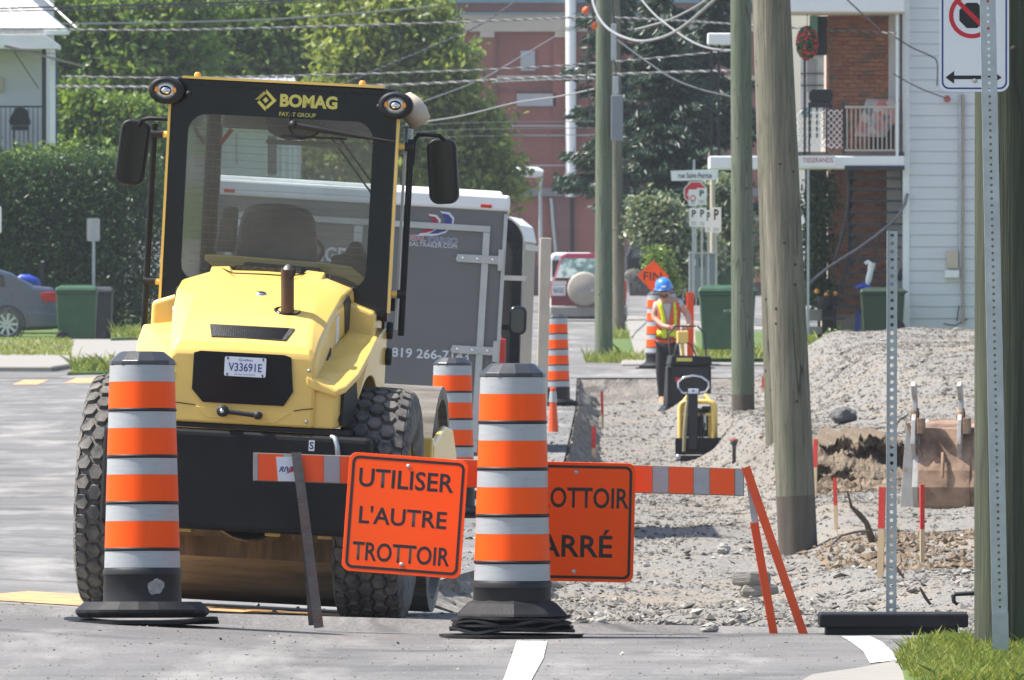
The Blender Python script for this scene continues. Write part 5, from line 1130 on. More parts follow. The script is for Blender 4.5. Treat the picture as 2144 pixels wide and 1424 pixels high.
f = Fr(1440, 862, 149); RM = thing(f, 'plate_compactor', 'dark compactor with yellow filler pushed by the worker', 'compactor', (0, 0, R(6)))
x, z = f.x, f.z
MB().loft([[(x(1386), y, 0), (x(1492), y, 0), (x(1486), y, z(850)), (x(1394), y, z(850))] for y in (-.1, .6)]).build('base_plate', M['steelblack'], RM, bevel=.01)
MB().ext([(x(1396), z(850)), (x(1486), z(850)), (x(1490), z(765)), (x(1402), z(765))], 0, .5).build('housing', M['black'], RM, bevel=.03)
MB().ext([(x(1402), z(765)), (x(1491), z(765)), (x(1489), z(746)), (x(1406), z(744))], -.04, .5).build('top_cover', M['steelblack'], RM, bevel=.02)
tp = MB().box((x(1432), -.045, z(753)), (.22, .006, .05)).build('print', M['logo'], RM)
MB().ext([(x(1420), z(720)), (x(1443), z(720)), (x(1443), z(693)), (x(1420), z(693))], .1, .24).build('filler_tank', M['yellow'], RM, bevel=.015)
MB().tube([(x(1431), .15, z(720)), (x(1432), .15, z(748))], .028, 10).build('filler_neck', M['yellow'], RM)
for a, b in ((1411, 1424), (1458, 1440)): MB().tube([(x(a), .02, z(746)), (x((a + b) / 2), .04, z(722)), (x(b), .06, z(718))], .012, 8).build('hose', M['black'], RM)
for a in (1408, 1484): MB().tube([(x(a), .3, z(750)), (x(a), .45, z(700)), (x(a - (a - 1446) * .4), .5, z(682))], .012, 8).build('guide_handle', M['steelblack'], RM)
MB().tube([(x(1422), .5, z(683)), (x(1466), .5, z(683))], .012, 8).build('grip', M['black'], RM)
MB().box((x(1418), -.02, z(795)), (.06, .02, .06)).build('red_label', M['redprint'], RM)
for a in (1400, 1486): MB().box((x(a), -.01, z(805)), (.04, .04, .5)).build('corner_guard', M['steelblack'], RM, bevel=.008)

# the worker
f = Fr(1398, 851, 145); WK = thing(f, 'person', 'worker in blue helmet and orange vest with lime stripes guiding the dark compactor', 'person', (R(5), 0, 0))
x, z = f.x, f.z
def skinfig(name, V, E_, Rd, m, parent, sub=2, root=0):
    me = bpy.data.meshes.new(name); me.from_pydata([tuple(p) for p in V], E_, []); me.materials.append(m)
    o = ob(name, me, parent); mo = o.modifiers.new('skin', 'SKIN'); mo.use_smooth_shade = True
    sv = me.skin_vertices[0].data
    for i, r_ in enumerate(Rd): sv[i].radius = (r_, r_) if not isinstance(r_, tuple) else r_; sv[i].use_root = (i == root)
    s_ = o.modifiers.new('sub', 'SUBSURF'); s_.levels = s_.render_levels = sub; return o
hx, hz_ = x(1389), z(609)
V = [(x(1397), 0, z(718)), (x(1397), .01, z(690)), (x(1396), 0, z(655)), (x(1395), 0, z(635)), (x(1393), -.01, z(622)), (hx, -.03, z(612)), (hx, -.04, z(598)),
     (x(1376), 0, z(638)), (x(1368), -.04, z(664)), (x(1388), -.20, z(680)), (x(1405), -.28, z(682)),
     (x(1420), 0, z(633)), (x(1440), -.03, z(658)), (x(1443), -.18, z(676)), (x(1440), -.28, z(683)),
     (x(1387), 0, z(724)), (x(1384), -.03, z(775)), (x(1388), .03, z(838)), (x(1386), -.12, z(848)),
     (x(1408), 0, z(724)), (x(1416), -.03, z(775)), (x(1420), .03, z(838)), (x(1421), -.12, z(848))]
E_ = [(0, 1), (1, 2), (2, 3), (3, 4), (4, 5), (5, 6), (3, 7), (7, 8), (8, 9), (9, 10), (3, 11), (11, 12), (12, 13), (13, 14), (0, 15), (15, 16), (16, 17), (17, 18), (0, 19), (19, 20), (20, 21), (21, 22)]
Rd = [(.15, .11), (.145, .11), (.165, .115), (.13, .09), .058, .085, .095, .068, .05, .040, .036, .068, .05, .040, .036, .095, .07, .05, .045, .095, .07, .05, .045]
skinfig('body', V, E_, Rd, M['skin'], WK)
skinfig('trousers', [V[i] for i in (0, 15, 16, 17, 19, 20, 21)], [(0, 1), (1, 2), (2, 3), (0, 4), (4, 5), (5, 6)], [(.165, .125), .112, .085, .068, .112, .085, .068], M['trouser'], WK)
skinfig('shirt', [V[1], V[2], V[3], V[7], tuple(np.array(V[7]) * .45 + np.array(V[8]) * .55), V[11], tuple(np.array(V[11]) * .5 + np.array(V[12]) * .5), V[0]], [(0, 1), (1, 2), (2, 3), (3, 4), (2, 5), (5, 6), (0, 7)], [(.155, .12), (.175, .125), (.135, .098), .078, .068, .078, .068, (.155, .115)], M['shirt'], WK, root=1)
for i in (17, 21): a = Vector(V[i]); MB().loft([[(a.x + c * r1, y, a.z + dz) for c, dz in ((-1, -.09), (1, -.09), (1, t_), (-1, t_))] for y, r1, t_ in ((-.26, .042, -.04), (-.16, .055, .0), (-.05, .05, .06), (.09, .05, .06), (.13, .035, -.01))]).build('boot', M['boot'], WK, bevel=.02, seg=3)
# vest: front and back panels following the chest
def vestpanel(name, cols, zs, m, off, side=-1):
    vs = []; 
    for j, zz in enumerate(zs):
        for c in cols[j]:
            cx = x(1396.5); rx = .19; ry = .142 + off
            t_ = max(-1, min(1, (c - cx) / rx)); y = side * ry * math.sqrt(max(.03, 1 - t_ * t_ * .9)); vs.append((c, y, zz))
    nc = len(cols[0]); mb = MB(); fs = [(j * nc + i, j * nc + i + 1, (j + 1) * nc + i + 1, (j + 1) * nc + i) for j in range(len(zs) - 1) for i in range(nc - 1)]
    mb.add(vs, fs, 0, True); o = mb.build(name, m, WK); so = o.modifiers.new('solid', 'SOLIDIFY'); so.thickness = .008; return o
lin = lambda a, b, n=5: [a + (b - a) * i / (n - 1) for i in range(n)]
zs = [z(v) for v in (706, 690, 672, 655, 640, 631)]
L0, L1 = [1374, 1375, 1376, 1377, 1378, 1380], [1396, 1396, 1395, 1392, 1388, 1386]
R0, R1 = [1398, 1399, 1400, 1403, 1406, 1408], [1423, 1423, 1423, 1424, 1424, 1420]
vestpanel('vest', [lin(x(a), x(b)) for a, b in zip(L0, L1)], zs, M['vest'], .0)
vestpanel('vest', [lin(x(a), x(b)) for a, b in zip(R0, R1)], zs, M['vest'], .0)
vestpanel('vest', [lin(x(1373), x(1424), 7)] * 6, zs, M['vest'], 0, 1)
vestpanel('vest_stripe', [lin(x(a), x(a + 9), 3) for a in (1386, 1386, 1385, 1382, 1378, 1376)], zs, M['lime'], .012)
vestpanel('vest_stripe', [lin(x(a), x(a + 9), 3) for a in (1411, 1411, 1411, 1411, 1410, 1409)], zs, M['lime'], .012)
vestpanel('vest_stripe', [lin(x(1375), x(1396))] * 2, [z(702), z(690)], M['lime'], .010); vestpanel('vest_stripe', [lin(x(1399), x(1422))] * 2, [z(702), z(690)], M['lime'], .010)
for a, b in ((1377, 1387), (1408, 1419)): MB().tube([(x((a + b) / 2), -.10, z(637)), (x((a + b) / 2) , 0, z(629)), (x((a + b) / 2), .10, z(637))], .03, 8).build('shoulder_stripe', M['lime'], WK)
MB().loft([[(x(1397) + .172 * math.cos(a), .128 * math.sin(a), zz) for a in np.linspace(0, 2 * math.pi, 20, endpoint=False)] for zz in (z(721), z(709))]).build('waist_band', M['vest'], WK)
MB().loft([[(x(1397) + .176 * math.cos(a), .132 * math.sin(a), zz) for a in np.linspace(0, 2 * math.pi, 20, endpoint=False)] for zz in (z(709), z(704))]).build('belt', M['greybin'], WK)
# head details
hc = Vector((hx, -.035, z(606)))
he = MB(); he.lathe([(.125, -.02), (.125, .0), (.122, .05), (.105, .10), (.07, .135), (.03, .15), (0, .152)], 28); he.lathe([(.10, -.022), (.145, -.02), (.148, -.012), (.125, -.005)], 28)
h_ = he.build('helmet', M['skyblue'], WK, (hx, -.015, z(600.5)), (R(4), R(-6), 0)); h_.scale = (.98, 1.12, .95)
MB().ext([(-.10, -.02), (.10, -.02), (.075, -.05), (-.075, -.05)], -.024, -.012, axis='Z').build('helmet_brim', M['skyblue'], h_, (0, -.10, .0)); 
MB().box((.0, -.118, .03), (.07, .02, .03)).build('helmet_badge', M['white'], h_, bevel=.004)
nm = MB(); nm.lathe([(0, 0), (.018, -.01), (.012, -.04), (0, -.05)], 10); nm.build('nose', M['skin'], WK, (hx, -.135, z(609)))
for sx in (-1, 1):
    MB().ext(rrect(-.03, .03, -.016, .016, .012), -.006, .004).build('sunglass_lens', M['darkglass'], WK, (hx + sx * .036, -.128, z(606.5)))
    MB().lathe([(0, -.012), (.02, -.006), (.028, .004), (.02, .012), (0, .012)], 12, axis='X').build('ear', M['skin'], WK, (hx + sx * .095, -.03, z(608)))
MB().box((hx, -.126, z(606)), (.10, .008, .008)).build('sunglass_bridge', M['black'], WK)
MB().box((hx, -.122, z(615)), (.05, .012, .010)).build('mouth', mat('lips', (.32, .12, .10), .6), WK, bevel=.004)
bd = MB(); bd.lathe([(0, -.06), (.05, -.05), (.07, -.01), (.07, .02)], 14); o = bd.build('stubble', mat('stubble', (.14, .085, .06), .9), WK, (hx, -.065, z(616.5))); o.scale = (1, .95, .7)
# hands with fingers round the grip
for i, (wx, sg) in enumerate(((V[10], 1), (V[14], -1))):
    Vh = [wx, (wx[0] + sg * .045, wx[1] - .03, wx[2] - .01)]; Eh = [(0, 1)]; Rh = [(.034, .022), (.038, .020)]
    for k in range(4):
        b = len(Vh); o_ = (k - 1.5) * .019; l = (.9, 1., .95, .75)[k]
        Vh += [(wx[0] + sg * .06, wx[1] - .035 - .0, wx[2] + o_), (wx[0] + sg * (.06 + .03 * l), wx[1] - .05, wx[2] + o_ - .004), (wx[0] + sg * (.07 + .03 * l), wx[1] - .03, wx[2] + o_ - .010), (wx[0] + sg * (.055 + .02 * l), wx[1] - .012, wx[2] + o_ - .012)]
        Eh += [(1, b), (b, b + 1), (b + 1, b + 2), (b + 2, b + 3)]; Rh += [.0095, .009, .0085, .0075]
    b = len(Vh); Vh += [(wx[0] + sg * .03, wx[1] - .045, wx[2] + .035), (wx[0] + sg * .06, wx[1] - .055, wx[2] + .042)]; Eh += [(0, b), (b, b + 1)]; Rh += [.012, .010]
    skinfig('hand', Vh, Eh, Rh, M['skin'], WK, 1)

# orange panel on its foot, diamond sign, cone
f = Fr(1446, 782, 136); DL = thing(f, 'delineator_panel', 'narrow orange delineator panel on a black foot right of the worker', 'delineator')
f.poly([(1437, 612), (1453, 612), (1452, 770), (1439, 770)], 0, .03).build('panel', M['orange'], DL, bevel=.004)
f.b(1441, 1449, 612, 640, -.012, 0).build('handle', M['orangepaint'], DL)
f.b(1398, 1497, 769, 783, -.2, .2).build('rubber_foot', M['rubber'], DL, bevel=.02)
f = Fr(1364, 768, 134); FT = thing(f, 'rubber_base', 'flat black rubber foot lying behind the far edge of the trench', 'sign base')
f.b(1348, 1392, 758, 772, -.2, .2).build('rubber_foot', M['rubber'], FT, bevel=.02); f.b(1364, 1384, 742, 758, -.1, .1).build('ballast_block', M['greybin'], FT, bevel=.015)
f = Fr(1363, 700, 116); FN = thing(f, 'diamond_sign', 'orange diamond sign reading fin behind the worker', 'construction sign', (0, R(2), R(-8)))
MB().ext([(0, f.z(611)), (f.x(1397), f.z(578)), (0, f.z(545)), (f.x(1329), f.z(578))], 0, .006).build('sign_plate', M['orange'], FN)
mb = MB(); ring(mb, [(0, f.z(608)), (f.x(1394), f.z(578)), (0, f.z(548)), (f.x(1332), f.z(578))], [(0, f.z(606)), (f.x(1392), f.z(578)), (0, f.z(550)), (f.x(1334), f.z(578))], -.002, .001); mb.build('sign_border', M['orangepaint'], FN)
text('FIN', f.x(1343), f.x(1381), f.z(587), f.z(570), M['signblack'], FN, -.003, .012)
MB().box((0, .02, f.z(600) / 2), (.05, .03, f.z(600))).build('post', M['galv'], FN)
for a in (-.3, .3): MB().bar((0, .03, .3), (a, .03, .01), .03, .02).build('leg', M['galv'], FN)
f = Fr(1159, 924, 186); CN = thing(f, 'traffic_cone', 'tall orange traffic cone with grey collar on the road edge', 'traffic cone', (0, R(-.6), 0))
MB().lathe([(.062, .04), (.030, .60), (.030, .60), (.024, .605), (0, .605)], 24).build('cone_body', M['orangepaint'], CN); MB().lathe([(.0452, .44), (.0365, .56)], 24).build('grey_collar', M['graysheet'], CN)
MB().ext(rrect(-.16, .16, 0, .03, .005), -.16, .16).build('rubber_foot', M['rubber'], CN, bevel=.006)

# excavator bucket lying in the gravel
f = Fr(1965, 1092, 258); BK = thing(f, 'excavator_bucket', 'rusty excavator bucket with two mounting ears lying on the gravel', 'excavator bucket', (0, 0, R(-10)))
x, z = f.x, f.z
shell = [(.60, z(880)), (.10, z(897)), (.0, z(955)), (-.06, z(985)), (-.09, z(1020)), (-.07, z(1060)), (.0, z(1090)), (.12, z(1098)), (.14, z(1085)), (.03, z(1075)), (-.03, z(1050)), (-.05, z(1020)), (-.02, z(990)), (.05, z(962)), (.14, z(908)), (.60, z(892))]
MB().ext(shell, x(1924), x(2034), axis='X').build('shell', M['rustbucket'], BK, bevel=.006)
MB().ext([(.62, z(880)), (.10, z(897)), (0, z(955)), (-.09, z(1020)), (0, z(1092)), (.65, z(1096)), (.9, z(1060))], x(1912), x(1924), axis='X').build('side_plate', M['greysteel'], BK, bevel=.004)
MB().ext([(.62, z(880)), (.10, z(897)), (0, z(955)), (-.09, z(1020)), (0, z(1092)), (.65, z(1096)), (.9, z(1060))], x(2034), x(2044), axis='X').build('side_plate', M['rustbucket'], BK, bevel=.004)
MB().ext([(x(1896), z(888)), (x(1926), z(955)), (x(1918), z(1092)), (x(1880), z(1094))], .02, .05).build('side_cutter', M['greysteel'], BK, bevel=.005)
MB().ext([(x(1894), z(884)), (x(1902), z(886)), (x(1932), z(955)), (x(1926), z(962))], -.01, .06).build('edge_bar', M['rustbucket'], BK, bevel=.004)
for u0 in (1913, 2010):
    ear = [(.0, z(962)), (-.06, z(930)), (-.02, z(880)), (.02, z(862)), (.03, z(838)), (-.03, z(822)), (-.05, z(808)), (.0, z(799)), (.06, z(806)), (.10, z(835)), (.12, z(862)), (.22, z(900)), (.3, z(930))]
    xs_ = x(u0)
    e = MB(); pts = ear; e.ext(pts, xs_ - .018, xs_ + .018, axis='X'); e.build('mounting_ear', M['greysteel'], BK, bevel=.005)
    MB().box((xs_ + .055, .03, z(892)), (.05, .16, .13)).build('ear_gusset', M['rustbucket'], BK, bevel=.006)
    MB().lathe([(.03, -.03), (.052, -.03), (.052, .03), (.03, .03)], 18, (xs_, .06, z(868)), 'X').build('pin_boss', M['rustbucket'], BK)
MB().tube([(x(1975), -.03, z(948)), (x(1977), -.075, z(965)), (x(1977), -.10, z(1000))], [.012, .016, .010], 8).build('lifting_eye', M['rustbucket'], BK)

# stakes, stones, roots, bits on the ground
GS = 'wooden survey stakes with red tips'
for u, vt, vp, vb, w, lb in ((1262, 820, 868, 899, 5, 'thin red topped stake by the far trench side'), (1243, 893, 938, 975, 8, 'red topped stake just above the end of the right orange sign'), (1706, 920, 978, 1045, 8, 'red topped stake touching the right edge of the leaning pole'), (1751, 1000, 1058, 1113, 7, 'thin red topped stake near the root left of bare steel post'),
                         (1843, 1020, 1106, 1212, 13, 'thick red topped stake just left of the bare steel post'), (1931, 1015, 1108, 1184, 9, 'red topped stake in front of the excavator bucket'), (1975, 885, 897, 905, 6, 'short red stake tip seen behind the bucket'), (1597, 788, 812, 822, 5, 'small red stake between the two trench poles')):
    d = hit(u, vb); s = FOC / d; p0 = at(u, vb, d); h = (vb - vt) / s; hp = (vb - vp) / s; ww = w / s
    r_ = T('survey_stake', lb, 'stake', p0, (R(random.uniform(-3, 3)), R(random.uniform(-2, 2)), R(random.uniform(-20, 20))), GS)
    MB().ext([(-ww * .1, -.12), (ww * .1, -.12), (ww * .5, .05), (ww * .5, hp), (-ww * .5, hp), (-ww * .5, .05)], -ww * .3, ww * .3).build('stake_shaft', M['stakewood'], r_)
    MB().box((0, 0, (hp + h) / 2), (ww * 1.04, ww * .64, h - hp)).build('red_tip', M['stakered'], r_)
d = hit(1825, 1016); s = FOC / d; r_ = T('survey_stake', 'red stake lying flat on the ground right of the thin stake', 'stake', at(1825, 1011, d), (0, R(1), R(8)), GS); MB().box((0, 0, 0), (60 / s, .03, 6 / s)).build('stake_shaft', M['stakered'], r_)
d = hit(1537, 972); s = FOC / d; r_ = T('valve_rod', 'rusty valve rod with wide red top standing in the gravel', 'valve rod', at(1537, 972, d))
MB().lathe([(0, 0), (4 / s, 0), (4 / s, 36 / s), (8 / s, 46 / s), (9 / s, 50 / s), (0, 50 / s)], 14).build('rod', M['rust'], r_); MB().lathe([(0, 50.3 / s), (9 / s, 50.3 / s), (9 / s, 52.5 / s), (0, 53 / s)], 14).build('cap', M['stakered'], r_)
def rockthing(label, u0, u1, vt, vb, name='stone', m=None, flat=False, seed=1, d=None, group=None):
    g = random.Random(seed); d = d or hit((u0 + u1) / 2, vb); s = FOC / d; w = (u1 - u0) / s; h = (vb - vt) / s
    bm = bmesh.new()
    if flat: bmesh.ops.create_cube(bm, size=2); bmesh.ops.bevel(bm, geom=bm.edges[:], offset=.12, segments=1); bmesh.ops.subdivide_edges(bm, edges=bm.edges[:], cuts=2)
    else: bmesh.ops.create_icosphere(bm, subdivisions=3, radius=1)
    for v in bm.verts:
        n_ = fb(v.co.x * 1.4 + seed * 3, v.co.y * 1.4, v.co.z * 1.4, 4); k_ = 1 + (.16 if flat else .30) * n_; v.co = Vector((v.co.x * w / 2 * k_, v.co.y * w * .42 * k_, max(-.9, v.co.z) * h / 2 * k_ + h / 2))
    me = bpy.data.meshes.new(name); bm.to_mesh(me); bm.free(); me.materials.append(m or M['rock'])
    o = ob(name, me, None, at((u0 + u1) / 2, vb, d), (0, 0, g.uniform(-.3, .3)), label=label, cat='stone', group=group); return o
dS = hit(1582, 1252)
def flagstone(label, u0, u1, vt, vb, d, seed, m):
    g = random.Random(seed); s = FOC / d; w = (u1 - u0) / s; h = (vb - vt) / s; n = 11; secs = []
    rad = [1 + g.uniform(-.16, .12) for _ in range(n)]
    for k, sc in ((0, .86), (.18, .97), (.5, 1.0), (.8, .95), (1, .88)):
        secs.append([(w / 2 * sc * rad[i] * math.cos(6.283 * i / n) * (1 + g.uniform(-.03, .03)), w * .4 * sc * rad[i] * math.sin(6.283 * i / n), h * (k + g.uniform(-.04, .04))) for i in range(n)])
    return MB().loft(secs).build('stone_slab', m, None, at((u0 + u1) / 2, vb, d), (0, R(g.uniform(-3, 3)), 0), bevel=.006, label=label, cat='stone')
M['slab'] = mat('layered_slab', (.24, .225, .20), .9, 0, .3, 7, .6, 30, .02, stretch=(1, 1, 4), dirt=(.13, .115, .095, 1), ds=5, da=(.45, .65), dm=.7)
flagstone('lower flat stone slab of the pair behind the trestle leg', 1540, 1634, 1224, 1251, dS, 3, M['slab'])
flagstone('upper pale flat stone slab lying on another slab', 1534, 1618, 1196, 1225, dS, 8, M['slab'])
rockthing('flat grey stone right of the barrel mats', 1230, 1272, 1292, 1312, seed=2); rockthing('dark pebble beside the flat grey stone right of barrel', 1212, 1232, 1302, 1312, seed=9, m=M['black'])
rockthing('rounded dark grey stone on the gravel ridge', 1500, 1530, 1138, 1162, seed=4)
rockthing('dark asphalt lump at the near gravel edge', 1466, 1506, 1305, 1326, seed=6)
rockthing('pointed dark stone on gravel right of the orange sign', 1346, 1362, 1178, 1190, seed=7)
rockthing('black patch of asphalt rubble on the gravel pile', 1738, 1792, 852, 888, 'asphalt_lump', mat('dark_rubble', (.10, .10, .10), .9, 0, .3, 8, .5, 30), seed=12)
def branch(label, pts, r, d, m=None):
    o = MB().tube([at(u, v, d + k * .06) for k, (u, v) in enumerate(pts)], r, 7).build('tree_root', m or mat('root_bark', (.10, .07, .05), .9, 0, .3, 9, .4, 40), label=label, cat='root'); return o
branch('thick bent tree root sticking out of the earth mound', [(1774, 1028), (1783, 1062), (1800, 1078), (1815, 1096), (1822, 1120), (1834, 1150)], [.006, .012, .022, .02, .028, .035], 93.5)
branch('thin root arching over the brown earth mound', [(1742, 1140), (1760, 1122), (1790, 1114), (1820, 1112)], [.006, .009, .009, .006], 93)
branch('thin twig lying in gravel right of bare steel post', [(1926, 1230), (1938, 1252), (1950, 1268)], [.006, .009, .007], 66)
branch('short twig on gravel beside the bare steel post', [(1878, 1186), (1884, 1200), (1892, 1210)], [.005, .007, .005], 68)
branch('curved root beside the left ear of the bucket', [(1876, 890), (1885, 878), (1902, 868)], [.008, .012, .008], 124)
# ------------------------------------------------------------------ background: factory, houses
f = Fr(1230, 612, 58); FA = thing(f, 'factory_building', 'large red brick factory wall with beige cornice and white downpipe', 'factory')
x, z = f.x, f.z
f.poly([(700, 640), (1640, 640), (1640, -60), (700, -60)], .3, 14).build('wall', M['factory'], FA)
f.b(700, 1640, -70, 6, .0, .4).build('parapet_flashing', M['bluecap'], FA)
f.b(700, 1640, 6, 25, .05, .35).build('brick_parapet', M['factory2'], FA)
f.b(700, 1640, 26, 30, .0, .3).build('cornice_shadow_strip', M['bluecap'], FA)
f.b(700, 1640, 30, 66, .12, .32).build('cornice', M['beigestone'], FA)
for a in (1005, 1162, 1320, 1470, 850): f.b(a, a + 30, 66, 78, .14, .3).build('cornice_block', M['beigestone'], FA)
for a in (1002, 1158, 1316, 1466, 846): f.b(a, a + 36, 78, 395, .2, .3).build('pilaster', M['factory'], FA); f.b(a + 33, a + 38, 78, 395, .16, .31).build('joint', M['factory2'], FA)
f.b(1090, 1120, 106, 148, .22, .32).build('window', M['greywindow'], FA)
f.b(1082, 1164, 196, 222, .2, .32).build('window', M['greywindow'], FA)
f.b(1040, 1640, 158, 168, .2, .3).build('string_course', M['beigestone'], FA); f.b(1040, 1640, 186, 190, .22, .3).build('string_course', M['factory2'], FA)
for i, (v, t_) in enumerate(((262, 3), (282, 3), (345, 3))): f.b(1000, 1330, v, v + t_, .1, .14).build('wall_conduit', M['greywindow'], FA)
f.b(1040, 1640, 394, 411, .0, .3).build('sill_band', mat('grey_sill', (.20, .195, .19), .8), FA)
for a in (1160, 1000, 1300): f.b(a, a + 34, 411, 620, .1, .3).build('lower_pilaster', M['factory2'], FA); f.b(a + 34, a + 42, 411, 620, .22, .3).build('joint', M['darkwood'], FA)
f.b(1110, 1640, 560, 640, .05, .3).build('dark_plinth', mat('plinth', (.11, .06, .055), .9), FA)
MB().tube([(x(1195), -.1, z(412)), (x(1195), -.1, z(-60))], .19, 16).build('downpipe', M['white'], FA)
for v in (60, 245): MB().lathe([(.21, -.06), (.21, .06)], 16, (x(1195), -.1, z(v))).build('pipe_collar', M['alu'], FA)
MB().tube([(x(1154), .1, z(415)), (x(1158), .1, z(470)), (x(1163), .1, z(520)), (x(1166), .1, z(590))], .07, 8).build('steam_pipe', M['galv'], FA)
f.b(1333, 1350, 484, 503, -.05, .0).build('wall_sign', M['white'], FA)

def siding(par, x0, x1, z0, z1, y, h, m, th=.012, name='siding_board'):
    n = int(round((z1 - z0) / h)); me = MB().ext([(y - th, 0.003), (y, h - .002), (y + .02, h - .002), (y + .02, .003)], x0, x1, axis='X').mesh(name, m)
    for i in range(n): ob(name, me, par, (0, 0, z0 + i * h))
# right house: white siding wall
f = Fr(1900, 697, 125); HR = thing(f, 'siding_house', 'white siding house behind the gravel pile on the right', 'house')
x, z = f.x, f.z
MB().box(((x(1893) + 6) / 2, 4.03, (z(-120)) / 2), (6 - x(1893), 7.9, z(-120))).build('wall', M['siding'], HR)
siding(HR, x(1904), 5.9, z(692), z(-110), .04, .2, M['siding'])
f.b(1890, 1904, 692, -110, -.0, .12).build('corner_trim', M['white'], HR, bevel=.004)
f.b(1893, 2200, 690, 712, -.01, .05).build('foundation', M['concrete'], HR)
MB().tube([f.p(2010, 560, -.03), f.p(2011, 300, -.03), f.p(2010, 198, -.03)], .022, 8).build('conduit', M['galv'], HR)
MB().tube([f.p(2017, 680, -.03), f.p(2015, 600, -.03), f.p(2016, 198, -.03)], .026, 8).build('drain_pipe', mat('brownish_pipe', (.36, .29, .25), .6), HR)
f.b(1982, 2006, 525, 562, -.08, .03).build('meter_box', M['cream'], HR, bevel=.01); f.b(1978, 2008, 566, 582, -.08, .03).build('meter_box', M['white'], HR, bevel=.01)
MB().tube([f.p(2003, 672, -.03), f.p(2008, 640, -.03)], .012, 6).build('cable', M['cable'], HR); MB().tube([f.p(1975, 678, -.03), f.p(2000, 682, -.03), f.p(2025, 668, -.03)], .012, 6).build('cable', M['cable'], HR)
MB().lathe([(0, 0), (.05, .02), (.06, .07), (.03, .12), (0, .12)], 14, f.p(1983, 215, -.06)).build('insulator', mat('red_insulator', (.45, .10, .06), .4), HR)
# brick house with balcony and outside stair
f = Fr(1780, 697, 125); HB = thing(f, 'brick_house', 'brick house with two balconies and an outside stair left of the white siding', 'house')
x, z = f.x, f.z
MB().box((x(1738) + 1.45, 4.2, 3.4), (2.9, 5.0, 7.2)).build('wall', M['mortar'], HB)
bw, bh = 22 / 125, 9 / 125
bms = [MB().box((0, 0, 0), (bw - .010, .03, bh - .010)).mesh('brick', M[k]) for k in ('brickA', 'brickB', 'brickC')]
rb = random.Random(5); cnt = 0; extra = MB()
rows = [(28 + 9 * i) for i in range(33)] + [(352 + 9 * i) for i in range(34)]
for j, v in enumerate(rows):
    for i in range(7):
        u = 1738 + 22 * i + (11 if j % 2 else 0)
        if u > 1872: continue
        k = rb.choices((0, 1, 2), (.62, .26, .12))[0]; c = (x(u + 11), 1.685 - rb.uniform(0, .006), z(v + 4.5))
        if cnt < 298: ob('brick', bms[k], HB, c); cnt += 1
        else: extra.box(c, (bw - .010, .03, bh - .010), (0 if k == 0 else (1 if k == 1 else 2)))
extra.build('brick', [M['brickA'], M['brickB'], M['brickC']], HB, kind='stuff')
f.b(1735, 1741, 30, 320, 1.6, 1.7).build('copper_pipe', mat('copper_trim', (.42, .19, .10), .5, .3), HB)
f.b(1700, 1736, 30, 112, 1.5, 1.66).build('awning', mat('dark_awning', (.02, .025, .03), .8), HB); f.b(1701, 1716, 28, 106, 1.46, 1.5).build('awning_stripe', M['teal'], HB)
f.b(1680, 1730, 105, 230, 1.6, 1.66).build('door', M['white'], HB); f.b(1694, 1712, 120, 190, 1.56, 1.6).build('door_pane', M['greywindow'], HB)
for v in (150, 175): f.b(1680, 1730, v, v + 2, 1.54, 1.58).build('door_bar', M['iron'], HB)
f.b(1690, 1736, 352, 640, 1.6, 1.66).build('dark_backing', M['darkwood'], HB)  # near-black sheet added for the shade behind the foliage
f.b(1866, 1893, 28, 318, 1.0, 1.6).build('side_panel', M['siding'], HB); f.b(1862, 1893, 356, 690, .7, 1.6).build('side_panel', M['siding'], HB)
f.b(1600, 1893, -60, 26, -.3, 1.6).build('upper_deck', M['white'], HB, bevel=.02); f.b(1600, 1893, 24, 29, -.28, 1.5).build('deck_soffit', M['cream'], HB)
f.b(1485, 1893, 327, 354, -.2, 1.6).build('balcony_deck', M['white'], HB, bevel=.02); f.b(1485, 1893, 318, 327, -.1, 1.5).build('deck_floor', mat('deck_brown', (.20, .15, .12), .8), HB)
f.b(1768, 1893, 347, 356, -.22, .0).build('deck_edge_beam', M['iron'], HB)
f.b(1481, 1530, 70, 94, -.3, .3).build('awning_box', M['white'], HB, bevel=.02); 
for u in (1487, 1502): f.b(u, u + 5, 90, 330, -.15, -.1).build('balcony_post', M['iron'], HB)
f.b(1875, 1881, 30, 330, -.15, -.08).build('balcony_post', M['white'], HB); f.b(1884, 1888, 30, 330, -.15, -.1).build('balcony_post', M['iron'], HB)
f.b(1689, 1694, 354, 700, -.15, -.1).build('stair_post', M['galv'], HB); f.b(1682, 1687, 100, 330, -.15, -.1).build('balcony_post', M['iron'], HB)
rl = T('railing', None, None); rl.parent = HB
f.b(1768, 1885, 222, 227, -.14, -.08).build('top_rail', M['beigeiron'], rl)
bar_me = MB().box((0, 0, 0), (.022, .022, (316 - 227) / 125)).mesh('baluster', M['beigeiron'])
for i in range(13): ob('baluster', bar_me, rl, (x(1773 + i * 9.2), -.11, z(271.5)))
f.b(1768, 1885, 313, 317, -.14, -.08).build('bottom_rail', M['beigeiron'], rl)
lt = T('lattice_gate', None, None); lt.parent = HB
for i in range(9):
    u = 1668 + i * 12
    if u + 12 > 1768: break
    for s_ in (1, -1):
        pts = []
        for j in range(7): pts.append(f.p(u + (12 if (j % 2 == 0) == (s_ > 0) else 0), 230 + j * 13.5, -.12))
        MB().tube(pts, .010, 5).build('lattice_strip', M['white'], lt)
for u in (1692, 1728, 1764): f.b(u, u + 4, 215, 322, -.13, -.10).build('gate_post', M['iron'], lt)
f.b(1678, 1700, 226, 246, -.02, .0).build('green_panel', M['teal'], lt)
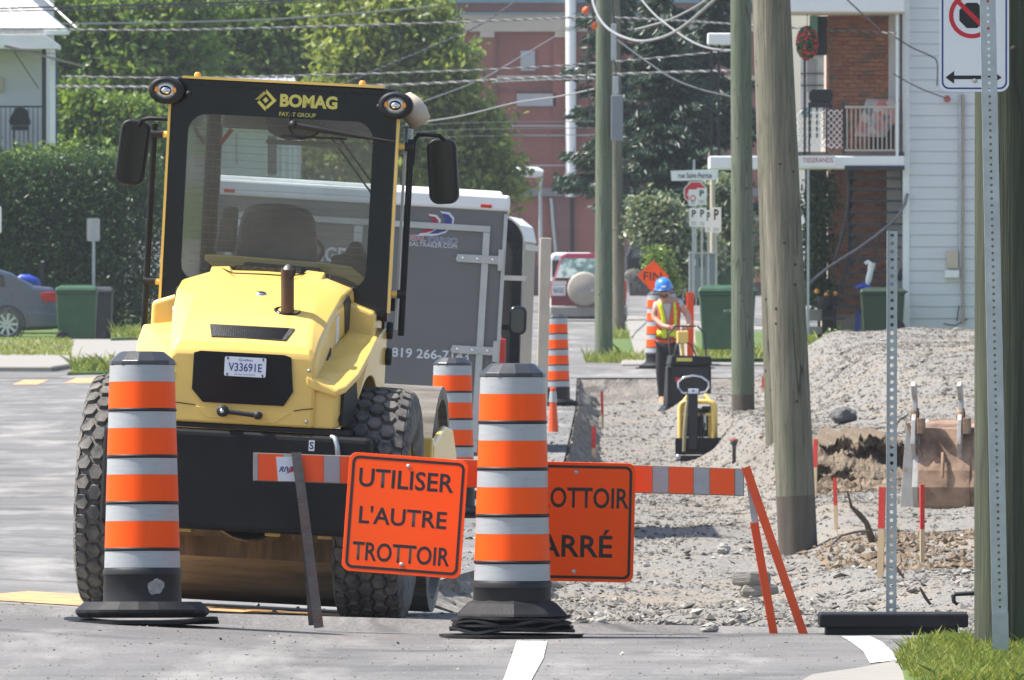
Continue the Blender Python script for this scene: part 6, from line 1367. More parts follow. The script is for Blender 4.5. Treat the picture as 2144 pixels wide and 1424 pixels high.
# stair
st_ = T('stair', None, None); st_.parent = HB
tm = None
for i, (v, ul, ur) in enumerate([(370, 1778, 1892), (393, 1779, 1892), (418, 1779, 1892), (442, 1779, 1892), (467, 1780, 1892), (490, 1780, 1890), (515, 1781, 1888), (540, 1780, 1884), (568, 1776, 1868), (592, 1768, 1862), (617, 1757, 1830), (641, 1747, 1800), (664, 1725, 1770)]):
    t_ = MB(); f.b(ul, ur, v, v + 5, .15 - i * .02, .42 - i * .02, t_); t_.build('step', M['iron'], st_)
for pts in ([(1894, 345, .3), (1896, 430, .3), (1899, 520, .25), (1896, 560, .2), (1881, 586, .15)], ):
    MB().tube([f.p(u, v, y) for u, v, y in pts], .055, 8).build('stringer', M['iron'], st_)
MB().ext([(x(1776), z(352)), (x(1790), z(352)), (x(1784), z(420)), (x(1782), z(540)), (x(1768), z(600)), (x(1740), z(668)), (x(1722), z(705)), (x(1712), z(705)), (x(1734), z(655)), (x(1760), z(600)), (x(1776), z(540)), (x(1778), z(420))], .44, .47).build('stringer', M['iron'], st_)
for i in range(9): v = 372 + i * 24.5; MB().ext([(x(1780), z(v)), (x(1796), z(v)), (x(1780), z(v + 18))], .44, .46).build('tread_bracket', M['iron'], st_)
MB().tube([f.p(u, v, -.05) for u, v in [(1766, 220), (1769, 280), (1774, 350), (1777, 400), (1774, 440), (1764, 490), (1754, 530), (1747, 545)]], .026, 8).build('hand_rail', M['iron'], st_)
MB().tube([f.p(u, v, -.08) for u, v in [(1900, 405), (1894, 428), (1882, 448), (1862, 470), (1835, 492), (1800, 518), (1765, 540), (1740, 556), (1715, 575), (1696, 592)]], .026, 8).build('hand_rail', mat('shiny_rail', (.16, .16, .18), .3, .5, .2), st_)
for a, b_, c_ in ((1745, 548, 690), (1758, 545, 670), (1800, 520, 610), (1838, 492, 600)): MB().tube([f.p(a, b_, -.06), f.p(a, c_, -.06)], .009, 6).build('rail_rod', M['iron'], st_)
f.b(1692, 1745, 648, 672, .5, 1.2).build('stoop', M['concrete'], HB, bevel=.01); f.b(1685, 1790, 684, 700, .3, 1.2).build('stoop', M['concrete'], HB, bevel=.01); f.b(1722, 1752, 640, 700, .25, .5).build('stair_foot', M['darkwood'], HB)
# things on and under the balconies
def onb(name, label, cat, u, v, y=.2): return T(name, label, cat, at(u, v, FOC / 125 + y))
g_ = onb('barbecue', 'black barbecue standing on the brick house balcony above the lattice', 'barbecue', 1718, 225, .3)
MB().ext(rrect(-.20, .20, .08, .30, .08), -.15, .15).build('lid', M['blackgloss'], g_, bevel=.02); MB().box((0, 0, .04), (.40, .3, .09)).build('fire_box', M['iron'], g_)
for a in (-.17, -.06, .06, .17): MB().box((a, 0, -.25), (.03, .03, .55)).build('leg', M['iron'], g_)
qm = NT('flowered_cloth'); v_ = qm.co(rnd=False); vo_ = qm.n('TexVoronoi'); qm.set(vo_.inputs['Vector'], v_); vo_.inputs['Scale'].default_value = 7.5
qm.bsdf(Base__Color=qm.ramp(vo_.outputs['Color'], (.2, (.70, .62, .52)), (.45, (.62, .16, .14)), (.6, (.75, .70, .60)), (.8, (.18, .22, .28))), Roughness=.9)
q_ = onb('quilt', 'flowered quilt draped over a chair behind the balcony railing', 'quilt', 1830, 325, .5)
MB().loft([[(x_, y_, z_) for x_, z_ in ((-.34 + o1, zz), (.22 + o2, zz - .02))] + [(.22 + o2, y_ + .03, zz - .02), (-.34 + o1, y_ + .03, zz)] for y_, zz, o1, o2 in ((0, .32, 0, -.05), (.06, .62, .12, .16), (.12, .9, .2, .26), (.2, .95, .22, .28))]).build('cloth', qm.m, q_)
MB().box((.15, .4, .42), (.45, .05, .84)).build('chair_back', mat('dark_chair', (.06, .05, .06), .8), q_)
w_ = onb('hanging_basket', 'red flower basket hanging under the upper deck beside leaning pole', 'flower basket', 1690, 90, -.1)
MB().lathe([(0, -.12), (.09, -.1), (.13, .0), (0, .02)], 14).build('basket', M['darkwood'], w_)
gq = np.random.default_rng(5); nn_ = 260; a = gq.normal(0, 1, (nn_, 3)); a = a / np.linalg.norm(a, axis=1, keepdims=True) * .2
fm = MB()
for p in a: fm.box((p[0] * .8, p[1] * .8, p[2] * 1.3), (.05, .05, .05), 0 if gq.random() < .45 else 1, rot=tuple(gq.uniform(0, 3, 3)))
fm.build('blossoms', [mat('red_petal', (.5, .02, .03), .6), mat('dark_leaf', (.02, .06, .015), .6)], w_, kind='stuff')
MB().tube([(0, 0, 0), (0, 0, .55)], .006, 5).build('hanger', M['iron'], w_)
nb = onb('name_board', 'white board with red letters tisserands on the balcony edge', 'sign board', 1713, 337, -.32); MB().box((0, 0, 0), (.58, .03, 22 / 125)).build('board', M['white'], nb); text('TISSERANDS', -.26, .25, -.03, .055, M['printred'], nb, -.017, .01)
wb_ = onb('plastic_bag', 'white bag hanging on the stair rail above blue cloth', 'bag', 1815, 600, -.15)
MB().tube([(0, 0, 0), (.03, .0, .12), (.06, 0, .26), (.085, 0, .40)], [.03, .055, .05, .07], 10).build('bag', M['white'], wb_); MB().tube([(-.03, 0, .38), (.02, .0, .42), (.07, 0, .38)], .03, 8).build('bag_loop', M['white'], wb_); MB().tube([(-.18, 0, -.03), (-.05, 0, .02), (.05, 0, -.03)], [.04, .06, .05], 8).build('blue_cloth', M['blue'], wb_)
fp = onb('flower_pot', 'dark pot with orange flowers below the outside stair', 'flower pot', 1728, 648, .2)
MB().lathe([(0, 0), (.10, 0), (.15, .22), (0, .22)], 16).build('pot', M['darkwood'], fp)
for a, b_ in ((-.14, .30), (.17, .26), (.02, .24)): MB().lathe([(0, -.04), (.05, -.01), (.03, .04), (0, .05)], 8, (a, 0, b_)).build('blossom', M['amber'] if a else M['logo'], fp)
wbin('shade darkened green wheeled bin under the outside stair by the blue post', 1802, 1896, 602, 702, 125.6, mat('shaded_green_plastic', (.016, .04, .022), .5), 1)  # green darkened to carry the shade under the stair
bp = onb('blue_post', 'blue post beside the dark bin under the stair', 'post', 1796, 705, .1); MB().box((0, 0, .22), (.08, .05, .46)).build('post_body', M['blue'], bp)

# left house with balcony
f = Fr(40, 700, 96); HL = thing(f, 'siding_house', 'white siding house with metal roof and balcony at the top left', 'house')
x, z = f.x, f.z
MB().box((x(-130), 3.2, z(-20) / 2), ((94 + 354) / 96, 5.0, z(-20))).build('wall', M['siding'], HL)
siding(HL, x(-354), x(90), z(345), z(100), .66, .075, M['siding'])
MB().loft([[(x(-360), -.6, z(60)), (x(138), -.6, z(60)), (x(138), 4, z(60)), (x(-360), 4, z(60))], [(x(-360), 1.2, z(-40)), (x(18), 1.2, z(-40)), (x(18), 3, z(-40)), (x(-360), 3, z(-40))]]).build('roof', M['roofmetal'], HL)
for a in range(-9, 4):
    u0 = -30 + a * 38; MB().bar(f.p(u0 + 78, 59, -.62), f.p(u0 + (10 if u0 + 78 < 60 else -30), -38, 1.18), .03, .03).build('roof_seam', M['roofmetal'], HL)
f.b(-360, 98, 62, 72, -.6, -.5).build('eave', M['greysteel'], HL); f.b(94, 146, 64, 74, -.62, -.2).build('gutter', M['white'], HL, bevel=.01)
f.poly([(-360, 73), (95, 73), (126, 95), (126, 104), (-360, 101)], -.7, .6).build('porch_roof', M['white'], HL, bevel=.01)
f.b(89, 98, 102, 330, -.4, -.3).build('porch_post', mat('brown_post', (.035, .03, .032), .7), HL); f.b(107, 118, 104, 330, -.6, -.5).build('porch_post', M['white'], HL); f.b(118, 121, 104, 330, -.58, -.5).build('post_edge', M['bluesticker'], HL)
rl = T('railing', None, None); rl.parent = HL
f.b(-354, 95, 222, 226, -.42, -.38).build('top_rail', M['iron'], rl); f.b(-354, 95, 314, 318, -.42, -.38).build('bottom_rail', M['iron'], rl)
bm_ = MB().box((0, 0, 0), (.018, .018, 90 / 96)).mesh('baluster', M['iron'])
for i in range(26): ob('baluster', bm_, rl, (x(90 - i * 9.6), -.4, z(270)))
f.b(-354, 118, 318, 330, -.7, .6).build('balcony_floor', M['wood_old'], HL); f.b(-354, 80, 330, 348, -.5, .6).build('balcony_skirt', M['concrete'], HL)
f.b(-6, 4, 160, 192, .55, .64).build('wall_sign', M['cream'], HL)
arm = T('wooden_arm', 'old wooden beam slanting out under the left porch roof', 'beam', at(95, 118, FOC / 96 - .75)); MB().bar((x(10) - x(95), 0, (118 - 96) / 96), (x(179) - x(95), 0, (118 - 140) / 96), .05, .12, 0, (0, 1, 0)).build('beam', M['wood_old'], arm); MB().tube([((30 - 95) / 96, .02, .1), ((81 - 95) / 96, .02, (118 - 185) / 96)], .012, 6).build('strut', M['iron'], arm)
gb = T('barbecue', 'black covered barbecue on the left house balcony', 'barbecue', at(42, 318, FOC / 96 - .1))
MB().ext([(-.22, .58), (.22, .58), (.24, .66), (.20, .74), (.16, .92), (.02, .97), (-.10, .95), (-.19, .78), (-.24, .68)], -.2, .15).build('cover', M['black'], gb, bevel=.03); MB().box((0, 0, .52), (.36, .3, .10)).build('fire_box', M['iron'], gb)
for a in (-.14, .18): MB().box((a, 0, .25), (.03, .03, .5)).build('leg', M['iron'], gb)
MB().box((0, 0, .12), (.36, .25, .03)).build('shelf', M['iron'], gb)

# white house behind the cab
f = Fr(520, 640, 84); HM = thing(f, 'siding_house', 'white house with grey metal roof seen through and above the cab', 'house')
x, z = f.x, f.z
f.b(385, 622, 255, 640, 0, 6).build('wall', M['siding'], HM); f.b(392, 640, 236, 258, -.5, 6).build('eave', M['white'], HM)
MB().loft([[(x(430), -.5, z(240)), (x(640), -.5, z(240)), (x(640), 6, z(240)), (x(430), 6, z(240))], [(x(446), 2.6, z(160)), (x(614), 2.6, z(160)), (x(614), 2.9, z(160)), (x(446), 2.9, z(160))]]).build('roof', M['greyroof'], HM)
for i in range(10): MB().bar(f.p(436 + i * 22, 239, -.52), f.p(449 + i * 18, 159, 2.58), .03, .05).build('roof_seam', M['greyroof'], HM)
for a, b_ in ((408, 438), (444, 462), (560, 580)): w_ = f.b(a, b_, 285, 365, -.06, .0).build('window', M['darkglass'], HM); f.b(a - 4, a, 280, 372, -.08, -.0).build('window_frame', M['white'], w_); f.b(b_, b_ + 4, 280, 372, -.08, -.0).build('window_frame', M['white'], w_)
f.b(493, 497, 280, 345, -.05, 0).build('corner_line', M['greysteel'], HM)
for u in (592, 606, 616): f.b(u, u + 5, 262, 640, -.5, -.4).build('porch_post', M['white'], HM)
f = Fr(850, 640, 76); HG = thing(f, 'gable_house', 'small house with pinkish gable roof behind the grey trailer', 'house')
f.poly([(770, 640), (770, 400), (826, 330), (872, 388), (872, 640)], 0, 5).build('wall', M['siding'], HG)
f.poly([(764, 402), (826, 326), (878, 390), (872, 394), (826, 338), (770, 408)], -.3, 5).build('roof', mat('pink_shingle', (.36, .22, .19), .9, 0, .15), HG)

# street furniture in the distance
f = Fr(1492, 622, 105); SPL = thing(f, 'street_name_post', 'brownish post carrying white street name blades beyond the bins', 'street sign')
MB().tube([(0, 0, 0), (0, 0, f.z(340))], .055, 10).build('post', M['cream'], SPL)
o = MB().ext([(f.x(1406), f.z(379)), (f.x(1502), f.z(377)), (f.x(1504), f.z(354)), (f.x(1404), f.z(358))], -.08, -.06).build('name_blade', M['white'], SPL); text('rue Saint-Patrice', f.x(1420), f.x(1490), f.z(373), f.z(362), M['signblack'], o, -.085, .015)
MB().box((f.x(1453), -.05, f.z(348)), (.05, .03, .26)).build('blade_bracket', M['galv'], SPL)
f = Fr(1459, 622, 104); SS = thing(f, 'stop_sign', 'red octagonal stop sign half covered by white parking signs', 'stop sign')
rr_ = 26 / 104; oc_ = [(f.x(1456) + rr_ * math.cos(R(22.5 + 45 * i)), f.z(404) + rr_ * math.sin(R(22.5 + 45 * i))) for i in range(8)]; oi_ = [(f.x(1456) + rr_ * .93 * math.cos(R(22.5 + 45 * i)), f.z(404) + rr_ * .93 * math.sin(R(22.5 + 45 * i))) for i in range(8)]
mb = MB(); ring(mb, oc_, oi_, -.022, -.01); mb.build('white_border', M['white'], SS); MB().ext(oi_, -.02, -.01).build('sign_plate', M['redprint'], SS); text('ARRÊT', f.x(1438), f.x(1474), f.z(411), f.z(397), M['white'], SS, -.024, .02)
MB().box((f.x(1456), .02, f.z(404) / 2), (.05, .03, f.z(404))).build('post', M['galv'], SS)
for i, (u0, u1, v0, v1, s_, top, lb) in enumerate(((1442, 1459, 397, 431, 116, 'x', 'small white no parking sign with red ring over the stop sign'), (1459, 1479, 394, 429, 117, 'P', 'upper white parking sign with letter P over the stop sign'), (1443, 1462, 436, 474, 118, 'P', 'left of the lower row of white parking signs'), (1461, 1479, 435, 475, 119, 'P', 'second of the lower row of white parking signs'), (1476, 1490, 440, 486, 120, 'P', 'narrow angled parking sign left of the rightmost one'), (1489, 1510, 434, 487, 121, 'P', 'rightmost and lowest white parking sign beside brownish post'))):
    f = Fr((u0 + u1) / 2, 618, s_); q = thing(f, 'parking_sign', lb, 'parking sign', (0, 0, 0), 'white parking signs at the street corner')
    w = (u1 - u0) / s_; f.b(u0, u1, v0, v1, -.03, -.02).build('sign_plate', M['white'], q)
    if top == 'P': text('P', -w * .22, w * .25, f.z(v0 + (v1 - v0) * .5), f.z(v0 + 4), M['signblack'], q, -.033, .03)
    else:
        c_ = f.z((v0 + v1) / 2 + 1); mb = MB(); ring(mb, [(.055 * math.cos(a), c_ + .055 * math.sin(a)) for a in np.linspace(0, 6.28, 20, endpoint=False)], [(.038 * math.cos(a), c_ + .038 * math.sin(a)) for a in np.linspace(0, 6.28, 20, endpoint=False)], -.034, -.031); mb.build('red_ring', M['redprint'], q)
    for k in range(2): f.b(u0 + 4, u1 - 4, v1 - 9 + k * 4, v1 - 8 + k * 4, -.033, -.031).build('small_print', M['signblack'], q)
    f.b((u0 + u1) / 2 - 2, (u0 + u1) / 2 + 2, v0, 618, -.02, .02).build('post', M['galv'], q)
f = Fr(1471, 624, 110); CB = thing(f, 'utility_cabinet', 'grey metal utility cabinet behind the parking sign posts', 'cabinet')
f.b(1443, 1502, 533, 624, 0, .6).build('cabinet_body', M['cabinet'], CB, bevel=.02); f.b(1443, 1502, 529, 535, -.03, .63).build('cabinet_roof', M['cabinet'], CB, bevel=.01); f.b(1464, 1474, 540, 560, -.015, .0).build('vent', M['iron'], CB); f.b(1449, 1456, 543, 556, -.01, 0).build('sticker', M['white'], CB)
f = Fr(1415, 640, 95); DF = thing(f, 'board_fence', 'dark board fence below the pale bush at the corner', 'fence')
for i in range(9): f.b(1374 + i * 14, 1387 + i * 14, 552, 640, 0, .03).build('board', M['darkwood'], DF)
f = Fr(1560, 560, 96); BW = thing(f, 'brick_wall_piece', 'low reddish wall seen between the trench poles', 'wall'); f.b(1500, 1640, 528, 590, 0, .4).build('wall', M['brickA'], BW)
f = Fr(1133, 640, 66); SL = thing(f, 'street_lamp', 'grey street lamp post with white head before the factory', 'street lamp')
MB().tube([(0, 0, 0), (f.x(1131), 0, f.z(394)), (f.x(1134), 0, f.z(372))], [.09, .05, .05], 10).build('lamp_post', M['galv'], SL); MB().tube([f.p(1072, 361), f.p(1080, 360), f.p(1125, 361), f.p(1137, 363)], [.12, .17, .17, .10], 14).build('lamp_head', M['white'], SL)
f = Fr(196, 622, 105); SB_ = thing(f, 'street_sign', 'back of a grey rectangular sign standing before the cedar hedge', 'street sign', (0, 0, R(4)))
MB().ext(rrect(f.x(182), f.x(209), f.z(505), f.z(457), .03), 0, .01).build('sign_plate', M['alu'], SB_); f.b(193, 199, 458, 622, -.04, .0).build('post', M['galv'], SB_)
f = Fr(-3, 700, 108); SB2 = thing(f, 'street_sign', 'white sign edge just showing at the left border', 'street sign'); MB().ext(rrect(f.x(-24), f.x(3), f.z(488), f.z(432), .03), 0, .01).build('sign_plate', M['white'], SB2); f.b(-14, -8, 432, 700, .01, .05).build('post', M['galv'], SB2)
f = Fr(89, 640, 106); BP = thing(f, 'black_post', 'short black post behind the blue grey saloon', 'post'); f.b(85, 93, 548, 640, 0, .07).build('post_body', M['darkwood'], BP, bevel=.01); f.b(86, 92, 546, 549, 0, .07).build('post_cap', M['white'], BP)
f = Fr(58, 600, 105); BT = thing(f, 'blue_tarpaulin', 'blue tarpaulin heap behind the saloon boot', 'tarpaulin'); MB().tube([f.p(30, 592), f.p(45, 583), f.p(60, 586), f.p(76, 592), f.p(82, 600)], [.05, .09, .11, .10, .05], 10).build('tarpaulin', M['blue'], BT)

# ------------------------------------------------------------------ foliage
LM = {'maple': leafmat('maple_leaf', (.035, .085, .016), (.10, .19, .034), (.27, .35, .08), .45), 'yellow': leafmat('yellow_green_leaf', (.05, .105, .02), (.16, .235, .04), (.36, .39, .10), .45), 'cedar': leafmat('cedar_leaf', (.014, .042, .014), (.032, .078, .024), (.085, .15, .042), .25),
      'spruce': leafmat('spruce_needle', (.010, .028, .018), (.020, .05, .03), (.05, .09, .045), .18), 'pale': leafmat('pale_bush_leaf', (.04, .075, .03), (.11, .155, .085), (.42, .45, .36), .3), 'bright': leafmat('bright_leaf', (.035, .085, .012), (.10, .18, .028), (.24, .31, .07), .4)}
BARK = mat('bark', (.07, .055, .045), .95, 0, .3, 8, .6, 30, stretch=(1, 1, .2))
def leaves(name, par, blobs, d, n, size, m, seed, depth=.8, clus=40, up=.5, stretch=1.):
    g = np.random.default_rng(seed); s = FOC / d; P_ = []; tot = sum(b[2] * b[3] for b in blobs); o_ = np.array(at(blobs[0][0], blobs[0][1], d))
    for u, v, ru, rv in blobs:
        c = np.array(at(u, v, d)); rx, rz = ru / s, rv / s; ry = depth * min(rx, rz * 1.3); k = int(n * ru * rv / tot); nc = max(4, k // clus)
        q = g.normal(0, 1, (nc, 3)); q /= np.linalg.norm(q, axis=1, keepdims=True); q *= (.35 + .65 * g.random(nc) ** .45)[:, None]
        q *= 1 + .16 * np.sin(q[:, :1] * 7 + seed) * np.cos(q[:, 2:] * 6)
        idx = g.integers(0, nc, k); p = q[idx] * np.array([rx, ry, rz]) + g.normal(0, 1, (k, 3)) * np.array([1, 1, .75]) * (size * 2.3); p[:, 1] += (g.random(k) - .5) * .1
        P_.append(p + c)
    p = np.concatenate(P_); n = len(p); nrm = g.normal(0, 1, (n, 3)); nrm[:, 2] += up; nrm /= np.linalg.norm(nrm, axis=1, keepdims=True)
    t1 = np.cross(nrm, g.normal(0, 1, (n, 3))); t1 /= np.linalg.norm(t1, axis=1, keepdims=True) + 1e-9; t2 = np.cross(nrm, t1)
    sz = size * g.uniform(.6, 1.35, n)[:, None]
    q = np.stack([p - t1 * sz, p - t2 * sz * .55 * stretch + nrm * sz * .15, p + t1 * sz, p + t2 * sz * .55 * stretch + nrm * sz * .15], 1)
    if par is not None: q = q - np.array(par.location)
    return ob(name, np_mesh(name, q.reshape(-1, 3), np.arange(4 * n).reshape(n, 4), m, False, g.random(n)), par)
def tree(label, blobs, d, n, size, m, seed, trunk_u, vb=640, limbs=5, name='leafy_tree', cat='tree', tr=.16, group='trees behind the houses', **k):
    base = at(trunk_u, vb, d); base.z = min(base.z, 0.6); r_ = T(name, label, cat, base, (0, 0, 0), group); r_.location = base
    g = random.Random(seed); b0 = at(blobs[0][0], blobs[0][1], d) - base; mb = MB()
    mb.tube([(0, 0, -.2), (b0.x * .1, 0, b0.z * .35), (b0.x * .5, 0, b0.z * .7), (b0.x, 0, b0.z)], [tr, tr * .8, tr * .55, tr * .25], 10)
    for i in range(limbs):
        b = blobs[g.randrange(len(blobs))]; e = at(b[0], b[1], d) - base; st0 = Vector((b0.x * .3, 0, b0.z * g.uniform(.4, .7))); mid = st0.lerp(e, .5) + Vector((0, g.uniform(-.4, .4), .3))
        mb.tube([st0, mid, e], [tr * .45, tr * .3, tr * .1], 7)
    mb.build('trunk', BARK, r_); leaves('crown', r_, blobs, d, n, size, m, seed, **k); return r_
tree('large dark green maple above the cedar hedge at the left', [(250, 120, 150, 120), (160, 40, 120, 100), (350, 30, 150, 110), (330, 220, 150, 100), (190, 220, 100, 100), (60, 10, 110, 90)], 335, 24000, .115, LM['maple'], 1, 250, group=None)
tree('bright green tree just left of the cab mirror', [(190, 300, 75, 75), (260, 290, 80, 90), (150, 230, 55, 55), (300, 350, 60, 60)], 300, 11000, .10, LM['bright'], 2, 220, group=None)
tree('mid green tree right behind the cab roof lettering', [(560, 50, 140, 120), (480, 120, 110, 110), (660, 20, 140, 100), (640, 130, 130, 90), (440, 20, 90, 80)], 352, 20000, .12, LM['maple'], 3, 560, group=None)
tree('yellow green tree in front of the left factory corner', [(860, 130, 110, 120), (780, 60, 120, 110), (930, 220, 95, 110), (985, 300, 75, 90), (850, 280, 120, 110), (1040, 375, 60, 55), (960, 380, 90, 70), (760, 200, 110, 110), (700, 260, 90, 90), (880, 30, 60, 60)], 345, 32000, .115, LM['yellow'], 4, 860, group=None)
leaves('far_wood', None, [(100, 40, 320, 230), (500, 40, 330, 220), (780, 120, 210, 190), (350, 300, 300, 200), (700, 330, 260, 160)], 395, 26000, .16, LM['maple'], 9, depth=.25)['kind'] = 'stuff'
hg = T('cedar_hedge', 'tall dark cedar hedge along the lawn behind the bins', 'hedge', at(140, 700, 270))
hb = [(u, v, 46, 60) for u in range(-70, 335, 42) for v in range(390, 690, 62)] + [(u, 352 + 14 * math.sin(u), 34, 34) for u in range(-60, 330, 40)]
leaves('hedge_foliage', hg, hb, 270, 52000, .055, LM['cedar'], 12, depth=1.0, clus=18, up=.2, stretch=.7)
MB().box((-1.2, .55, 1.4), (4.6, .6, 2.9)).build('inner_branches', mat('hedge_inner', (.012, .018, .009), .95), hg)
tree('low bright shrub along the hedge top left of the mirror', [(60, 345, 60, 30), (140, 335, 60, 30), (230, 345, 60, 34)], 273, 5000, .06, LM['bright'], 13, 140, 700, 2, 'shrub', 'shrub', .05, None)
def spruce(label, u, vt, vb, wpx, d, seed, n=15000, m=None, low=.74):
    s = FOC / d; base = at(u, vb, d); r_ = T('spruce_tree', label, 'tree', base, (0, 0, 0), 'dark spruces before the factory'); h = (vb - vt) / s; g = np.random.default_rng(seed); R_ = wpx / s
    MB().tube([(0, 0, -.3), (0, 0, h)], [.16, .02], 9).build('trunk', BARK, r_)
    pts = []; dirs = []; br = MB()
    nb = 130
    for i in range(nb):
        f_ = (i / nb) ** .85; zz = h * (1 - f_ * low) - .1; L = R_ * (.10 + f_ ** .8) * g.uniform(.65, 1.2); a = g.uniform(0, 6.28); dr = g.uniform(.25, .5)
        k = max(8, int(n * L / (nb * R_ * .55))); t = g.random(k) ** .8; side = g.normal(0, .10 * L + .05, k) * (1 - .4 * t)
        px_ = np.cos(a) * L * t - np.sin(a) * side; py_ = np.sin(a) * L * t + np.cos(a) * side; pz_ = zz - dr * L * t + .25 * L * t ** 2 + g.normal(0, .05, k) - .22 * np.abs(side)
        pts.append(np.stack([px_, py_, pz_], -1)); dd_ = np.stack([np.cos(a) + g.normal(0, .4, k), np.sin(a) + g.normal(0, .4, k), -.5 + g.normal(0, .3, k)], -1); dirs.append(dd_)
        if i % 3 == 0: br.tube([(0, 0, zz), (math.cos(a) * L * .9, math.sin(a) * L * .9, zz - dr * L * .8 + .2 * L)], [.03, .008], 4)
    br.build('limb', BARK, r_, kind='stuff')
    p = np.concatenate(pts); t1 = np.concatenate(dirs); t1 /= np.linalg.norm(t1, axis=1, keepdims=True); k = len(p); w = np.cross(t1, g.normal(0, 1, (k, 3))); w /= np.linalg.norm(w, axis=1, keepdims=True)
    l = g.uniform(.07, .15, k)[:, None]; q = np.stack([p - t1 * l, p - w * .028, p + t1 * l, p + w * .028], 1)
    ob('crown', np_mesh('crown', q.reshape(-1, 3), np.arange(4 * k).reshape(k, 4), m or LM['spruce'], False, g.random(k)), r_)
spruce('dark spruce directly right of the green pole with box', 1388, -160, 640, 125, 292, 3, 24000)
spruce('dark spruce behind the corner street name signs', 1490, -220, 640, 130, 300, 4, 24000)
spruce('spruce whose branch tips show left of the green pole', 1278, -300, 640, 110, 310, 5, 13000)
tree('pale flowering bush behind the parking signs', [(1395, 480, 62, 62), (1450, 540, 55, 60), (1370, 450, 40, 40)], 272, 9000, .065, LM['pale'], 21, 1410, 630, 3, 'flowering_bush', 'bush', .05, None)
tree('pale flowering bush between the sign post and greenish pole', [(1510, 450, 45, 60), (1545, 520, 40, 70), (1500, 400, 35, 40)], 274, 6000, .065, LM['pale'], 22, 1515, 630, 3, 'flowering_bush', 'bush', .05, None)
tree('small light green shrub beside the dark board fence', [(1378, 555, 22, 40), (1390, 590, 20, 30)], 265, 1500, .05, LM['bright'], 23, 1382, 620, 2, 'shrub', 'shrub', .03, None)
tree('dark climbing shrub in the shade below the balcony', [(1715, 420, 26, 70), (1712, 530, 26, 80), (1718, 610, 24, 40)], 219.0, 3500, .045, LM['cedar'], 24, 1715, 690, 2, 'shrub', 'shrub', .03, None)
tree('small bright green plant on the grass before the stoop', [(1722, 728, 18, 14), (1745, 715, 16, 12)], 214.5, 700, .04, LM['bright'], 25, 1725, 745, 1, 'shrub', 'shrub', .02, None)
tree('drooping willow twigs glimpsed through the cab glass', [(410, 470, 26, 60), (420, 400, 20, 40)], 262, 1500, .06, LM['bright'], 26, 410, 600, 2, 'shrub', 'shrub', .03, None)

# ------------------------------------------------------------------ overhead cables
def cable(label, pts, d0, d1, r, m='cable', twist=False, name='overhead_cable'):
    n = len(pts); P_ = []
    for i in range(n - 1):
        for k in range(6):
            t_ = (i + k / 6) / (n - 1); a = pts[max(i - 1, 0)]; b_, c_ = pts[i], pts[i + 1]; e_ = pts[min(i + 2, n - 1)]; q = k / 6
            cr_ = lambda A, B, C, D: .5 * (2 * B + (C - A) * q + (2 * A - 5 * B + 4 * C - D) * q * q + (3 * B - A - 3 * C + D) * q ** 3)
            P_.append((cr_(a[0], b_[0], c_[0], e_[0]), cr_(a[1], b_[1], c_[1], e_[1]), d0 + (d1 - d0) * t_))
    P_.append((*pts[-1], d1)); W_ = [at(*p) for p in P_]
    if twist:
        r_ = T(name, label, 'cable', W_[0], (0, 0, 0), 'cables crossing above the street'); 
        fine = []; 
        for i in range(len(W_) - 1):
            for k in range(10): fine.append(W_[i].lerp(W_[i + 1], k / 10))
        fine.append(W_[-1])
        for ph, mm in ((0, 'cable'), (2.1, 'cable'), (4.2, 'cablelight')):
            MB().tube([p - W_[0] + Vector((0, math.cos(j * .9 + ph), math.sin(j * .9 + ph))) * r * .7 for j, p in enumerate(fine)], r * .55, 5).build('strand', M[mm], r_)
        return r_
    return tag(MB().tube(W_, r, 6).build(name, M[m]), label, 'cable', 'cables crossing above the street')
cable('uppermost dark cable at the top left running to the roof', [(-40, 19), (140, 14), (300, 10), (540, 4), (760, -6)], 230, 240, .018)
cable('second dark cable just below the uppermost one at top left', [(-40, 24), (200, 20), (540, 9), (800, -4)], 226, 238, .014)
cable('pale grey cable rising right across the tree crowns', [(130, 50), (300, 48), (540, 42), (760, 27), (920, 12)], 236, 250, .016, 'cablelight')
cable('twisted cable from left house eave to the right house', [(140, 62), (340, 63), (540, 59), (820, 51), (1080, 42), (1240, 36), (1400, 42), (1530, 50), (1690, 60), (1876, 70)], 245, 217, .016, twist=True)
cable('thin cable sloping down before the maple crown', [(-20, 102), (120, 113), (370, 130), (560, 140)], 244, 250, .009)
cable('twisted cable just above the cab roof', [(130, 160), (360, 163), (560, 160), (820, 153), (1080, 143), (1300, 128), (1530, 106)], 240, 226, .016, twist=True)
cable('thick twisted cable passing behind the cab lamps', [(118, 181), (300, 182), (560, 181), (830, 178), (1080, 165), (1300, 155), (1530, 148)], 236, 224, .022, twist=True)
cable('thin cable low across maple left of the cab', [(120, 248), (240, 256), (350, 256)], 244, 246, .008)
cable('diagonal twisted cable climbing to the factory roof', [(640, 215), (760, 158), (880, 108), (1000, 55), (1080, 2), (1100, -12)], 300, 320, .018, twist=True)
cable('diagonal thin cable in front of the factory window', [(880, 215), (1000, 170), (1080, 125), (1166, 74)], 290, 300, .012, 'cablelight')
cable('pale cable crossing low before the factory wall', [(850, 260), (960, 244), (1080, 215), (1170, 202), (1245, 186)], 260, 230, .014, 'cablelight')
cable('dark cable crossing the factory below the grey window', [(1030, 172), (1120, 168), (1245, 164)], 250, 232, .014, twist=True)
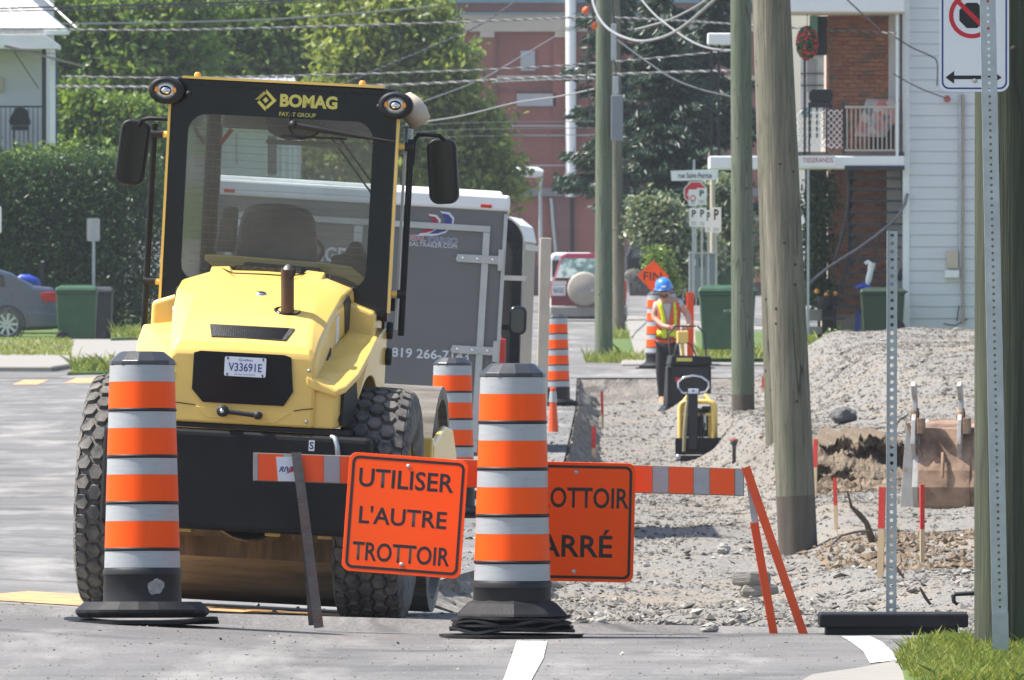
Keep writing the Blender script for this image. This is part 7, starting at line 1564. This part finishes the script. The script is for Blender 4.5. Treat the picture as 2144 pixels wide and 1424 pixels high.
for v, k in ((258, 'upper'), (272, 'middle'), (286, 'lower')): cable(k + ' thin cable of three before the factory wall', [(840, v + 6), (960, v), (1080, v - 2), (1245, v - 4)], 262, 240, .008)
cable('thick pale cable loop hanging between green pole and trench pole', [(1238, -20), (1243, 10), (1256, 40), (1276, 62), (1306, 78), (1345, 86), (1395, 75), (1440, 48), (1500, -4)], 212, 190, .021, 'cablelight')
cable('second pale cable crossing the hanging loop', [(1335, -10), (1370, 30), (1410, 62), (1450, 88), (1490, 102), (1540, 106)], 205, 190, .015, 'cablelight')
cable('straight dark cable descending right before the spruces', [(1290, 82), (1350, 126), (1410, 165), (1470, 188), (1540, 204)], 210, 190, .014)
cable('third grey cable rising right above the hanging loop', [(1330, 62), (1400, 42), (1460, 12), (1490, -10)], 208, 196, .016, 'cablelight')
cable('cable from the pole to the insulator on brick house corner', [(1766, -8), (1800, 24), (1842, 62)], 200, 217, .014)
cable('sagging service cable on the white siding wall', [(1874, 78), (1910, 100), (1950, 118), (1962, 132), (1962, 180)], 217, 217.6, .012)
cable('low service cable to the red insulator', [(1870, 155), (1920, 182), (1970, 202), (1984, 206)], 217, 217.6, .010)
cable('dark cable hanging beside the green pole', [(1238, -10), (1242, 30), (1234, 80), (1228, 150), (1232, 200), (1240, 246)], 213, 213, .012)
for (u, v, k) in ((1226, 22, 'upper'), (1244, 54, 'lower')):
    o = MB().lathe([(0, -.07), (.045, -.05), (.06, 0), (.035, .06), (0, .07)], 12).build('cable_marker', mat('orange_insulator', (.75, .13, .03), .5), None, at(u, v, 213.4), (R(20), R(30), 0), label=k + ' orange cable marker left of the green pole', cat='cable marker')

# air: pale haze between the camera and the far wall
mb = MB().box((0, 1650, 7), (6300, 4000, 21.5)); hz_o = mb.mesh('haze', [])
t = NT('haze'); pv = t.n('VolumePrincipled'); pv.inputs['Color'].default_value = (.86, .92, 1, 1); pv.inputs['Density'].default_value = HAZE; pv.inputs['Anisotropy'].default_value = .2
t.t.links.new(pv.outputs[0], t.out.inputs['Volume']); hz_o.materials.clear(); hz_o.materials.append(t.m); o = ob('haze', hz_o, kind='stuff')
